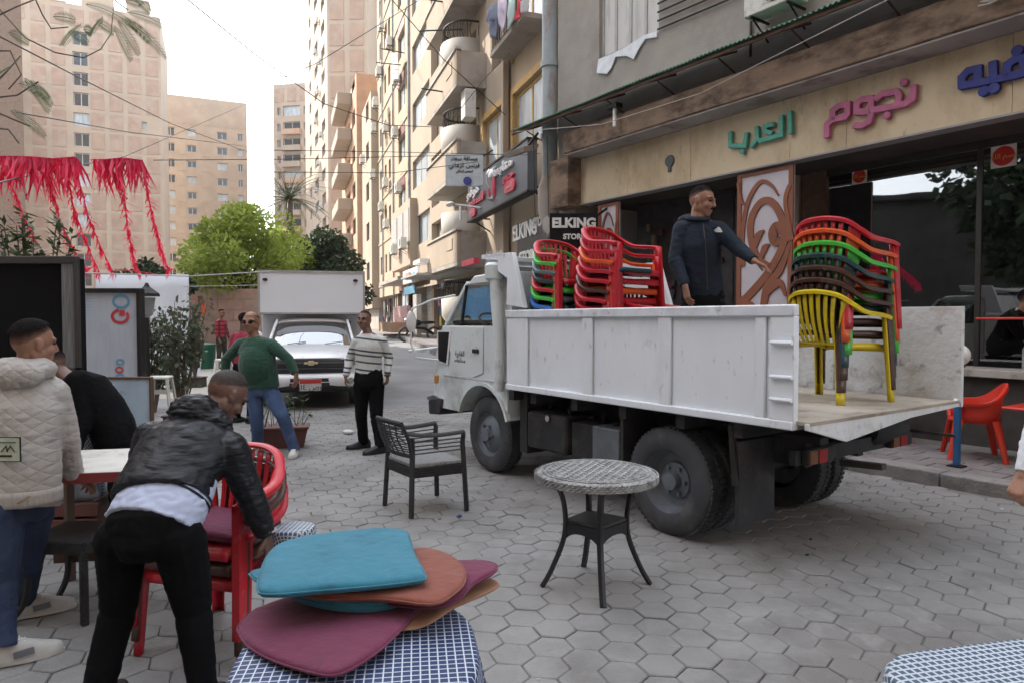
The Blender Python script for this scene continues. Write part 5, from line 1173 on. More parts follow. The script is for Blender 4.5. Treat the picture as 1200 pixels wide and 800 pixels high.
build(MB().tube([(2.66, -.4, .40), (2.66, -1.6, .40)], .05, 8), 'axle', m_under, truck)
for y in (-.62, -1.3): build(B(-.75, 3.5, y - .04, y + .04, .60, .78), 'chassis_rail', m_under, truck)
for x in (-.6, -.1, .5, 1.1, 1.7, 2.06): build(B(x, x + .08, -1.9, -.08, .83, .945), 'cross_member', m_under, truck)
for y in (-.55, -1.38): build(B(-.9, 2.0, y - .05, y + .05, .785, .83), 'subframe', m_under, truck)
build(MB().box(1.35, 1.95, -.55, -.16, .38, .74), 'fuel_tank', m_under, truck, bevel=.03); build(B(.62, .95, -.5, -.12, .42, .72), 'battery_box', m_rim, truck, bevel=.015)
build(B(1.0, 1.32, -.5, -.2, .35, .7), 'tool_box', m_under, truck, bevel=.015); build(MB().lathe((1.6, -.158, .70), [(.03, 0), (.03, .02)], 12, 'y'), 'filler_cap', m_chrome, truck)
build(MB().box(2.0, 2.12, -.6, -.2, .3, .95), 'cab_mudguard', m_under, truck); build(B(.55, .58, -.5, -.1, .3, .9), 'mud_flap', m_under, truck)
build(MB().box(-.56, -.53, -.50, -.10, .22, .80), 'mud_flap', m_under, truck); build(MB().bar((-.50, -.09, .92), (-.54, -.09, .5), .03, .04), 'flap_stay', m_iron, truck)
build(MB().box(-.85, -.80, -1.7, -.30, .66, .76), 'rear_bar', m_under, truck)
for y0 in (-.52, -1.62):
    tl = build(B(-.90, -.85, y0 - .16, y0 + .16, .66, .77), 'tail_light', m_under, truck, bevel=.01)
    build(B(-.915, -.901, y0 - .05, y0 + .05, .67, .76), 'red_lens', mat('dull_red_lens', (.30, .012, .01), rough=.3), tl); build(B(-.912, -.901, y0 + .06, y0 + .15, .67, .76), 'amber_lens', mat('dull_amber_lens', (.16, .06, .02), rough=.4), tl)
build(MB().lathe((-.82, -1.5, .80), [(.08, -.22), (.11, -.18), (.11, .2), (.08, .24)], 20, 'y'), 'drum', m_under, truck, smooth=40)
build(MB().bar((-.8, -.95, .6), (-1.1, -.95, .62), .06, .04), 'tow_arm', m_under, truck); build(MB().bar((-.8, -1.7, .78), (-1.22, -1.75, .77), .03, .02), 'hinge_arm', m_under, truck)
for i in range(9):
    x = .2 + i * .2; build(MB().tube([(x, -.25 - .05 * (i % 3), .8 - .06 * (i % 2)), (x + .12, -.4, .62 + .05 * (i % 3))], .022, 6), 'linkage', m_under, truck)
build(MB().tube([(-.5, -.55, .55), (0, -.55, .50), (.5, -.55, .55)], .045, 6, sx=(0, 0, 1)), 'leaf_spring', m_under, truck)
# ================================================================== WHITE BOX VAN
vc = P(363, 470, 12.3); van = thing('box_van', 'white pickup based box van facing us, parked beyond the two standing men', 'van', (vc.x, vc.y, 0), radians(14))
m_vw = mat('van_white_paint', (.80, .81, .82), rough=.22, var=.03, scale=2, coat=.4, dirt=(.52, .53, .52), dirt_amt=.2); m_vbox = mat('van_box_panel', (.78, .81, .84), rough=.4, var=.03, scale=1)
m_plas = mat('black_plastic', (.02, .02, .022), rough=.5)
W2 = .87
def loft(profile, half, name, m, crown=.03, n=12, fx=lambda f: 1.0, par=None, **k):
    rows = []
    for (y, z, w_) in profile:
        rows.append([(w_ * (2 * i / n - 1), y + .10 * (abs(2 * i / n - 1) ** 3) * half, z - crown * (2 * i / n - 1) ** 2 - .03 * abs(2 * i / n - 1) ** 8) for i in range(n + 1)])
    return build(MB().grid(rows), name, m, par or van, smooth=50, **k)
loft([(.02, .93, W2 - .08), (.10, .99, W2 - .06), (.35, 1.06, W2 - .03), (.8, 1.13, W2 - .02), (1.05, 1.16, W2 - .02)], 1.2, 'bonnet', m_vw)
loft([(.0, .40, W2), (-.06, .45, W2), (-.07, .57, W2), (-.05, .63, W2), (.02, .66, W2)], 1.2, 'bumper', m_vw, crown=0)
loft([(.03, .65, W2 - .02), (.02, .94, W2 - .06)], 1.2, 'front_panel', m_vw, crown=0)
loft([(.0, .36, W2 - .05), (-.04, .44, W2 - .02)], 1.2, 'lower_valance', m_plas, crown=0)
build(MB().box(-W2 + .01, W2 - .01, .12, 1.05, .4, .9), 'front_body', m_vw, van)
for s in (-1, 1): build(MB().prism([(.15, .38), (.15, .95), (1.1, 1.14), (2.6, 1.14), (2.6, .4), (1.28, .4), (1.2, .66), (.98, .82), (.72, .82), (.5, .66), (.42, .4)], s * (W2 - .02), s * W2, 'x'), 'side_panel', m_vw, van, bevel=.01)
gr = loft([(-.005, .67, .66), (-.02, .70, .72), (-.015, .90, .70), (.0, .93, .64)], 1.0, 'grille', m_plas, crown=0)
loft([(-.03, .845, .70), (-.035, .87, .70)], 1.0, 'grille_bar', mat('satin_grey_bar', (.18, .18, .19), rough=.3, metal=.7), crown=0)
gl_ = loft([(-.075, .42, .60), (-.08, .58, .64)], 1.2, 'lower_grille', m_plas, crown=0)
loft([(-.03, .745, .71), (-.035, .76, .71)], 1.0, 'grille_bar', mat('satin_grey_bar', (.18, .18, .19)), crown=0)
loft([(-.085, .50, .62), (-.088, .515, .62)], 1.2, 'lower_bar', m_vw, crown=0)
mbp = MB(); bt = [(-.125, -.02), (-.11, .018), (-.05, .018), (-.045, .04), (.045, .04), (.05, .018), (.125, .018), (.11, -.02), (.05, -.02), (.045, -.04), (-.045, -.04), (-.05, -.02)]
build(MB().prism([(x + .03, z + .85) for x, z in bt], -.06, -.038, 'y'), 'emblem', mat('gold_emblem', (.72, .62, .38), rough=.3, metal=.6), van, bevel=.004)
for s in (-1, 1):
    build(MB().hexa([(s * .62, .0, .76), (s * .85, .12, .80), (s * .85, .3, .80), (s * .6, .3, .76)], [(s * .60, .02, .93), (s * .83, .16, .98), (s * .83, .35, .99), (s * .6, .3, .95)]), 'headlight', m_chrome, van, bevel=.01)
    build(MB().lathe((s * .72, -.02, .52), [(.06, 0), (.06, -.02)], 16, 'y'), 'fog_lamp', m_chrome, van)
    build(MB().ell((s * 1.0, 1.15, 1.28), (.10, .07, .13)), 'mirror', m_vw, van, smooth=True); build(MB().bar((s * .85, 1.2, 1.2), (s * .95, 1.16, 1.22), .05, .05), 'mirror_stalk', m_plas, van)
    build(MB().bar((s * .80, 1.05, 1.15), (s * .68, 1.62, 1.62), .05, .05), 'windscreen_pillar', m_vw, van, bevel=.01)
    tw = build(MB().lathe((s * .80, .85, .35), [(.2, -.1), (.34, -.1), (.36, -.06), (.36, .08), (.34, .1), (.2, .1)], 30, 'x'), 'wheel', m_tyre, van, smooth=40)
    build(MB().lathe((s * .80, 3.6, .35), [(.2, -.1), (.34, -.1), (.36, -.06), (.36, .08), (.34, .1), (.2, .1)], 24, 'x'), 'wheel', m_tyre, van, smooth=40)
loft([(1.03, 1.15, .79), (1.2, 1.30, .76), (1.4, 1.47, .72), (1.60, 1.60, .67)], .5, 'windscreen', glassmat('van_windscreen', .45, (.25, .27, .27)), crown=.02)
build(B(-.75, .75, 1.9, 1.95, .9, 1.6), 'cab_rear_wall', m_plas, van); build(B(-.82, .82, 1.1, 1.9, .8, 1.05), 'dashboard', m_plas, van)
loft([(1.58, 1.60, .69), (1.68, 1.645, .69), (2.0, 1.66, .69), (2.5, 1.66, .69)], .5, 'roof', m_vw, crown=.03, solid=.02)
for s in (-.45, .25): build(MB().bar((s, 1.02, 1.155), (s + .34, 1.06, 1.20), .014, .014), 'wiper', m_plas, van)
build(B(-1.03, 1.03, 1.55, 5.0, 1.74, 2.60), 'cargo_box', m_vbox, van, bevel=.02); build(B(-1.03, 1.03, 2.15, 5.0, .72, 1.735), 'cargo_box_lower', m_vbox, van, bevel=.01)
bxf = MB().box(-1.04, 1.04, 1.535, 1.55, 2.56, 2.61).box(-1.04, 1.04, 1.535, 1.55, 1.735, 1.77).box(-1.04, -1.0, 1.533, 1.549, 1.775, 2.555).box(1.0, 1.04, 1.533, 1.549, 1.775, 2.555); build(bxf, 'box_trim', m_alu, van)
for s in (-.9, .85): build(MB().ell((s, 1.53, 2.42), (.05, .02, .03)), 'marker_lamp', m_plas, van)
pt = build(MB().box(-.17, .21, -.115, -.105, .36, .57), 'licence_plate', mat('plate_pale', (.5, .5, .5), rough=.5), van, bevel=.004)
build(MB().box(-.165, .205, -.118, -.1155, .49, .565), 'red_band', mat('plate_red', (.45, .03, .03), rough=.5), pt)
put_text('\u0661\u0661\u0664 \u0635\u0648', .14, .003, m_blk, pt, (.02, -.118, .425), (pi / 2, 0, 0))
build(B(-.8, .8, .3, 4.9, .3, .42), 'underbody', m_under, van)
# ================================================================== PLASTIC CHAIRS
def plastic(name, col, dirt=None):
    return mat(name, col, rough=.36, var=.10, scale=3, dirt=dirt or tuple(c * .65 + .03 for c in col), dirt_amt=.35, dirt_scale=5, wear=tuple(c * .7 + .13 for c in col), wear_amt=.14, wear_scale=16, bump=.08, bscale=60)
PC = {'red': plastic('chair_red', (.50, .012, .025)), 'orange': plastic('chair_orange', (.72, .10, .015)), 'green': plastic('chair_green', (.06, .50, .05)),
      'teal': plastic('chair_dark_teal', (.015, .055, .06)), 'brown': plastic('chair_brown', (.07, .028, .018)), 'yellow': plastic('chair_yellow', (.72, .56, .01)), 'blue': plastic('chair_blue', (.03, .14, .50)), 'grey': plastic('chair_slate', (.10, .17, .19))}
def catmull(pts, n=6):
    P_ = [V(p) for p in pts]; out = []
    for i in range(len(P_) - 1):
        p0, p1, p2, p3 = P_[max(i - 1, 0)], P_[i], P_[i + 1], P_[min(i + 2, len(P_) - 1)]
        for k in range(n):
            t = k / n; out.append(.5 * ((2 * p1) + (p2 - p0) * t + (2 * p0 - 5 * p1 + 4 * p2 - p3) * t * t + (3 * p1 - p0 - 3 * p2 + p3) * t ** 3))
    out.append(P_[-1]); return out
CH_PARTS = {}
def chair_parts():
    """facing +y, origin on the floor"""
    D = {}
    # rim: from the left arm front, round the back to the right arm front
    half = [(0, -.285, .80), (-.10, -.277, .793), (-.19, -.235, .765), (-.245, -.165, .705), (-.272, -.08, .655), (-.283, .02, .638), (-.285, .12, .628), (-.283, .20, .612)]
    full = [(-x, y, z) for x, y, z in half[::-1]] + half[1:]
    c = catmull(full, 5); rows = []
    for i, p in enumerate(c):
        t = (c[min(i + 1, len(c) - 1)] - c[max(i - 1, 0)]).normalized(); out = t.cross(V((0, 0, 1))); out.normalize()
        if out.dot(V((p.x, p.y + .05, 0))) < 0: out = -out
        up = out.cross(t); up = -up if up.z < 0 else up; f = min(1, abs(p.x) / .27) ** 3 if p.y > -.15 else 0
        prof = [(.024, -.022), (.026, 0), (.014, .010), (-.012, .008), (-.022, .0), (-.018, -.012), (.0, -.004), (.017, -.02)]
        rows.append([p + out * a * (1 + .25 * f) + up * b for a, b in prof])
    D['rim'] = MB().grid(rows, closed=True); D['rim'].add([tuple(q) for q in rows[0]], [list(range(8))]); D['rim'].add([tuple(q) for q in rows[-1]], [list(range(8))[::-1]])
    # seat
    rows = []
    for j in range(9):
        y = -.20 + .43 * j / 8; w_ = .195 + .045 * j / 8; r = []
        for i in range(11):
            f = 2 * i / 10 - 1; z = .425 - .018 * (1 - f * f) * sin(pi * min(1, (j + .5) / 8.5)) - (.02 * (j / 8) ** 6); r.append((w_ * f, y, z))
        rows.append(r)
    s = MB().grid(rows); s.grid([[(p[0], p[1] + .001, p[2]) for p in rows[-1]], [(p[0], p[1] + .008, p[2] - .045) for p in rows[-1]]])
    for sgn in (0, -1): s.grid([[r[sgn] for r in rows], [(r[sgn][0] * 1.01, r[sgn][1], r[sgn][2] - .04) for r in rows]])
    D['seat'] = s
    def slat(x0, x1, w0, w1):
        rows = []
        for k in range(8):
            f = k / 7; x = x0 + (x1 - x0) * f; z = .425 + (.775 - .425 - abs(x1) ** 2 * 1.0) * f; y = -.195 - .085 * f - .02 * sin(pi * f) + abs(x) ** 2 * .9; w_ = (w0 + (w1 - w0) * f) / 2
            rows.append([(x - w_, y, z), (x - w_ * .5, y - .004, z), (x + w_ * .5, y - .004, z), (x + w_, y, z)])
        return MB().grid(rows)
    D['slats'] = [slat(x0, x1, .022, .034) for x0, x1 in ((0, 0), (-.042, -.056), (.042, .056), (-.084, -.112), (.084, .112), (-.124, -.165), (.124, .165))]
    D['sides'] = []
    for s_ in (-1, 1):
        rows = []
        for k in range(8):
            f = k / 7; z = .425 + .30 * f; rows.append([(s_ * (.155 + .05 * f), -.20 - .03 * f, z), (s_ * (.175 + .058 * f), -.19 - .0 * f, z), (s_ * (.20 + .055 * f), -.165 + .01 * f, z - .02 * f)])
        D['sides'].append(MB().grid(rows))
    D['legs'] = []
    for s_ in (-1, 1):
        rows = []                                         # front leg: channel section reaching up to the arm
        for f in [k / 8 for k in range(9)]:
            z = .615 * (1 - f); w_ = .034 - .012 * f; cx = s_ * (.283 + .018 * f); cy = .185 + .045 * f
            rows.append([(cx - s_ * .036 * (1 - .3 * f), cy - w_ * .2, z), (cx - s_ * .028, cy + w_, z), (cx + s_ * .006, cy + w_ * .9, z), (cx + s_ * .008, cy - w_, z), (cx - s_ * .006, cy - w_ * 1.3, z)])
        D['legs'].append(MB().grid(rows))
        rows = []                                         # gusset web from arm to seat handled by leg width above the seat
        for f in [k / 8 for k in range(9)]:
            z = .44 * (1 - f); cx = s_ * (.19 + .06 * f); cy = -.195 - .085 * f; w_ = .055 - .022 * f
            rows.append([(cx - s_ * w_ * .9, cy - .012, z), (cx - s_ * w_ * .3, cy - .022, z), (cx + s_ * .010, cy - .018, z), (cx + s_ * .014, cy + .012, z), (cx + s_ * .008, cy + w_ * .9, z)])
        D['legs'].append(MB().grid(rows))
    return {k: ([m.mesh('p') for m in v] if isinstance(v, list) else v.mesh('p')) for k, v in D.items()}
CHP = chair_parts(); CHM = {}
def plastic_chair(color, label, loc, rz, group=None, rot=None):
    t = thing('plastic_chair', label, 'chair', loc, rz, group)
    if rot: t.rotation_euler = rot
    def put(me, name, th=.006):
        key = (id(me), color)
        if key not in CHM:
            m2 = me.copy(); m2.name = name; m2.materials.clear(); m2.materials.append(PC[color]); shade(m2, 50); CHM[key] = m2
        o = link(name, CHM[key], t); md = o.modifiers.new('s', 'SOLIDIFY'); md.thickness = th; md.offset = 0; return o
    o = put(CHP['rim'], 'armrest', .002); put(CHP['seat'], 'seat', .006)
    b = put(CHP['slats'][0], 'backrest')
    for m in CHP['slats'][1:]: put(m, 'backrest_slat')
    for m in CHP['sides']: put(m, 'backrest_side')
    for m in CHP['legs']: put(m, 'leg')
    return t
def stack(colors, labels, base, rz, group, dz=.083, dyf=.018, rx_=0.0, sc=1.0):
    for k, (c, lb) in enumerate(zip(colors, labels)):
        f = V((-sin(rz), cos(rz), 0)) * dyf * k
        q_ = plastic_chair(c, lb, (base[0] + f.x + random.uniform(-.006, .006), base[1] + f.y, base[2] + dz * k), rz + random.uniform(-.035, .035), group); q_.scale = (sc, sc, sc)
# yellow-bottomed stack on the open tail of the truck
b = TR.world((-.62, -.80, ZF)); PY = P(992, 466, 4.75)
b = TR.world((-.52, -1.33, ZF))
stack(['yellow', 'brown', 'brown', 'teal', 'green', 'orange', 'red'],
      ['yellow plastic armchair at the bottom of the stack on the truck tail', 'brown plastic armchair directly above the yellow one', 'upper brown plastic armchair, third from the bottom of the tail stack', 'dark teal plastic armchair in the middle of the tail stack',
       'bright green plastic armchair, third from the top of the tail stack', 'orange plastic armchair just under the top red one on the truck tail', 'red plastic armchair at the very top of the tail stack'],
      (b.x, b.y, ZF), radians(-60), 'plastic chairs stacked on the tail of the truck', .092, .012, sc=1.05)
b = G(655, 400, ZF); b = P(661, 385, 6.58)
stack(['teal', 'blue', 'green', 'red', 'teal', 'grey', 'green', 'red'],
      ['lowest dark teal chair of the left stack on the truck', 'blue plastic chair near the bottom of the left stack', 'lower green plastic chair above the blue one', 'red plastic chair in the middle of the left stack', 'dark teal chair under the slate one in the left stack', 'slate grey plastic chair below the upper green one', 'upper green plastic chair just beneath the top red chair of the left stack', 'red plastic chair on top of the left stack by the cab guard'],
      (b.x, b.y, ZF), radians(-145), 'plastic chairs in the left stack on the truck bed', .080, .012, sc=1.05)
b = P(717, 385, 6.15)
stack(['red', 'red', 'brown', 'red', 'red', 'orange', 'red', 'red'],
      ['lowest red chair of the taller middle stack', 'second lowest red chair of the taller middle stack', 'brown plastic chair in the lower part of the middle stack', 'red chair directly above the brown one in the middle stack', 'red chair under the orange one in the middle stack', 'orange plastic chair in the upper part of the middle stack', 'red chair just above the orange one in the middle stack', 'red plastic chair on top of the taller middle stack'],
      (b.x, b.y, ZF + .05), radians(-138), 'plastic chairs in the middle stack on the truck bed', .082, .012, sc=1.05)
b = P(768, 385, 5.9)
plastic_chair('red', 'single low red plastic chair between the middle stack and the standing man', (b.x, b.y, ZF + .10), radians(-135)); plastic_chair('teal', 'dark teal chair under the single low red chair', (b.x - .02, b.y + .02, ZF + .01), radians(-137))
# cushion on the middle stack
o = build(B(-.2, .2, -.2, .2, 0, .04), 'seat_cushion', mat('dark_teal_cushion', (.012, .04, .05), rough=.7), loc=(b.x - .30, b.y + .05, 2.02), rot=(0, 0, radians(-138)), bevel=.015); tag(o, 'dark teal seat cushion squeezed into the middle chair stack', 'cushion')
# foreground stack the man in the black jacket is lifting
fb = (-1.47, 3.42)
for k, (c, lb) in enumerate([('red', 'lower red plastic armchair held by the man in the black puffer jacket'), ('brown', 'brown plastic armchair between the two red ones at the lower left'), ('red', 'upper red plastic armchair with a maroon cushion, held by the man in black')]):
    plastic_chair(c, lb, (fb[0] - .004 * k, fb[1] - .012 * k, .075 * k), radians(165), 'plastic chairs lifted by the man in the black jacket')
# ================================================================== CUSHIONS ON THE CHECKED TABLE
def fabric(name, col, **k): return mat(name, col, rough=.9, var=.06, scale=14, bump=.35, bscale=22, sheen=.08, dirt=tuple(c * .7 for c in col), dirt_amt=.3, dirt_scale=7, wear=tuple(c * .8 + .05 for c in col), wear_amt=.15, wear_scale=9, **k)
m_teal = fabric('teal_fabric', (.03, .165, .23)); m_mar = fabric('maroon_fabric', (.13, .02, .052)); m_rust2 = fabric('rust_fabric', (.20, .06, .038)); m_tan = mat('tan_plywood', (.30, .155, .09), rough=.7, var=.15, scale=6)
def pad(name, label, pts, z, th, m, cat='cushion', tilt=None, group='seat cushions piled on the checked table', puff=.5):
    """pixel outline laid on the plane z, given thickness and a soft edge"""
    W = [G(u, v, z) for u, v in pts]; c = sum(W, V()) / len(W); n = len(W); cc = catmull(W + [W[0]], 3)[:-1]
    rows = []
    for (f, h) in ((.0, 0), (.80, 0), (.97, .0), (1.0, .3), (1.0, .65), (.97, .93), (.88, 1.0), (.6, 1.0 + puff * .25), (.3, 1.0 + puff * .32), (.0, 1.0 + puff * .33)):
        rows.append([(p.x - c.x) * f + 0 for p in cc]); rr = []
        for p in cc:
            q = (p - c) * max(f, .001); rr.append((q.x, q.y, h * th + (.007 * noise.noise(V((p.x * 9 * f, p.y * 9 * f, z * 7))) + .003 * noise.noise(V((p.x * 34 * f, p.y * 34 * f, z * 9)))) * (h > .5) + (tilt[0] * q.x + tilt[1] * q.y if tilt else 0)))
        rows[-1] = rr
    o = build(MB().grid(rows, closed=True), name, m, loc=(c.x, c.y, z), smooth=70, sub=1)
    if puff: sm_ = [((p - c) * 1.004) for p in cc]; build(MB().tube([(q.x, q.y, .5 * th + (tilt[0] * q.x + tilt[1] * q.y if tilt else 0)) for q in sm_ + [sm_[0]]], .0032, 6), 'piping', m, o, smooth=True)
    return tag(o, label, cat, group)
TZ = .745
pad('seat_cushion', 'large maroon seat cushion lying lowest over the left edge of the checked table', [(278, 735), (300, 712), (370, 695), (450, 690), (520, 700), (490, 725), (470, 748), (440, 775), (400, 797), (370, 795), (320, 776), (290, 756)], TZ + .012, .026, m_mar, tilt=(.06, 0))
pad('plywood_seat', 'tan plywood seat board under the cushions at the right of the pile', [(420, 715), (470, 690), (540, 680), (574, 679), (586, 688), (560, 702), (530, 715), (495, 737), (450, 738)], TZ + .02, .012, m_tan, puff=0)
pad('seat_cushion', 'maroon cushion corner sticking out right of the rust coloured cushion', [(420, 690), (470, 670), (520, 663), (556, 660), (580, 664), (580, 674), (555, 688), (535, 708), (500, 716), (440, 708)], TZ + .06, .022, m_mar)
pad('seat_cushion', 'small edge of a teal cushion below the rust coloured one', [(345, 706), (380, 697), (430, 698), (475, 706), (455, 716), (420, 719), (380, 715)], TZ + .05, .035, m_teal)
pad('seat_cushion', 'round rust coloured cushion under the top teal one', [(352, 702), (375, 680), (430, 660), (487, 648), (515, 650), (540, 665), (545, 685), (530, 702), (505, 713), (450, 707), (390, 706)], TZ + .088, .026, m_rust2, puff=.35)
pad('seat_cushion', 'corner of a teal cushion pointing left from under the top one', [(292, 676), (305, 672), (340, 668), (340, 690), (305, 686)], TZ + .115, .02, m_teal)
pad('seat_cushion', 'rectangular teal cushion on top of the cushion pile', [(304, 702), (302, 690), (312, 660), (328, 645), (370, 634), (430, 628), (472, 628), (480, 636), (485, 655), (498, 680), (490, 687), (430, 694), (370, 699), (325, 703)], TZ + .122, .034, m_teal, puff=.2)
# checked cloths
def checked(name, a, b, sc, blk=.5, line=.14):
    m = bpy.data.materials.new(name); m.use_nodes = True; n = m.node_tree.nodes; L = m.node_tree.links; bs = n['Principled BSDF']
    uv = n.new('ShaderNodeUVMap'); sp = n.new('ShaderNodeSeparateXYZ'); L.new(uv.outputs[0], sp.inputs[0]); outs = []
    for ax in ('X', 'Y'):
        mu = n.new('ShaderNodeMath'); mu.operation = 'MULTIPLY'; mu.inputs[1].default_value = sc; L.new(sp.outputs[ax], mu.inputs[0])
        fr = n.new('ShaderNodeMath'); fr.operation = 'FRACT'; L.new(mu.outputs[0], fr.inputs[0]); lt = n.new('ShaderNodeMath'); lt.operation = 'LESS_THAN'; lt.inputs[1].default_value = line; L.new(fr.outputs[0], lt.inputs[0]); outs.append(lt)
    mx = n.new('ShaderNodeMath'); mx.operation = 'MAXIMUM'; L.new(outs[0].outputs[0], mx.inputs[0]); L.new(outs[1].outputs[0], mx.inputs[1])
    mi = n.new('ShaderNodeMixRGB'); mi.inputs[1].default_value = (*a, 1); mi.inputs[2].default_value = (*b, 1); L.new(mx.outputs[0], mi.inputs[0]); L.new(mi.outputs[0], bs.inputs['Base Color']); bs.inputs['Roughness'].default_value = .6
    return m
m_chk = checked('navy_white_check', (.018, .035, .10), (.50, .54, .60), 44, line=.16); m_chk2 = checked('slate_white_check', (.05, .085, .13), (.46, .50, .54), 46, line=.30)
def draped(name, label, cx, cy, zt, r, drop, m, rz=0.0, seed=0, folds=11, sq=4.0):
    """round-cornered table cloth with hanging folds; flat uv so the weave follows the cloth"""
    n = 168; rows = []; uvs = []
    def rad(q): return r / (abs(cos(q)) ** sq + abs(sin(q)) ** sq) ** (1 / sq)
    prof = [(0, 0, 0), (.35, 0, 0), (.7, 0, 0), (.93, 0, 0), (.985, -.003, .0), (1.0, -.012, .0)] + [(1.0, -.012 - drop * k / 10, k / 10) for k in range(1, 11)]
    for (f, dz, g) in prof:
        rr, uu = [], []
        for i in range(n):
            q = 2 * pi * i / n; R0 = rad(q); fo = (sin(folds * q + seed) * .6 + sin((folds * 1.7) * q + 2 * seed) * .4); rad_ = R0 * f + g ** .8 * (.035 + .032 * fo) + (.02 * g if drop > .3 else 0)
            x, y = rad_ * cos(q), rad_ * sin(q); rr.append((x, y, dz + .0025 * noise.noise(V((x * 7, y * 7, seed))))); L_ = R0 * f + (abs(dz) if g > 0 else 0); uu.append((L_ * cos(q), L_ * sin(q)))
        rows.append(rr); uvs.append(uu)
    mb = MB().grid(rows, closed=True); me = bpy.data.meshes.new(name); me.from_pydata(mb.v, [], mb.f); me.materials.append(m)
    flat = [p for r_ in uvs for p in r_]; uvl = me.uv_layers.new(name='UVMap')
    for lp in me.loops: uvl.data[lp.index].uv = flat[lp.vertex_index]
    me.update(); me.shade_smooth(); o = link(name, me, None, (cx, cy, zt), (0, 0, rz)); md = o.modifiers.new('s', 'SOLIDIFY'); md.thickness = .003; md.offset = 1
    return tag(o, label, 'tablecloth')
def simple_table(label, cx, cy, zt, r, m, rz=0.0, round_=True):
    t = thing('table', label, 'table', (cx, cy, 0), rz)
    build(MB().lathe((0, 0, 0), [(r * .97, zt - .03), (r, zt - .02), (r, zt - .008), (r * .97, zt)], 36) if round_ else B(-r, r, -r, r, zt - .03, zt), 'tabletop', m, t, bevel=.005)
    for a in (-1, 1):
        for b in (-1, 1): build(MB().bar((a * r * .6, b * r * .6, 0), (a * r * .55, b * r * .55, zt - .032), .04, .04), 'leg', m, t)
    return t
def corner(u, v): return G(u, v, TZ)
cc1 = corner(575, 704); cc2 = corner(300, 700)
tx_, ty_ = (cc1.x + cc2.x) / 2 + .03, cc1.y - .31
simple_table('table hidden under the navy checked cloth in the foreground', tx_, ty_, TZ - .006, .27, m_blackp, .0, True)
draped('tablecloth', 'navy and white checked tablecloth hanging in folds under the pile of cushions', tx_, ty_, TZ, .315, .42, m_chk, radians(8), 1.3, 9, 2.9)
e1_ = corner(1052, 790); e2_ = corner(1200, 757)
simple_table('table under the pale checked cloth at the bottom right corner', 1.32, 1.47, TZ - .006, .33, m_blackp, .15, True)
draped('tablecloth', 'slate and white checked tablecloth on the table at the bottom right corner', 1.335, 1.47, TZ, .37, .3, m_chk2, radians(12), .4, 9, 5.0)
# small checked cloths glimpsed at the left
cp = G(338, 592, .45); o = draped('hanging_cloth', 'checked cloth hanging behind the rim of the red chairs at the lower left', -1.08, 3.35, .60, .10, .28, m_chk2, 0, 2.0, 5, 2.2)
cp = P(385 - 300, 530, 4.2); draped('hanging_cloth', 'small piece of checked cloth behind the pale jacketed man', P(92, 520, 4.9).x, 4.9, .86, .12, .5, m_chk2, 0, 3.0, 4, 2.2)
# maroon cushion on the held red chair
R_ = radians(165); o = build(B(-.205, .205, -.19, .22, 0, .045), 'seat_cushion', m_mar, loc=(fb[0] + .024, fb[1] - .02, .155 + .425), rot=(radians(4), radians(-6), R_), bevel=.018, smooth=40); tag(o, 'maroon cushion lying on the seat of the red chair held by the man in black', 'cushion')

# ================================================================== DARK WICKER CHAIR AND ROUND TABLE
m_wick = mat('black_woven_resin', (.025, .024, .024), rough=.55, var=.3, scale=30, bump=.8, bscale=140); m_wickt = mat('worn_wicker_seat', (.30, .30, .29), rough=.7, var=.25, scale=25, bump=.8, bscale=120, stretch=(1, 3, 1))
def legp(p0, p1, p2, w_=.042): return MB().tube(catmull([p0, p1, p2], 5), [(w_ / 2, w_ / 2)] * 11, 8)
f1, f2, f3, f4 = G(482, 607), G(451, 591), G(512, 580), G(547, 598)      # feet as seen
c0 = (f1 + f2 + f3 + f4) / 4
t = thing('garden_chair', 'black resin wicker garden armchair standing alone in the street', 'chair', (c0.x, c0.y, 0))
L4 = [f - c0 for f in (f1, f2, f3, f4)]                                   # f1,f2: back; f4,f3: front
SH = .44; in_ = [V((p.x * .84, p.y * .84, SH)) for p in L4]
for i, p in enumerate(L4):
    hi = .60 if i >= 2 else .55
    build(MB().bar(p, V((p.x * .90, p.y * .90, hi)), .04, .034).bar(V((p.x * .90, p.y * .90, hi - .01)), V((p.x * .93, p.y * .93, .66)), .038, .032), 'leg', m_wick, t, bevel=.006)
sp_ = lambda k, z: V((L4[k].x * .93, L4[k].y * .93, z))
q = [V((p.x * .98, p.y * .98, 0)) * .95 for p in L4]
build(MB().hexa([(q[0].x, q[0].y, SH - .03), (q[3].x, q[3].y, SH - .03), (q[2].x, q[2].y, SH - .03), (q[1].x, q[1].y, SH - .03)], [(q[0].x, q[0].y, SH), (q[3].x, q[3].y, SH), (q[2].x, q[2].y, SH), (q[1].x, q[1].y, SH)]), 'seat', m_wickt, t, bevel=.008)
for a, b in ((0, 1), (1, 2), (2, 3), (3, 0)):
    pa, pb = L4[a] * .93, L4[b] * .93; ap = MB()
    for k in range(4): ap.bar(pa + V((0, 0, SH - .045 - .018 * k)), pb + V((0, 0, SH - .045 - .018 * k)), .022, .013)
    ap.bar(pa * .98 + V((0, 0, SH - .075)), pb * .98 + V((0, 0, SH - .075)), .012, .085); build(ap, 'apron', m_wick, t)
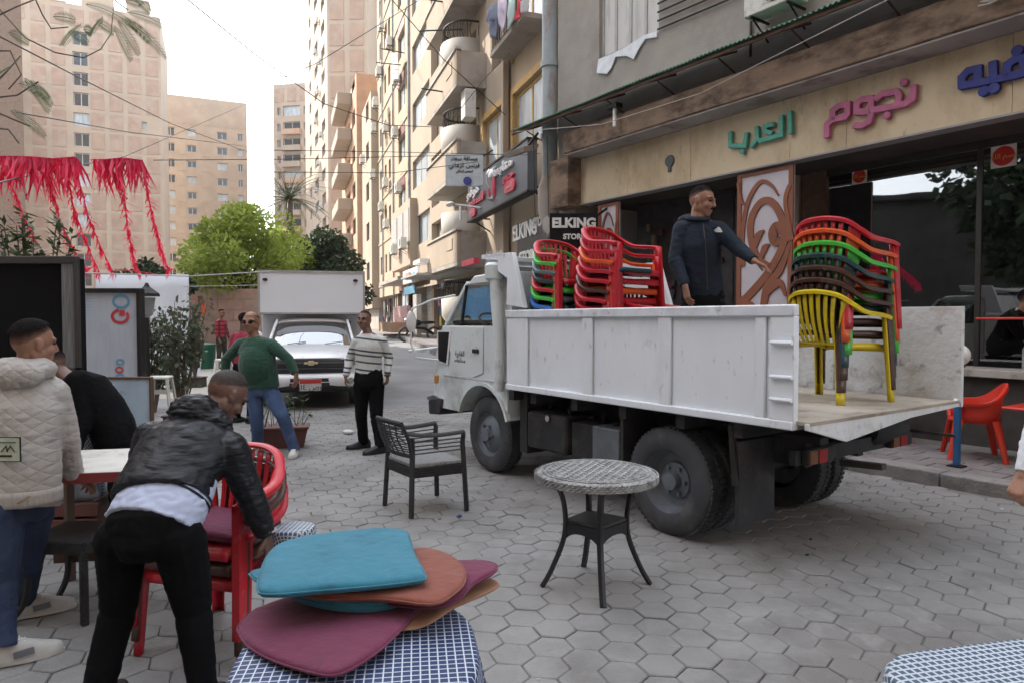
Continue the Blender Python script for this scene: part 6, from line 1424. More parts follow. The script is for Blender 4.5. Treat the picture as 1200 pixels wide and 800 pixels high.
# backrest between legs 0 and 1, leaning outwards, and arms
bd = ((L4[0] + L4[1]) / 2).normalized(); A0, A1 = sp_(0, .64), sp_(1, .64)
T0_, T1_ = A0 * 1.0 + bd * .09 + V((0, 0, .14)), A1 * 1.0 + bd * .09 + V((0, 0, .14)); bk_ = MB()
N = 12
top = [T0_.lerp(T1_, i / N) + bd * .05 * sin(pi * i / N) + V((0, 0, .015 * sin(pi * i / N))) for i in range(N + 1)]
bot = [sp_(0, .50).lerp(sp_(1, .50), i / N) + bd * .035 * sin(pi * i / N) for i in range(N + 1)]
build(MB().tube(top, .017, 8).tube(bot, .014, 8).tube([T0_, A0 + bd * .03, sp_(0, .5)], .016, 8).tube([T1_, A1 + bd * .03, sp_(1, .5)], .016, 8), 'backrest_frame', m_wick, t, smooth=50)
for k in range(1, 13):
    f = k / 13; build(MB().tube([bot[i].lerp(top[i], f) + bd * .02 * sin(pi * f) for i in range(N + 1)], [(.006, .0095)] * (N + 1), 5), 'woven_strip', m_wick, t)
for i in (2, 4, 6, 8, 10): build(MB().tube([bot[i], bot[i].lerp(top[i], .5) + bd * .025, top[i]], .006, 5), 'woven_upright', m_wick, t)
for a, b in ((0, 3), (1, 2)):
    build(MB().tube(catmull([T0_ * .995 if a == 0 else T1_ * .995, sp_(a, .70) + bd * .05, sp_(a, .665).lerp(sp_(b, .665), .4), sp_(b, .665) * 1.02], 5), [(.011, .024)] * 16, 8), 'armrest', m_wick, t, smooth=50)
    for k in range(4): build(MB().tube([sp_(a, .52 + .032 * k), sp_(b, .53 + .032 * k)], [(.0055, .009)] * 2, 5), 'woven_strip', m_wick, t)
# round table
m_wt = mat('bleached_wicker', (.36, .36, .35), rough=.85, var=.3, scale=26, bump=.9, bscale=90, dirt=(.17, .17, .165), dirt_amt=.5, dirt_scale=9)
fts = [G(707, 712), G(635, 687), G(684, 663), G(762, 684)]; ctr = (fts[0] + fts[1] + fts[2] + fts[3]) / 4
pt1 = P(629, 553, ctr.y); pt2 = P(768, 556, ctr.y); RT = (pt2.x - pt1.x) / 2; cx_ = (pt1.x + pt2.x) / 2; ZTB = P(698, 555, ctr.y).z + .02
t = thing('wicker_table', 'round bleached wicker table with splayed black legs in the middle of the street', 'table', (cx_, ctr.y, 0))
build(MB().lathe((0, 0, 0), [(RT * .80, ZTB - .045), (RT - .01, ZTB - .045), (RT, ZTB - .03), (RT, ZTB - .012), (RT - .012, ZTB - .002), (RT * .86, ZTB), (0.01, ZTB - .001)], 56), 'tabletop', m_wt, t, smooth=40)
for j in range(4):
    ed = MB(); n = 66
    for i in range(n):
        a = 2 * pi * (i + .5 * (j % 2)) / n; r = RT + .004; z = ZTB - .010 - j * .0115; ed.tube([(r * cos(a - .05), r * sin(a - .05), z - .004), ((r + .006) * cos(a), (r + .006) * sin(a), z), (r * cos(a + .05), r * sin(a + .05), z + .004)], .0062, 5)
    build(ed, 'edge_weave', m_wt, t, kind='stuff')
for j in range(2): build(MB().tube([((RT * .90 - .03 * j) * cos(2 * pi * i / 60), (RT * .90 - .03 * j) * sin(2 * pi * i / 60), ZTB + .002) for i in range(61)], .007, 6), 'rim_ring', m_wt, t)
m_wt2 = mat('grey_weave_band', (.27, .275, .275), rough=.85, var=.3, scale=20, bump=.8, bscale=100)
sb = MB(); ca, sa = cos(.35), sin(.35); rr_ = RT * .82; k = 0
pitch = .033
for ax in (0, 1):
    for i in range(-int(rr_ / pitch), int(rr_ / pitch) + 1):
        c = i * pitch; h = sqrt(max(0, rr_ ** 2 - c * c)) - .012; n = int(2 * h / pitch) * 2 + 2
        if h < .03: continue
        pts = []
        for s in range(n + 1):
            q = -h + 2 * h * s / n; zz = ZTB + .0035 + .003 * (1 if ax else -1) * cos(pi * q / pitch) * (1 if i % 2 else -1)
            x, y = (q, c) if ax == 0 else (c, q); pts.append((x * ca - y * sa, x * sa + y * ca, zz))
        build(MB().tube(pts, [(.0016, .0125)] * len(pts), 6, sx=(0, 0, 1)), 'woven_band', m_wt if ax == 0 else m_wt2, t)
m_blk2 = mat('black_painted_metal', (.014, .014, .016), rough=.4, var=.2)
for fpt in fts:
    q = fpt - V((cx_, ctr.y, 0)); u_ = q.normalized(); R0 = q.length
    build(MB().tube(catmull([u_ * R0 + V((0, 0, .0)), u_ * (R0 * .80) + V((0, 0, .12)), u_ * (R0 * .58) + V((0, 0, .32)), u_ * (R0 * .60) + V((0, 0, .52)), u_ * (R0 * .78) + V((0, 0, ZTB - .04))], 5), [(.017, .021)] * 21, 4, sx=(u_.x, u_.y, 0)), 'leg', m_blk2, t, smooth=40, bevel=.003)
sh = [((f - V((cx_, ctr.y, 0))).normalized() * (f - ctr).length * .58) for f in fts]; sh = sorted(sh, key=lambda p: atan2(p.y, p.x))
build(MB().prism([(p.x, p.y) for p in sh], .40, .415), 'shelf', mat('dusty_black_shelf', (.035, .035, .035), rough=.5, var=.25), t)
for i in range(4):
    a, b = sh[i], sh[(i + 1) % 4]; dd = (b - a); n = 10; rows = [[], []]
    for k in range(n + 1): p = a + dd * k / n; rows[0].append((p.x, p.y, .398)); rows[1].append((p.x, p.y, .398 - .055 - .05 * (abs(2 * k / n - 1) ** 2.5)))
    build(MB().grid(rows), 'shelf_apron', m_blk2, t, solid=.012)
# ================================================================== CAFE TERRACE FURNITURE AND POST
pp = CAFE.world((-.88, 1.5, .124)); t = thing('bollard_post', 'slim blue post with a white ball on top at the pavement edge', 'post', pp, CAFE.rot)
build(B(-.028, .028, -.028, .028, .012, 1.02), 'post', mat('blue_painted_steel', (.02, .10, .24), rough=.45, dirt=(.10, .10, .10), dirt_amt=.25, dirt_scale=9), t, bevel=.005)
build(B(-.07, .07, -.07, .07, 0, .012), 'base_plate', m_iron, t); build(MB().lathe((0, 0, 1.02), [(.06, 0), (.06, .015), (.02, .02)], 14), 'collar', m_iron, t); build(MB().ell((0, 0, 1.14), (.105, .105, .108), 28, 18), 'ball', m_wletter, t, smooth=True)
def solid_chair(label, loc, rz, m):
    t = thing('plastic_armchair', label, 'chair', loc, rz, 'bright red moulded armchairs on the pavement')
    rows = []
    def prf(q, lv):                                       # bucket shell around the seat
        w_ = .25 + .03 * lv; d_ = .24 + .03 * lv; return (w_ * cos(q), d_ * sin(q))
    n = 28; z_rim = lambda q: .62 + .20 * max(0, -sin(q)) ** 2.2
    for lv in (0, .35, .7, 1):
        r = []
        for i in range(n + 1):
            q = radians(50) - radians(280) * i / n; x, y = prf(q, lv); r.append((x, y, .43 + (z_rim(q) - .43) * lv if lv > .34 else .43 - .03 + lv * .2))
        rows.append(r)
    rows.append([(p[0] * 1.10, p[1] * 1.10, p[2] + .003) for p in rows[-1]]); rows.append([(p[0] * 1.02, p[1] * 1.02, p[2] - .035) for p in rows[-1]])
    build(MB().grid(rows), 'shell', m, t, smooth=60, solid=.008)
    build(MB().prism([(.24 * cos(q), .235 * sin(q) + .01) for q in [2 * pi * i / 24 for i in range(24)]], .405, .425), 'seat', m, t, bevel=.008, smooth=40)
    for sx_ in (-1, 1):
        for sy_ in (-1, 1):
            p0 = V((sx_ * .20, sy_ * .17, .43)); p1 = V((sx_ * .27, sy_ * .25, 0)); build(MB().tube([p0, p0.lerp(p1, .5) + V((sx_ * .008, 0, 0)), p1], [(.028, .06), (.024, .046), (.02, .036)], 8, sx=(sx_, sy_, 0)), 'leg', m, t, smooth=50)
            if sy_ > 0: build(MB().tube([V((sx_ * .20, .17, .42)), V((sx_ * .27, .19, .55)), V((sx_ * .275, .16, .62))], [(.02, .05), (.018, .035), (.02, .03)], 8, sx=(1, 0, 0)), 'arm_support', m, t, smooth=50)
    return t
m_rc = plastic('armchair_bright_red', (.62, .035, .015))
cl = CAFE.world((-.78, .85, .124)); solid_chair('bright red moulded armchair on the pavement right behind the blue post', (cl.x, cl.y, .124), CAFE.rot - radians(60), m_rc)
cl = CAFE.world((.35, .65, .124)); solid_chair('bright red armchair mostly hidden behind the tail of the truck', (cl.x, cl.y, .124), CAFE.rot - radians(100), m_rc)
def ctable(label, x, y, z, r, zt):
    p = CAFE.world((x, y, z)); t = thing('cafe_table', label, 'table', (p.x, p.y, z), CAFE.rot)
    build(B(-r, r, -r, r, zt - .03, zt), 'tabletop', m_rc, t, bevel=.015); build(MB().tube([(0, 0, .03), (0, 0, zt - .03)], .06, 12), 'column', mat('pale_column', (.5, .5, .5), rough=.5), t)
    build(MB().box(-.25, .25, -.04, .04, 0, .05).box(-.04, .04, -.25, .25, .001, .051), 'foot', m_rc, t, bevel=.008); return t
ctable('red table on the pavement at the right edge beside the red armchair', -1.50, .80, .124, .36, .62)
x_, z_ = CAFE.at(1175, 372, -.55); ctable('red topped table on the raised terrace in front of the dark window', x_ - .25, -.62, .945, .42, z_ - .945)
t = thing('water_bottle', 'glass bottle standing on the red terrace table', 'bottle', CAFE.world((x_ - .12, -.55, z_)), 0); build(MB().lathe((0, 0, 0), [(.035, 0), (.04, .03), (.04, .14), (.015, .2), (.015, .25)], 14), 'bottle_body', m_clear, t, smooth=40); build(MB().lathe((0, 0, .25), [(.018, 0), (.018, .02)], 10), 'cap', m_blue, t)
# ================================================================== LEFT TABLE, BLACK CHAIR
tc0 = P(150, 553, 4.05); t = thing('old_table', 'scratched white topped table with a red edge between the bending men', 'table', (tc0.x, 4.05, 0), radians(12))
zt = .80
build(MB().prism([(-.50, -.38), (.42, -.38), (.42, .34), (-.50, .34)], zt - .02, zt), 'tabletop', mat('scratched_white_laminate', (.50, .48, .43), rough=.6, dirt=(.12, .11, .10), dirt_amt=.2, dirt_scale=16), t, bevel=.004)
build(MB().box(-.51, .43, -.392, -.381, zt - .055, zt - .002).box(.421, .432, -.38, .35, zt - .055, zt - .002).box(-.512, -.501, -.38, .35, zt - .055, zt - .002).box(-.5, .42, -.378, .34, zt - .05, zt - .022), 'red_edge', mat('dull_red_edge', (.20, .03, .025), rough=.6), t)
for a in (-.42, .34):
    for b in (-.28, .26): build(MB().bar((a, b, 0), (a, b, zt - .05), .045, .045), 'leg', m_wood, t)
build(B(-.4, .32, -.02, .02, .2, .25), 'stretcher', m_wood, t)
c = G(70, 672); t = thing('black_chair', 'black resin chair with a curved leg beside the pale jacketed man', 'chair', (P(78, 600, 3.75).x, 3.75, 0))
build(MB().tube(catmull([(-.23, -.15, 0), (-.13, -.16, .12), (-.10, -.16, .35), (-.14, -.16, .52), (-.22, -.16, .66)], 5), [(.016, .022)] * 21, 6), 'curved_leg', m_wick, t, smooth=40)
build(MB().tube(catmull([(-.20, .22, 0), (-.13, .2, .15), (-.12, .2, .4)], 5), .018, 6), 'curved_leg', m_wick, t); build(B(-.14, .22, -.18, .22, .38, .45), 'seat', m_wick, t, bevel=.01)
for b in (-.16, .2): build(MB().bar((.19, b, 0), (.19, b, .40), .05, .035), 'leg', m_wick, t, bevel=.005)
p = P(60, 620, 4.9); t = thing('crate', 'reddish brown wooden crate on the ground behind the black resin chair', 'crate', (P(60, 600, 4.9).x, 4.9, 0), .1)
for k in range(3): build(B(-.42, .42, -.20, -.18, .03 + k * .11, .12 + k * .11), 'slat', mpl, t, bevel=.004)
for s in (-.40, .37): build(B(s, s + .03, -.178, .2, .02, .36), 'end_panel', mpl, t)
build(B(-.41, .41, .18, .2, .02, .35), 'back_panel', mpl, t); build(B(-.40, .40, -.17, .17, .30, .34), 'lid', m_bark, t)
# litter
for lb, u, v, c_, s in (('small blue scrap of wrapper on the paving by the wicker chair', 539, 605, (.03, .06, .25), .03), ('crumpled white paper on the ground behind the man in the striped sweater', 408, 508, (.6, .6, .6), .10), ('tiny white cigarette end near the kerb', 1174, 596, (.7, .7, .68), .015), ('small dark stone on the paving in the truck shadow', 950, 632, (.02, .02, .02), .02), ('dark bottle cap on the paving in the truck shadow', 946, 650, (.02, .02, .02), .018), ('pale pebble on the paving right of the cushions', 563, 653, (.4, .4, .38), .012)):
    p = G(u, v); o = build(MB().ell((0, 0, s * .3), (s, s * .6, s * .35), 7, 5), 'litter', mat('litter_%d' % u, c_, rough=.8), loc=(p.x, p.y, .0), rot=(0, 0, u)); tag(o, lb, 'litter')
for k in range(26):
    x, y = R.uniform(-3, 3.4), R.uniform(2.9, 7.5); c_, s = R.choice([((.5, .5, .46), .010), ((.10, .07, .04), .014), ((.55, .5, .3), .008), ((.05, .05, .05), .009), ((.2, .13, .07), .016)])
    o = build(MB().ell((0, 0, s * .3), (s, s * .5, s * .3), 6, 4), 'litter', mat('litter_bit_%d' % int(c_[0] * 100), c_, rough=.8), loc=(x, y, .001), rot=(0, 0, k)); tag(o, 'tiny scrap of litter or dry leaf lying on the paving', 'litter', 'tiny scraps of litter on the paving')
# ================================================================== FAR SHOPS UNDER THE ROW
def rbox(u0, u1, v0, v1, y0, y1, m, name, parent=None, label=None, cat=None, group=None, bevel=0.0):
    a = ROW.at(u0, v0, y1); b = ROW.at(u1, v1, y1); o = build(B(b[0], a[0], y0, y1, b[1], a[1]), name, m, parent, bevel=bevel, loc=(ROW.o if parent is None else (0, 0, 0)), rot=((0, 0, ROW.rot) if parent is None else (0, 0, 0))); return tag(o, label, cat, group)
SHP = [('clothes shop with red goods beneath the yellow block, far down the street', 470, 490, 325, 395), ('shop with a lowered grey shutter under the boxed balconies', 497, 512, 322, 388), ('shop front with coloured goods behind the cab of the truck', 513, 535, 318, 392), ('dark small shop under the arched window building', 446, 468, 335, 392)]
for i, (lb, u0, u1, v0, v1) in enumerate(SHP):
    t = thing('shop', lb, 'shop', ROW.o, ROW.rot); yb = -.9 if i != 3 else -.3
    if i in (0, 3): yb = -.45
    rbox(u0, u1, v0, v1, yb - .1, yb, m_dark if i != 1 else mat('grey_shutter', (.36, .36, .35), rough=.5), 'opening', t)
    if i == 1:
        for k in range(14): v = v0 + (v1 - v0) * k / 14; rbox(u0 + .2, u1 - .2, v + 1.5, v + 2.1, yb, yb + .04, m_alu, 'shutter_slat', t)
    a = ROW.at(u0, v0, yb); b_ = ROW.at(u1, v1, yb)
    for xx in (a[0], b_[0]): build(B(xx - .14, xx + .14, yb - .2, yb + .25, .2, a[1] + .3), 'pier', m_cream, t)
    build(B(min(a[0], b_[0]), max(a[0], b_[0]), yb, yb + .2, a[1], a[1] + .5), 'fascia', m_cream if i % 2 else m_rust, t)
    if i != 1:
        for k in range(26):
            u = R.uniform(min(u0, u1) + 1, max(u0, u1) - 1); v = R.uniform(v0 + 2, v1 - 6); s = R.uniform(.5, 1.5); cn, c_ = R.choice([('red', (.4, .03, .04)), ('white', (.5, .5, .5)), ('blue', (.05, .1, .3)), ('green', (.05, .2, .1)), ('pink', (.5, .2, .3)), ('yellow', (.5, .4, .08)), ('black', (.03, .03, .03))])
            a2 = ROW.at(u, v, yb + .1); build(B(a2[0] - s * .15, a2[0] + s * .15, yb + .06, yb + .2, a2[1] - s * .2, a2[1] + s * .2), 'goods_' + cn, mat('goods_' + cn, c_, rough=.6), t, bevel=.02)
rbox(488, 470, 322, 326, 0, 1.8, m_pale, 'shop_awning', None, 'pale flat awning over the far clothes shop', 'awning', 'awnings over the far shops'); rbox(492, 484, 303, 311, .2, 1.6, m_wletter, 'shop_awning', None, 'white lit canopy above the cluster of small shop signs', 'awning', 'awnings over the far shops')
rbox(535, 500, 316, 320, -.6, 1.0, m_alu, 'shop_awning', None, 'ragged grey awning above the shuttered shop', 'awning', 'awnings over the far shops'); rbox(466, 444, 328, 332, 0, 1.4, m_concr, 'shop_awning', None, 'low dark canopy of the farthest shops', 'awning', 'awnings over the far shops')
rbox(489, 472, 312, 334, 1.2, 1.3, m_wletter, 'small_sign', None, 'white hanging shop sign with orange and blue squares far down the street', 'sign'); rbox(480, 475, 319, 328, 1.3, 1.34, m_orange, 'small_sign', None, 'orange square on the white hanging sign', 'sign'); rbox(485.5, 481, 319, 328, 1.3, 1.34, m_cy, 'small_sign', None, 'blue square on the white hanging sign', 'sign')
rbox(486, 473, 334, 346, 1.2, 1.28, m_cy, 'small_sign', None, 'narrow light blue sign hanging below the white one', 'sign'); rbox(477, 461, 358, 385, 1.6, 1.75, mat('pink_poster', (.6, .38, .38), rough=.6), 'advert_stand', None, 'pale pink advertising stand on the far pavement', 'stand')
rbox(488, 484, 345, 392, 1.5, 1.7, m_pale, 'pillar', None, 'pale pillar carrying the small shop signs', 'pillar'); rbox(426, 421, 336, 343, 1.2, 1.3, m_rletter, 'small_sign', None, 'small red round shop sign near the corner of the far block', 'sign')
rbox(459, 444, 378, 388, 1.5, 2.4, m_orange, 'goods_table', None, 'low table with orange goods beside the pink stand', 'table'); rbox(555, 541, 302, 313, 1.2, 1.4, m_rletter, 'red_box_sign', None, 'tilted red box sign above the truck cab', 'sign')
o = build(MB().grid([[(x, y, gz(18.5 + x) + .13) for x in range(-4, 40, 2)] for y in (0, 2.2)]).grid([[(x, 2.2, gz(18.5 + x) - .05) for x in range(-4, 40, 2)], [(x, 2.2, gz(18.5 + x) + .13) for x in range(-4, 40, 2)]]), 'far_sidewalk', m_side, loc=ROW.o, rot=(0, 0, ROW.rot), kind='structure')
# motorbike parked by the far shops
mp = ROW.world((ROW.at(510, 395, 1.6)[0] + 3, 1.6, 0)); t = thing('motorbike', 'dark blue motorbike parked by the shops just left of the truck cab', 'motorbike', (mp.x, mp.y, gz(mp.y)), radians(110))
for y in (-.6, .6): build(MB().tube([(0, y + .28 * cos(2 * pi * i / 20), .3 + .28 * sin(2 * pi * i / 20)) for i in range(21)], .05, 8), 'wheel', m_tyre, t)
build(MB().tube([(0, -.6, .3), (0, -.2, .55), (0, .4, .6), (0, .6, .3)], .06, 8), 'frame', m_blk2, t); build(MB().ell((0, .18, .78), (.14, .28, .14)), 'tank', m_blk2, t, smooth=True); build(MB().ell((0, -.3, .8), (.12, .38, .07)), 'seat', m_blk2, t, smooth=True)
build(MB().tube([(-.3, .35, 1.05), (0, .45, .98), (.3, .35, 1.05)], .02, 6).tube([(0, .45, .98), (0, .6, .3)], .03, 6), 'handlebar', m_blk2, t); build(MB().ell((0, .58, .88), (.09, .08, .1)), 'headlamp', m_chrome, t, smooth=True)
rbox(576, 540, 335, 379, 1.0, 1.1, mat('blue_poster', (.05, .22, .48), rough=.6), 'poster_board', None, 'blue poster seen through the side window of the truck cab', 'poster')
# ================================================================== PEOPLE
UPV = V((0, 0, 1))
m_skin = mat('brown_skin', (.27, .135, .085), rough=.55, var=.08, scale=18, bump=.05, bscale=90); m_skin2 = mat('dark_brown_skin', (.125, .062, .042), rough=.5, var=.1, scale=18, bump=.05, bscale=90); m_skin3 = mat('light_brown_skin', (.34, .18, .12), rough=.55, var=.08, scale=18)
for ms in (m_skin, m_skin2, m_skin3): bsdf(ms).inputs['Subsurface Weight'].default_value = .08
m_hair = mat('black_hair', (.007, .006, .006), rough=.85, spec=.12, var=.4, scale=60, bump=.8, bscale=200); m_hairg = mat('cropped_greying_hair', (.035, .032, .03), rough=.9, spec=.15, var=.4, scale=60, bump=.8, bscale=200)
m_eye = mat('eye_dark', (.02, .015, .012), rough=.2)
def hand(mb, w_, d, pn, s=1.0, curl=.5, thumb=1):
    """wrist point, finger direction, palm normal (side the fingers close to), thumb side +-1"""
    d = d.normalized(); pn = (pn - d * pn.dot(d)).normalized(); sd = d.cross(pn) * thumb
    for o, l in ((-.030, .078), (-.011, .084), (.010, .086), (.029, .082)):
        mb.rcone(w_ + sd * o * .6 * s, w_ + d * l * s + sd * o * s, .015 * s, .0135 * s, 8)
    for i, (o, L_) in enumerate(((-.031, .060), (-.0105, .074), (.0105, .080), (.031, .070))):
        p = w_ + d * (.082 - .003 * abs(i - 2)) * s + sd * o * s; a = 0; r = .0095 * s
        for k, f in enumerate((.45, .32, .23)):
            a += curl * (.75 + .12 * (3 - i)) * (1 if k else .7); q = p + (d * cos(a) + pn * sin(a) + sd * o * 1.2) * L_ * f * s; mb.rcone(p, q, r, r * .9, 8); p = q; r *= .92
    p = w_ + sd * .026 * s + d * .02 * s; q = p + (d * .55 + sd * .65 + pn * .35).normalized() * .045 * s; mb.rcone(p, q, .015 * s, .0115 * s, 8); mb.rcone(q, q + (d * .85 + sd * .15 + pn * .45).normalized() * .034 * s, .0115 * s, .009 * s, 8)
def head(mb, c, f, up, s=1.0, ear=True, wide=1.0):
    f = f.normalized(); up = (up - f * up.dot(f)).normalized(); r = f.cross(up)
    R3 = Matrix((r, f, up)).transposed()
    def E(x, y, z, a, b, d): mb.ell(c + r * x * s * wide + f * y * s + up * z * s, (a * s * wide, b * s, d * s), 16, 11, R3)
    E(0, -.012, .022, .076, .096, .092); E(0, .022, -.038, .060, .068, .078); E(0, .062, -.092, .030, .026, .024); E(0, .045, -.075, .045, .040, .032)
    for q in (-1, 1):
        E(q * .036, .062, -.030, .026, .024, .030); E(q * .055, -.0, -.055, .018, .035, .035)
        if ear: E(q * .079, -.006, -.012, .009, .018, .030); E(q * .084, -.014, .004, .006, .014, .018)
        mb.rcone(c + (r * q * .052 * wide + f * .066 + up * .026) * s, c + (r * q * .014 * wide + f * .086 + up * .024) * s, .010 * s, .011 * s)
    mb.rcone(c + (f * .088 + up * .012) * s, c + (f * .106 - up * .024) * s, .010 * s, .013 * s)
    for q in (-1, 1): E(q * .012, .096, -.030, .009, .010, .008)
    mb.rcone(c + (r * .020 + f * .082 - up * .058) * s, c + (-r * .020 + f * .082 - up * .058) * s, .0085 * s, .0085 * s); mb.rcone(c + (r * .015 + f * .084 - up * .070) * s, c + (-r * .015 + f * .084 - up * .070) * s, .009 * s, .009 * s)
def hair_fade(m):
    nm = m.name + '_cropped'
    if nm in MATS: return MATS[nm]
    c = m.copy(); c.name = nm; MATS[nm] = c; n = c.node_tree.nodes; L = c.node_tree.links; at = n.new('ShaderNodeAttribute'); at.attribute_name = 'fade'; tc = n.new('ShaderNodeTexCoord'); nz = n.new('ShaderNodeTexNoise'); nz.inputs['Scale'].default_value = 260
    L.new(tc.outputs['Object'], nz.inputs['Vector']); a = n.new('ShaderNodeMath'); a.operation = 'MULTIPLY_ADD'; a.inputs[1].default_value = -1.0; a.inputs[2].default_value = 1.0; L.new(at.outputs['Fac'], a.inputs[0])
    b = n.new('ShaderNodeMath'); b.operation = 'SUBTRACT'; L.new(nz.outputs['Fac'], b.inputs[0]); b.inputs[1].default_value = .5; d = n.new('ShaderNodeMath'); d.operation = 'MULTIPLY_ADD'; d.inputs[1].default_value = 1.6; d.use_clamp = True; L.new(b.outputs[0], d.inputs[0]); L.new(a.outputs[0], d.inputs[2]); L.new(d.outputs[0], bsdf(c).inputs['Alpha']); return c
def hair(parent, c, f, up, s, m, front=1.1, back=2.05, side=1.5, th=.0055, wide=1.0, off=V((0, 0, 0)), bald=0.0):
    f = f.normalized(); up = (up - f * up.dot(f)).normalized(); r = f.cross(up); rows = []; n = 36
    for k in range(13):
        row = []
        for j in range(n):
            a = 2 * pi * j / n; cf = cos(a); lim = front + .05 * noise.noise(V((a * 3, 1, 2))) if cf > .6 else side + (front - side) * max(0, cf) / .6 if cf > 0 else side + (back - side) * min(1, -cf * 1.3)
            th0 = bald * (1.0 if cf > -.2 else .6); t = th0 + (lim - th0) * k / 12; e = th * min(1, (12 - k) / 4) - .0045 * max(0, (k - 9) / 3) + .0015 * noise.noise(V((a * 6, k, 3)))
            if bald and k == 0: e = -.004
            p = V(((.076 * wide + e) * sin(t) * sin(a), (.096 + e) * sin(t) * cos(a) - .012, (.092 + e) * cos(t) + .022)) * s
            row.append(c + r * p.x + f * p.y + up * p.z - off)
        rows.append(row)
    o = build(MB().grid(rows, closed=True), 'hair', hair_fade(m), parent, smooth=80); at = o.data.attributes.new('fade', 'FLOAT', 'POINT')
    for i in range(len(o.data.vertices)): k = i // n; at.data[i].value = max((k - 7) / 5, (2 - k) / 2 if bald else 0)
    return o
def wrinkle(a1, f1, a2=0, f2=30, st=(1, 1, .5)):
    def fn(p): return a1 * noise.noise(V((p.x * f1 * st[0], p.y * f1 * st[1], p.z * f1 * st[2]))) + a2 * (abs(noise.noise(V((p.x * f2, p.y * f2, p.z * f2 * 1.6)))) - .2)
    return fn
def shoe(parent, heel, toe, m, msole, W_=.052, Hh=.10, off=V((0, 0, 0)), name='shoe'):
    d = toe - heel; z0 = min(heel.z, toe.z); d.z = 0; L_ = d.length; d.normalize(); sd = V((-d.y, d.x, 0)); rows = []
    for (t, w_, h) in ((-.02, .5, .5), (.0, .72, .8), (.1, .85, 1.0), (.25, .88, 1.05), (.4, .92, .95), (.55, 1, .75), (.75, 1.02, .55), (.9, .8, .45), (.98, .5, .34), (1.0, .2, .2)):
        c = V((heel.x, heel.y, z0)) + d * L_ * t - off; row = []
        for k in range(13): a = -pi * .5 + 2 * pi * k / 12; y = sin(a); x = cos(a); row.append(c + sd * x * W_ * w_ + V((0, 0, .018 + (max(0, y) ** .8) * Hh * h)))
        rows.append(row)
    s = build(MB().grid(rows), name, m, parent, smooth=70)
    sole = [V((heel.x, heel.y, 0)) + d * L_ * t + sd * w_ * W_ - off for t, w_ in ((-.03, .3), (0, .75), (.25, .8), (.55, 1.02), (.8, .95), (.97, .5), (1.03, 0), (.97, -.5), (.8, -.95), (.55, -1.02), (.25, -.8), (0, -.75), (-.03, -.3))]
    build(MB().prism([(p.x, p.y) for p in sole], z0 - off.z + .0, z0 - off.z + .024, 'z'), 'sole', msole, s, bevel=.006)
    return s
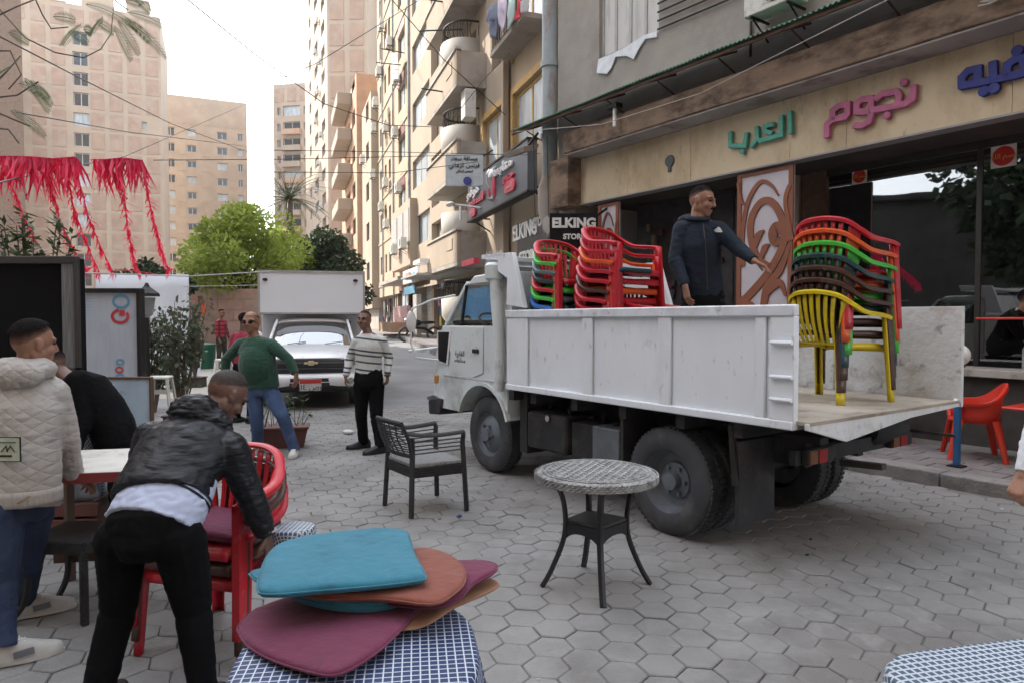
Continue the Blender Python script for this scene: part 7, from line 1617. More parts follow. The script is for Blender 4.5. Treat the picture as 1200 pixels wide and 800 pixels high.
def person(label, J, face, skin, top, bottom, s=1.0, headup=None, voxel=.0075, topr=1.0, botr=1.0, belly=0, sleeves=1.0, hem=.0, topname='sweater', curl=(.5, .5), palm=None, wide=1.0, wr=(.006, 9, .006, 28), handdir=None, shoes=True, cat='person', group=None, thumbs=(1, -1), draw_head=True, cuff=1.0, bottomname='trousers'):
    J = {k: V(v) for k, v in J.items()}
    for q in 'LR': J['sh' + q] = J['sh' + q].lerp((J['shL'] + J['shR']) / 2, .12) + (J['chest'] - J['neck']).normalized() * .035 * s
    off = V((J['pelvis'].x, J['pelvis'].y, 0)); t = thing('person', label, cat, off, 0, group)
    side = (J['shR'] - J['shL']).normalized(); spine = [J['pelvis'] - UPV * .10 * s, J['pelvis'], J['waist'], J['chest'], J['neck'] - (J['neck'] - J['chest']).normalized() * .05, J['neck']]
    hd = headup or UPV
    def T(mb): mb.v = [tuple(V(p) - off) for p in mb.v]; return mb
    # continuous body
    mb = MB(); spine[0] = J['pelvis'] - UPV * .04 * s; mb.tube(spine, [(.10 * s, .08 * s), (.13 * s, .09 * s), (.12 * s, .085 * s), (.14 * s, .09 * s), (.09 * s, .06 * s), (.05 * s, .05 * s)], 16, sx=side)
    mb.rcone(J['neck'] - (J['head'] - J['neck']) * .2, J['head'] - hd * .05 * s - face.normalized() * .02, .058 * s, .054 * s)
    head(mb, J['head'], face, hd, s, wide=wide)
    for q in 'LR':
        mb.rcone(J['neck'].lerp(J['sh' + q], .3), J['sh' + q], .04 * s, .045 * s); mb.rcone(J['sh' + q], J['el' + q], .042 * s, .036 * s); mb.rcone(J['el' + q], J['wr' + q], .036 * s, .025 * s)
        hdv = (handdir or {}).get(q) or (J['wr' + q] - J['el' + q]); pn = (palm or {}).get(q) or (J['pelvis'] - J['wr' + q] + V((0, 0, .3)))
        hand(mb, J['wr' + q], hdv, pn, s, curl[0 if q == 'L' else 1], thumbs[0 if q == 'L' else 1])
        mb.rcone(J['hip' + q], J['kn' + q], .065 * s, .045 * s); mb.rcone(J['kn' + q], J['an' + q], .045 * s, .032 * s); mb.rcone(J['an' + q], J['an' + q] + (J['toe' + q] - J['an' + q]) * .7, .035 * s, .022 * s)
    me = fuse(T(mb), voxel, 2, 'body'); me.materials.clear(); me.materials.append(skin); link('body', me, t)
    # top garment
    k = topr * s; mb = MB(); hp = J['pelvis'] + (J['waist'] - J['pelvis']) * (.0 - hem)
    path = [hp, J['pelvis'].lerp(J['waist'], .5 + .3 * max(0, -hem)), J['waist'].lerp(J['chest'], .2), J['chest'], J['chest'].lerp(J['neck'], .55), J['neck'] - (J['neck'] - J['chest']) * .08]
    mb.tube(path, [(.168 * k, .118 * k), (.165 * k, .122 * k), (.160 * k, .118 * k), (.180 * k, .125 * k), (.150 * k, .095 * k), (.066 * k, .066 * k)], 24, sx=side)
    if belly:
        fw = side.cross(UPV); fw = fw if fw.dot(face) > 0 else -fw; mb.ell(J['waist'] + fw * .045 + UPV * .03, (.20 * k * belly, .155 * k * belly, .25 * k * belly), 18, 12)
    for q in 'LR':
        sr = sleeves * s; mb.rcone(J['neck'].lerp(J['sh' + q], .45) - UPV * .03, J['sh' + q], .062 * sr, .066 * sr); mb.rcone(J['sh' + q], J['el' + q], .066 * sr, .052 * sr); w2 = J['el' + q].lerp(J['wr' + q], .96); mb.tube([J['el' + q].lerp(w2, -.05), J['el' + q].lerp(w2, .1), w2], [.040 * sr, .053 * sr, .039 * sr * cuff], 12)
    nkd = (J['neck'] - J['chest']).normalized(); ca_ = nkd.cross(face).normalized(); cb_ = nkd.cross(ca_); mb.tube([J['neck'] - nkd * .025 + (ca_ * cos(2 * pi * i / 16) + cb_ * sin(2 * pi * i / 16)) * .060 * s for i in range(17)], .016 * s, 8)
    me = fuse(T(mb), voxel, 3, topname, wrinkle(*wr)); me.materials.clear(); me.materials.append(top); link(topname, me, t)
    # trousers
    k = botr * s; mb = MB(); mb.tube([J['pelvis'] - UPV * .13 * s, J['pelvis'] - UPV * .07 * s, J['pelvis'], J['pelvis'].lerp(J['waist'], .72)], [(.11 * k, .10 * k), (.15 * k, .12 * k), (.165 * k, .12 * k), (.145 * k, .105 * k)], 20, sx=side)
    for q in 'LR':
        mb.rcone(J['hip' + q], J['kn' + q], .094 * k, .068 * k); a2 = J['kn' + q].lerp(J['an' + q], 1.06); mb.tube([J['kn' + q].lerp(a2, -.04), J['kn' + q].lerp(a2, .1), J['kn' + q].lerp(a2, .8), a2], [.055 * k, .067 * k, .055 * k, .058 * k], 14)
    me = fuse(T(mb), voxel, 3, bottomname, wrinkle(.009, 6, .006, 13)); me.materials.clear(); me.materials.append(bottom); link(bottomname, me, t)
    fr = face.normalized(); r = fr.cross(hd)
    for q in (-1, 1):
        build(MB().ell(J['head'] + (r * q * .030 * wide + fr * .078 + hd * .006) * s - off, (.012 * s, .012 * s, .008 * s), 10, 7), 'eye', m_eye, t, smooth=True)
        build(MB().tube([J['head'] + (r * q * a * wide + fr * (.089 - .25 * (a - .03)) + hd * (.026 + .004 * (1 - abs(a - .03) * 50))) * s - off for a in (.014, .03, .05)], .0042 * s, 6), 'eyebrow', m_hair, t)
    return t, off
def at3(d): return {k: P(*v) for k, v in d.items()}
m_sole = mat('pale_rubber_sole', (.55, .54, .50), rough=.7, var=.1); m_soled = mat('dark_rubber_sole', (.02, .02, .02), rough=.8)
# --- man standing on the truck
Y = 5.25
m_navy = mat('dark_navy_jacket', (.009, .015, .026), rough=.75, var=.12, scale=5, bump=.15, bscale=120, spec=.25); m_blkt = mat('black_trousers', (.006, .006, .007), rough=.95, var=.2, spec=.15)
J = at3(dict(head=(823, 236, Y), neck=(818, 258, Y), chest=(818, 288, Y), waist=(821, 322, Y), pelvis=(824, 350, Y), shL=(845, 264, Y - .03), elL=(866, 292, Y - .16), wrL=(884, 306, Y - .30), shR=(796, 264, Y + .02), elR=(791, 304, Y - .04), wrR=(803, 336, Y - .16), hipL=(836, 358, Y), hipR=(812, 358, Y)))
zf = ZF
for q, dx_ in (('L', .10), ('R', -.10)):
    h = J['hip' + q]; J['kn' + q] = V((h.x + dx_ * .2, h.y - .02, zf + .50)); J['an' + q] = V((h.x + dx_ * .3, h.y + .03, zf + .09)); J['toe' + q] = V((h.x + dx_ * .5, h.y - .14, zf + .03))
f = V((.80, -.62, -.22)).normalized(); hu = V((.12, .0, 1))
t, off = person('man in a dark navy jacket standing on the truck, reaching towards the stacked chairs', J, f, m_skin, m_navy, m_blkt, headup=hu, voxel=.0065, topr=.97, sleeves=1.05, hem=.25, topname='jacket', curl=(.35, .45), handdir={'L': V((.7, -.35, -.45)), 'R': V((.15, -.1, -1))}, wr=(.008, 6, .005, 15), palm={'L': V((-.2, .1, -1)), 'R': V((1, .2, 0))})
hu2 = (hu - f * hu.dot(f)).normalized(); hair(t, J['head'], f, hu2, 1.0, m_hair, front=1.08, back=2.05, side=1.5, off=off)
r = f.cross(hu2); build(MB().tube([J['head'] + r * a + f * (.102 - abs(a) * .35) + hu2 * (-.046 - abs(a) * .25) - off for a in (-.030, -.015, 0, .015, .030)], [.003, .006, .006, .006, .003], 6), 'moustache', m_hair, t)
build(MB().tube([J['neck'] - off + V((.07 * cos(a), .07 * sin(a) + .01, .015 + .02 * sin(a))) for a in [2 * pi * i / 20 for i in range(21)]], [(.022, .03)] * 21, 8), 'collar', m_navy, t, smooth=True)
build(MB().ell(J['neck'] - off + V((-.03, .10, -.005)), (.11, .06, .07)), 'hood', m_navy, t, smooth=True)
lg = P(841, 270, Y - .165) - off
for k in range(3): x = -.022 + k * .016; h_ = .012 + .010 * k; build(MB().prism([(lg.x + x + .010, lg.z - .014), (lg.x + x + .024, lg.z - .014), (lg.x + x + .012 - .004 * k, lg.z - .014 + h_), (lg.x + x - .002 - .004 * k, lg.z - .008 + h_)], lg.y - .01, lg.y + .02, 'y'), 'chest_logo', m_wletter, t)
zp = [P(u, v, Y - dd) - off for u, v, dd in ((824, 262, .085), (826, 280, .15), (828, 310, .145), (829, 340, .14))]; build(MB().tube(zp, .005, 5), 'zip', m_iron, t)
# --- man in the green sweater
m_gsw = mat('bottle_green_knit', (.012, .062, .036), rough=.9, var=.1, scale=8, bump=.25, bscale=150, sheen=.25); m_jean = mat('blue_denim', (.055, .095, .20), rough=.85, var=.22, scale=6, bump=.3, bscale=120, wear=(.13, .19, .33), wear_amt=.25, wear_scale=5)
m_wsh = mat('white_sneaker', (.58, .57, .53), rough=.6, var=.08)
Y = 8.15
J = at3(dict(head=(294, 378, Y), neck=(298, 394, Y), chest=(301, 410, Y), waist=(304, 430, Y), pelvis=(306, 448, Y), shL=(320, 401, Y - .05), elL=(338, 420, Y - .08), wrL=(347, 438, Y - .12), shR=(279, 400, Y + .03), elR=(265, 421, Y + .1), wrR=(264, 444, Y + .1), hipL=(315, 456, Y), hipR=(297, 456, Y), knL=(331, 486, Y - .12), anL=(346, 521, Y - .05), knR=(301, 490, Y), anR=(302, 522, Y + .15)))
J['toeL'] = G(347, 534) + V((.03, -.14, .03)); J['toeR'] = V((J['anR'].x, J['anR'].y - .2, .03)); J['anL'] = V((G(346, 533).x, 8.12, .09)); J['anR'].z = .09
f = V((-.05, -1, -.02)).normalized()
t, off = person('bald heavy man in sunglasses, green sweater and blue jeans striding towards us', J, f, m_skin, m_gsw, m_jean, headup=V((0, 0, 1)), topr=1.16, sleeves=1.05, belly=.86, hem=.35, botr=1.06, curl=(.5, .5), s=1.12, wide=1.10, handdir={'L': V((.02, -.1, -1)), 'R': V((0, 0, -1))}, wr=(.006, 6, .007, 20))
r = f.cross(UPV)
for q in (-1, 1): build(MB().ell(J['head'] + r * q * .034 + f * .093 + UPV * .008 - off, (.031, .009, .021), 14, 9), 'sunglass_lens', m_eye, t, smooth=True)
build(MB().tube([J['head'] + r * .08 - f * .0 + UPV * .016 - off, J['head'] + r * .066 + f * .08 + UPV * .016 - off, J['head'] + f * .104 + UPV * .016 - off, J['head'] - r * .066 + f * .08 + UPV * .016 - off, J['head'] - r * .08 + UPV * .016 - off], .0045, 6), 'sunglass_frame', m_eye, t)
hair(t, J['head'], f, UPV, 1.12, m_hairg, front=1.0, back=1.9, side=1.35, off=off, wide=1.06, bald=1.0, th=.003)
shoe(t, J['anL'] + V((0, .06, -.09)), J['anL'] + V((.03, -.20, -.09)), m_wsh, m_sole, off=off); shoe(t, J['anR'] + V((0, .06, -.09)), J['anR'] + V((-.02, -.20, -.09)), m_wsh, m_sole, off=off)
# --- man in the striped sweater
def stripe_mat(name, base, dark, zs, w_):
    m = mat(name, base, rough=.9, var=.05, scale=8, bump=.3, bscale=140, sheen=.2); n = m.node_tree.nodes; L = m.node_tree.links; b = bsdf(m); src = b.inputs['Base Color'].links[0].from_socket
    tc = n.new('ShaderNodeTexCoord'); sp = n.new('ShaderNodeSeparateXYZ'); L.new(tc.outputs['Object'], sp.inputs[0]); acc = None
    xs_ = n.new('ShaderNodeMath'); xs_.operation = 'MULTIPLY'; xs_.inputs[1].default_value = .12; L.new(sp.outputs['X'], xs_.inputs[0]); sm = n.new('ShaderNodeMath'); sm.operation = 'ADD'; L.new(sp.outputs['Z'], sm.inputs[0]); L.new(xs_.outputs[0], sm.inputs[1])
    for z in zs:
        c = n.new('ShaderNodeMath'); c.operation = 'COMPARE'; c.inputs[1].default_value = z; c.inputs[2].default_value = w_; L.new(sm.outputs[0], c.inputs[0])
        if acc is None: acc = c.outputs[0]
        else: a = n.new('ShaderNodeMath'); a.operation = 'MAXIMUM'; L.new(acc, a.inputs[0]); L.new(c.outputs[0], a.inputs[1]); acc = a.outputs[0]
    mi = n.new('ShaderNodeMixRGB'); mi.inputs[2].default_value = (*dark, 1); L.new(acc, mi.inputs[0]); L.new(src, mi.inputs[1]); L.new(mi.outputs[0], b.inputs['Base Color']); return m
Y = 8.45
zv = lambda v: P(430, v, Y).z
m_str = stripe_mat('striped_knit', (.60, .61, .58), (.05, .07, .09), [zv(397), zv(411), zv(416), zv(424), zv(433), zv(438)], .011)
J = at3(dict(head=(427, 375, Y), neck=(431, 390, Y), chest=(432, 406, Y), waist=(432, 426, Y), pelvis=(432, 445, Y), shL=(449, 397, Y), elL=(456, 418, Y + .05), wrL=(454, 439, Y - .05), shR=(416, 397, Y), elR=(410, 420, Y + .03), wrR=(405, 441, Y - .08), hipL=(441, 452, Y), hipR=(424, 452, Y), knL=(441, 488, Y - .05), knR=(423, 486, Y)))
J['anL'] = G(444, 531) + V((0, .05, .09)); J['anR'] = G(425, 525) + V((0, .05, .09)); J['toeL'] = J['anL'] + V((-.15, -.13, -.06)); J['toeR'] = J['anR'] + V((-.17, -.1, -.06))
f = V((-.22, -.95, .03)).normalized()
t, off = person('thin man in a white striped sweater and black trousers standing by the van', J, f, m_skin2 if False else mat('tanned_skin', (.20, .10, .065), rough=.5, var=.08, scale=18), m_str, m_blkt, topr=1.0, sleeves=1.05, hem=.3, botr=1.12, curl=(.9, .6), wr=(.005, 7, .006, 22), palm={'L': V((-1, .2, 0)), 'R': V((1, .2, 0))}, handdir={'L': V((.0, -.1, -1)), 'R': V((0, -.05, -1))})
hair(t, J['head'], f, UPV, 1.0, m_hairg, front=1.0, back=2.0, side=1.45, off=off, th=.004)
for q, (h_, to) in (('L', (V((.08, .06, -.09)), V((-.17, -.16, -.09)))), ('R', (V((.07, .05, -.09)), V((-.19, -.12, -.09))))): shoe(t, J['an' + q] + h_, J['an' + q] + to, m_blk2, m_soled, off=off)
build(MB().tube([J['wrL'] - off + V((.038 * cos(a), .038 * sin(a), -.005)) for a in [2 * pi * i / 14 for i in range(15)]], .008, 6), 'wristwatch', m_blk2, t); 
# --- man in the pale quilted jacket, back to us
def quilt(name, col, sc=17):
    m = mat(name, col, rough=.6, var=.07, scale=5, dirt=tuple(c * .6 for c in col), dirt_amt=.15, dirt_scale=6); n = m.node_tree.nodes; L = m.node_tree.links; b = bsdf(m); tc = n.new('ShaderNodeTexCoord'); sp = n.new('ShaderNodeSeparateXYZ'); L.new(tc.outputs['Object'], sp.inputs[0]); hs = []
    for sg_ in (1, -1):
        a = n.new('ShaderNodeMath'); a.operation = 'MULTIPLY_ADD'; a.inputs[1].default_value = sg_ * .8; L.new(sp.outputs['X'], a.inputs[0]); L.new(sp.outputs['Z'], a.inputs[2]); c = n.new('ShaderNodeMath'); c.operation = 'MULTIPLY'; c.inputs[1].default_value = sc; L.new(a.outputs[0], c.inputs[0]); p_ = n.new('ShaderNodeMath'); p_.operation = 'PINGPONG'; p_.inputs[1].default_value = .5; L.new(c.outputs[0], p_.inputs[0]); q_ = n.new('ShaderNodeMath'); q_.operation = 'POWER'; q_.inputs[1].default_value = .35; L.new(p_.outputs[0], q_.inputs[0]); hs.append(q_)
    mu = n.new('ShaderNodeMath'); mu.operation = 'MINIMUM'; L.new(hs[0].outputs[0], mu.inputs[0]); L.new(hs[1].outputs[0], mu.inputs[1]); bp = n.new('ShaderNodeBump'); bp.inputs['Strength'].default_value = .5; bp.inputs['Distance'].default_value = .010; L.new(mu.outputs[0], bp.inputs['Height']); L.new(bp.outputs[0], b.inputs['Normal']); return m
m_quilt = quilt('pale_quilted_fabric', (.40, .375, .34)); m_jean2 = mat('dark_blue_denim', (.02, .034, .075), rough=.85, var=.25, scale=6, bump=.3, bscale=150, wear=(.05, .07, .12), wear_amt=.25, wear_scale=4)
Y = 3.45
J = at3(dict(head=(40, 402, Y), neck=(34, 432, Y), chest=(28, 478, Y - .02), waist=(26, 528, Y - .05), pelvis=(22, 578, Y - .08), shR=(67, 452, Y + .02), elR=(78, 512, Y + .08), wrR=(88, 562, Y + .24), shL=(-8, 455, Y - .02), elL=(-16, 520, Y + .1), wrL=(30, 572, Y + .32), hipR=(40, 598, Y), hipL=(6, 596, Y - .15)))
J['anR'] = G(30, 722) + V((0, 0, .10)); J['toeR'] = J['anR'] + V((.18, .12, -.07)); J['anL'] = G(6, 778) + V((0, 0, .10)); J['toeL'] = J['anL'] + V((.17, .12, -.07)); J['knR'] = P(34, 660, 3.62); J['knL'] = P(2, 680, 3.25)
f = V((.52, .84, -.12)).normalized()
t, off = person('man in a pale quilted jacket and jeans, back to us at the left edge', J, f, m_skin, m_quilt, m_jean2, voxel=.0065, topr=1.12, sleeves=1.18, hem=.3, botr=1.0, topname='jacket', curl=(.8, .8), palm={'R': V((0, .3, -1)), 'L': V((0, .3, -1))}, handdir={'R': V((.25, .8, -.35)), 'L': V((.6, .6, -.2))}, wr=(.010, 6, .005, 15))
hair(t, J['head'], f, UPV, 1.0, m_hair, front=1.1, back=2.15, side=1.6, off=off, th=.012)
nk = J['neck'] - off
hm = MB(); hm.ell(nk + V((-.01, -.085, -.02)), (.15, .075, .085)); hm.ell(nk + V((.07, -.03, .0)), (.075, .09, .06)); hm.ell(nk + V((-.08, -.03, .0)), (.075, .09, .06)); me = fuse(hm, .008, 6, 'hood', wrinkle(.006, 10, .008, 26)); me.materials.clear(); me.materials.append(m_quilt); link('hood', me, t)
hb = J['pelvis'] - off + UPV * .0; rib_ = MB(); n = 40
rib_.grid([[(hb.x + .196 * cos(2 * pi * i / n), hb.y + .14 * sin(2 * pi * i / n), hb.z - .02 + z) for i in range(n)] for z in (-.02, 0, .03, .055)], closed=True); build(rib_, 'waistband', mat('ribbed_band', (.37, .345, .31), rough=.9, bump=.6, bscale=60, stretch=(1, 1, .05)), t, smooth=True, solid=.01)
a = P(10, 526, Y - .21) - off; pw, ph = .055, .055
pc = build(B(a.x - pw, a.x + pw, a.y - .006, a.y + .004, a.z - ph, a.z + ph), 'back_patch', mat('pale_green_patch', (.42, .48, .36), rough=.5), t)
build(MB().box(a.x - pw - .004, a.x + pw + .004, a.y - .004, a.y + .003, a.z - ph - .004, a.z + ph + .004), 'patch_border', m_iron, pc)
build(MB().tube([(a.x - .03, a.y - .008, a.z - .01), (a.x - .005, a.y - .008, a.z + .02), (a.x + .0, a.y - .008, a.z - .01)], .0025, 5).tube([(a.x - .0, a.y - .009, a.z - .005), (a.x + .015, a.y - .009, a.z + .02), (a.x + .035, a.y - .009, a.z - .01)], .0025, 5).box(a.x - .04, a.x + .04, a.y - .0085, a.y - .0065, a.z + .033, a.z + .036).box(a.x - .04, a.x + .02, a.y - .0085, a.y - .0065, a.z - .035, a.z - .026), 'patch_print', m_iron, pc)
for q in 'LR': shoe(t, J['an' + q] + V((-.06, -.04, -.10)), J['an' + q] + V((.19, .13, -.10)), mat('grey_white_sneaker', (.44, .43, .40), rough=.6, var=.15, scale=12), m_sole, W_=.050, Hh=.11, off=off, name='sneaker')
for q in 'LR':
    hh = J['an' + q] - off; dd_ = V((.25, .17, 0)).normalized(); sd_ = V((-dd_.y, dd_.x, 0)); base = V((hh.x, hh.y, 0)) + dd_ * .055
    for k in range(4): cc_ = base + dd_ * (.022 * k) + V((0, 0, .112 - .012 * k)); build(MB().bar(cc_ - sd_ * .026, cc_ + sd_ * .026, .006, .004), 'lace', m_wletter, t)
    build(MB().bar(base + dd_ * -.02 + sd_ * -.05 + V((0, 0, .05)), base + dd_ * .06 + sd_ * -.05 + V((0, 0, .06)), .008, .03), 'side_stripe', mat('grey_shoe_panel', (.16, .17, .18), rough=.7), t)
ps = P(28, 588, Y - .20) - off; build(MB().tube([ps + V((-.10, -.0, -.03)), ps + V((-.02, -.01, 0)), ps + V((.03, 0, .03))], .003, 5), 'pocket_stitch', mat('ochre_thread', (.35, .22, .08)), t)
# --- bending man in the black puffer jacket
m_puff = mat('black_puffer_nylon', (.006, .0065, .009), rough=.46, var=.2, scale=8, bump=.5, bscale=18, stretch=(.6, .6, 2.4), spec=.35); m_shirt = mat('pale_blue_sweatshirt', (.40, .44, .56), rough=.9, var=.05, scale=6, bump=.25, bscale=14)
m_pants = mat('black_jersey', (.005, .005, .0055), rough=.95, var=.2, spec=.12)
J = at3(dict(head=(266, 462, 3.24), neck=(247, 496, 3.15), chest=(218, 528, 3.02), waist=(193, 566, 2.88), pelvis=(178, 612, 2.76), shR=(282, 522, 3.04), elR=(293, 580, 3.06), wrR=(312, 626, 3.12), shL=(178, 506, 3.14), elL=(160, 580, 3.22), wrL=(215, 640, 3.30), hipL=(143, 632, 2.78), hipR=(210, 632, 2.74), knL=(140, 712, 2.84), knR=(226, 712, 2.80)))
J['anL'] = V((J['hipL'].x - .10, 2.76, .09)); J['anR'] = V((J['hipR'].x + .09, 2.74, .09)); J['toeL'] = J['anL'] + V((-.02, .18, -.06)); J['toeR'] = J['anR'] + V((.06, .18, -.06))
f = V((.45, .60, -.68)).normalized(); hu = V((.35, .45, .75)).normalized()
t, off = person('man in a shiny black puffer jacket bending over red plastic chairs', J, f, m_skin2, m_puff, m_pants, headup=hu, voxel=.006, topr=1.26, sleeves=1.22, hem=-.62, botr=1.10, topname='puffer_jacket', curl=(.9, .55), palm={'R': V((-1, 0, 0)), 'L': V((1, 0, 0))}, handdir={'R': V((.12, .1, -1)), 'L': V((.3, .1, -1))}, wr=(.010, 7, .010, 13), cuff=.9)
hu2 = (hu - f * hu.dot(f)).normalized(); hair(t, J['head'], f, hu2, 1.0, mat('shaved_hair', (.03, .022, .018), rough=.7), front=1.1, back=2.1, side=1.5, off=off, th=.0025)
spd = (J['neck'] - J['pelvis']).normalized(); sdv = (J['shR'] - J['shL']).normalized(); mb = MB()
pp_ = J['pelvis'] - off
mb.tube([pp_ - spd * .02 + UPV * .0, pp_ + spd * .06, pp_ + spd * .14, pp_ + spd * .24], [(.192, .140), (.196, .143), (.186, .135), (.17, .12)], 26, sx=sdv)
me = fuse(mb, .007, 3, 'sweatshirt', wrinkle(.006, 8, .010, 18)); me.materials.clear(); me.materials.append(m_shirt); link('sweatshirt', me, t)
for z in (.128, .15):
    bn = MB(); ax = sdv; up_ = spd; dn = ax.cross(up_); c0_ = pp_ + spd * z
    build(bn.tube([c0_ + ax * .193 * cos(a) + dn * .141 * sin(a) for a in [2 * pi * i / 40 for i in range(41)]], [(.0055, .002)] * 41, 6, sx=tuple(spd)), 'navy_stripe', m_navy, t)
hd_ = MB(); nb = J['neck'] - off; hd_.ell(nb + V((-.055, -.05, .05)), (.12, .09, .10)); hd_.ell(nb + V((.01, -.06, -.0)), (.12, .07, .09)); me = fuse(hd_, .007, 5, 'hood', wrinkle(.01, 9, .015, 22)); me.materials.clear(); me.materials.append(m_puff); link('hood', me, t)
for q in 'LR': shoe(t, J['an' + q] + V((0, -.08, -.09)), J['an' + q] + V((0, .19, -.09)), m_blk2, m_soled, off=off)
build(MB().tube([J['wrR'] - off + V((.041 * cos(a), .041 * sin(a), .02)) for a in [2 * pi * i / 14 for i in range(15)]], .007, 6), 'cuff_badge', mat('grey_cuff_print', (.35, .35, .35)), t)
# --- bent figure in black behind the table
Y = 4.75
J = at3(dict(head=(60, 428, Y + .05), neck=(80, 444, Y), chest=(104, 460, Y), waist=(126, 484, Y), pelvis=(136, 514, Y), shR=(88, 442, Y - .15), elR=(98, 490, Y - .18), wrR=(86, 530, Y - .25), shL=(88, 446, Y + .2), elL=(80, 490, Y + .2), wrL=(70, 530, Y + .1), hipR=(140, 522, Y - .08), hipL=(138, 522, Y + .1)))
J['knR'] = V((J['hipR'].x + .02, Y - .1, .50)); J['knL'] = V((J['hipL'].x - .02, Y + .12, .5)); J['anR'] = V((J['hipR'].x + .06, Y - .1, .09)); J['anL'] = V((J['hipL'].x, Y + .14, .09)); J['toeR'] = J['anR'] + V((-.2, 0, -.06)); J['toeL'] = J['anL'] + V((-.2, 0, -.06))
t, off = person('figure all in black bending over behind the old white topped table', J, V((-.8, -.1, -.5)), m_skin2, m_pants, m_pants, headup=V((-.4, 0, .8)).normalized(), topr=1.2, sleeves=1.2, hem=.3, botr=1.1, voxel=.009)
hair(t, J['head'], V((-.8, -.1, -.5)), V((-.4, 0, .8)), 1.0, m_hair, off=off)
# --- small figures further back
def standing(label, u, Y, top, bottom, skin, f, hgt=1.72, hr=m_hair, vox=.011, **k):
    g_ = gz(Y); x = P(u, 375, Y).x; s = hgt / 1.75; f = f.normalized(); fl_ = V((f.x, f.y, 0)).normalized(); r = fl_.cross(UPV); o = V((x, Y, g_))
    def q(a, b, z): return o + r * a * s + fl_ * b * s + UPV * z * s
    J = dict(head=q(0, .03, 1.63), neck=q(0, 0, 1.46), chest=q(0, 0, 1.28), waist=q(0, 0, 1.08), pelvis=q(0, 0, .93))
    for n_, sg_ in (('R', 1), ('L', -1)): J.update({'sh' + n_: q(sg_ * .17, 0, 1.40), 'el' + n_: q(sg_ * .23, -.02, 1.13), 'wr' + n_: q(sg_ * .22, .10, .90), 'hip' + n_: q(sg_ * .09, 0, .88), 'kn' + n_: q(sg_ * .11, .02, .49), 'an' + n_: q(sg_ * .12, -.02, .09), 'toe' + n_: q(sg_ * .14, .18, .03)})
    J.update(k.pop('over', {})); t, off = person(label, J, f, skin, top, bottom, s=s, voxel=vox, **k); hair(t, J['head'], f, UPV, s, hr, off=off)
    for n_ in 'LR': shoe(t, J['an' + n_] - fl_ * .07 - UPV * .085, J['an' + n_] + fl_ * .18 - UPV * .085, m_blk2, m_soled, off=off)
    return t
m_plaid = checked('red_checked_flannel', (.42, .03, .045), (.05, .02, .03), 9, line=.3)
nn_ = m_plaid.node_tree; tc = nn_.nodes.new('ShaderNodeTexCoord'); mpx = nn_.nodes.new('ShaderNodeVectorMath'); sw3 = nn_.nodes.new('ShaderNodeCombineXYZ'); sp3 = nn_.nodes.new('ShaderNodeSeparateXYZ'); nn_.links.new(tc.outputs['Object'], sp3.inputs[0]); nn_.links.new(sp3.outputs['X'], sw3.inputs[0]); nn_.links.new(sp3.outputs['Z'], sw3.inputs[1])
for q in [x for x in nn_.nodes if x.type == 'SEPXYZ' and x is not sp3 and x.name != sp3.name]: nn_.links.new(sw3.outputs[0], q.inputs[0])
standing('young man in a red checked shirt walking in the sun behind the shrubs', 259, 19.5, m_plaid, mat('dark_camouflage', (.04, .045, .03), rough=.9, var=.6, scale=12), m_skin, V((.9, -.3, -.1)), 1.72)
standing('man in a red jacket half hidden behind the man in the green sweater', 285, 10.8, mat('crimson_jacket', (.33, .02, .05), rough=.7, bump=.3, bscale=30), m_blkt, m_skin2, V((.3, 1, 0)), 1.74, over={})
standing('man in a dark jacket seen through the side window of the truck cab', 548, 12.6, m_navy, m_blkt, m_skin3, V((-.1, -1, 0)), 1.70)
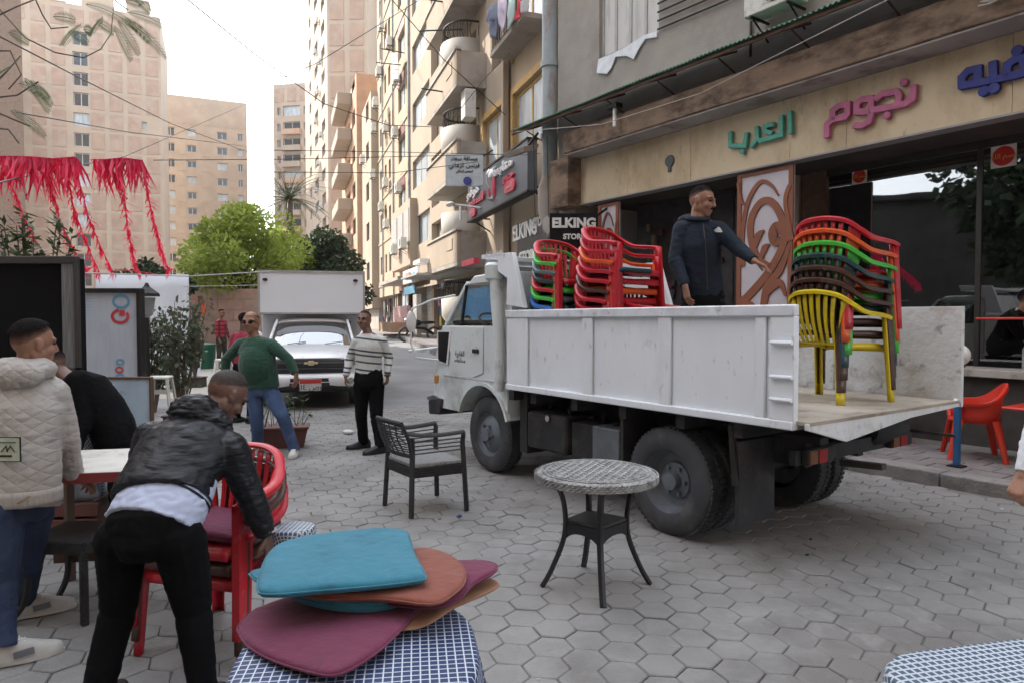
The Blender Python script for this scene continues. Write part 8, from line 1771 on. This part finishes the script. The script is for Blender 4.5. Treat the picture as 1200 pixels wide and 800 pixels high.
# man at the right edge: only hand and cuff reach into the picture
m_wshirt = mat('white_shirt', (.66, .67, .70), rough=.8, bump=.2, bscale=12)
x0_ = P(1300, 375, 2.9).x
standing('man at the right edge, only his hand and white cuff in the picture', 1308, 2.9, m_wshirt, m_blkt, m_skin3, V((-.9, -.4, 0)), 1.74, vox=.007, curl=(.5, .9), over=dict(elR=P(1222, 480, 3.0), wrR=P(1199, 557, 2.95)), handdir={'R': V((-.35, -.1, -.75)), 'L': V((0, 0, -1))}, palm={'R': V((.6, .2, -.5))}, thumbs=(1, 1))
# seated person in black on the terrace
wp = CAFE.world((CAFE.at(1172, 400, -.75)[0], -.75, .945))
o_ = wp; q = lambda a, b, z: o_ + CAFE.d * -a + CAFE.n * b + UPV * z
J = dict(head=q(.30, .0, .93), neck=q(.22, 0, .80), chest=q(.14, 0, .66), waist=q(.06, 0, .48), pelvis=q(0, 0, .36), shL=q(.18, -.17, .74), elL=q(.30, -.2, .5), wrL=q(.48, -.12, .48), shR=q(.18, .17, .74), elR=q(.28, .2, .5), wrR=q(.46, .1, .48), hipL=q(.02, -.09, .34), hipR=q(.02, .09, .34), knL=q(.44, -.1, .40), knR=q(.44, .1, .40), anL=q(.44, -.1, .06), anR=q(.44, .1, .06), toeL=q(.6, -.1, .02), toeR=q(.6, .1, .02))
t, off = person('person in black with a white lettered band down the back sitting on the cafe terrace', J, -CAFE.d + V((0, 0, -.2)), m_skin, m_pants, m_pants, topr=1.2, sleeves=1.25, botr=1.2, voxel=.009, hem=.2)
hair(t, J['head'], -CAFE.d, UPV, 1.05, m_pants, front=1.1, back=2.3, side=1.9, off=off, th=.012)
for k in range(12): p_ = J['pelvis'].lerp(J['neck'], .05 + k * .085) - off - (-CAFE.d) * (.04 + .03 * sin(k * .5)) + CAFE.n * (.155 - .004 * k) + UPV * 0; build(MB().bar(p_, p_ + V((.02, 0, .028)), .014, .012), 'lettered_band', m_wletter, t)
# ================================================================== AIR
hm_ = bpy.data.materials.new('haze_air'); hm_.use_nodes = True; n = hm_.node_tree.nodes; n.remove(n['Principled BSDF'])
pv_ = n.new('ShaderNodeVolumePrincipled'); pv_.inputs['Density'].default_value = .0004; pv_.inputs['Color'].default_value = (.93, .94, .97, 1); pv_.inputs['Anisotropy'].default_value = .3
hm_.node_tree.links.new(pv_.outputs[0], n['Material Output'].inputs['Volume'])
o = build(B(-190, 120, -60, 230, -1.5, 75), 'haze', hm_, kind='stuff')
for o in bpy.data.objects:
    for k in ('label', 'category'):
        if k in o and not o[k]: del o[k]
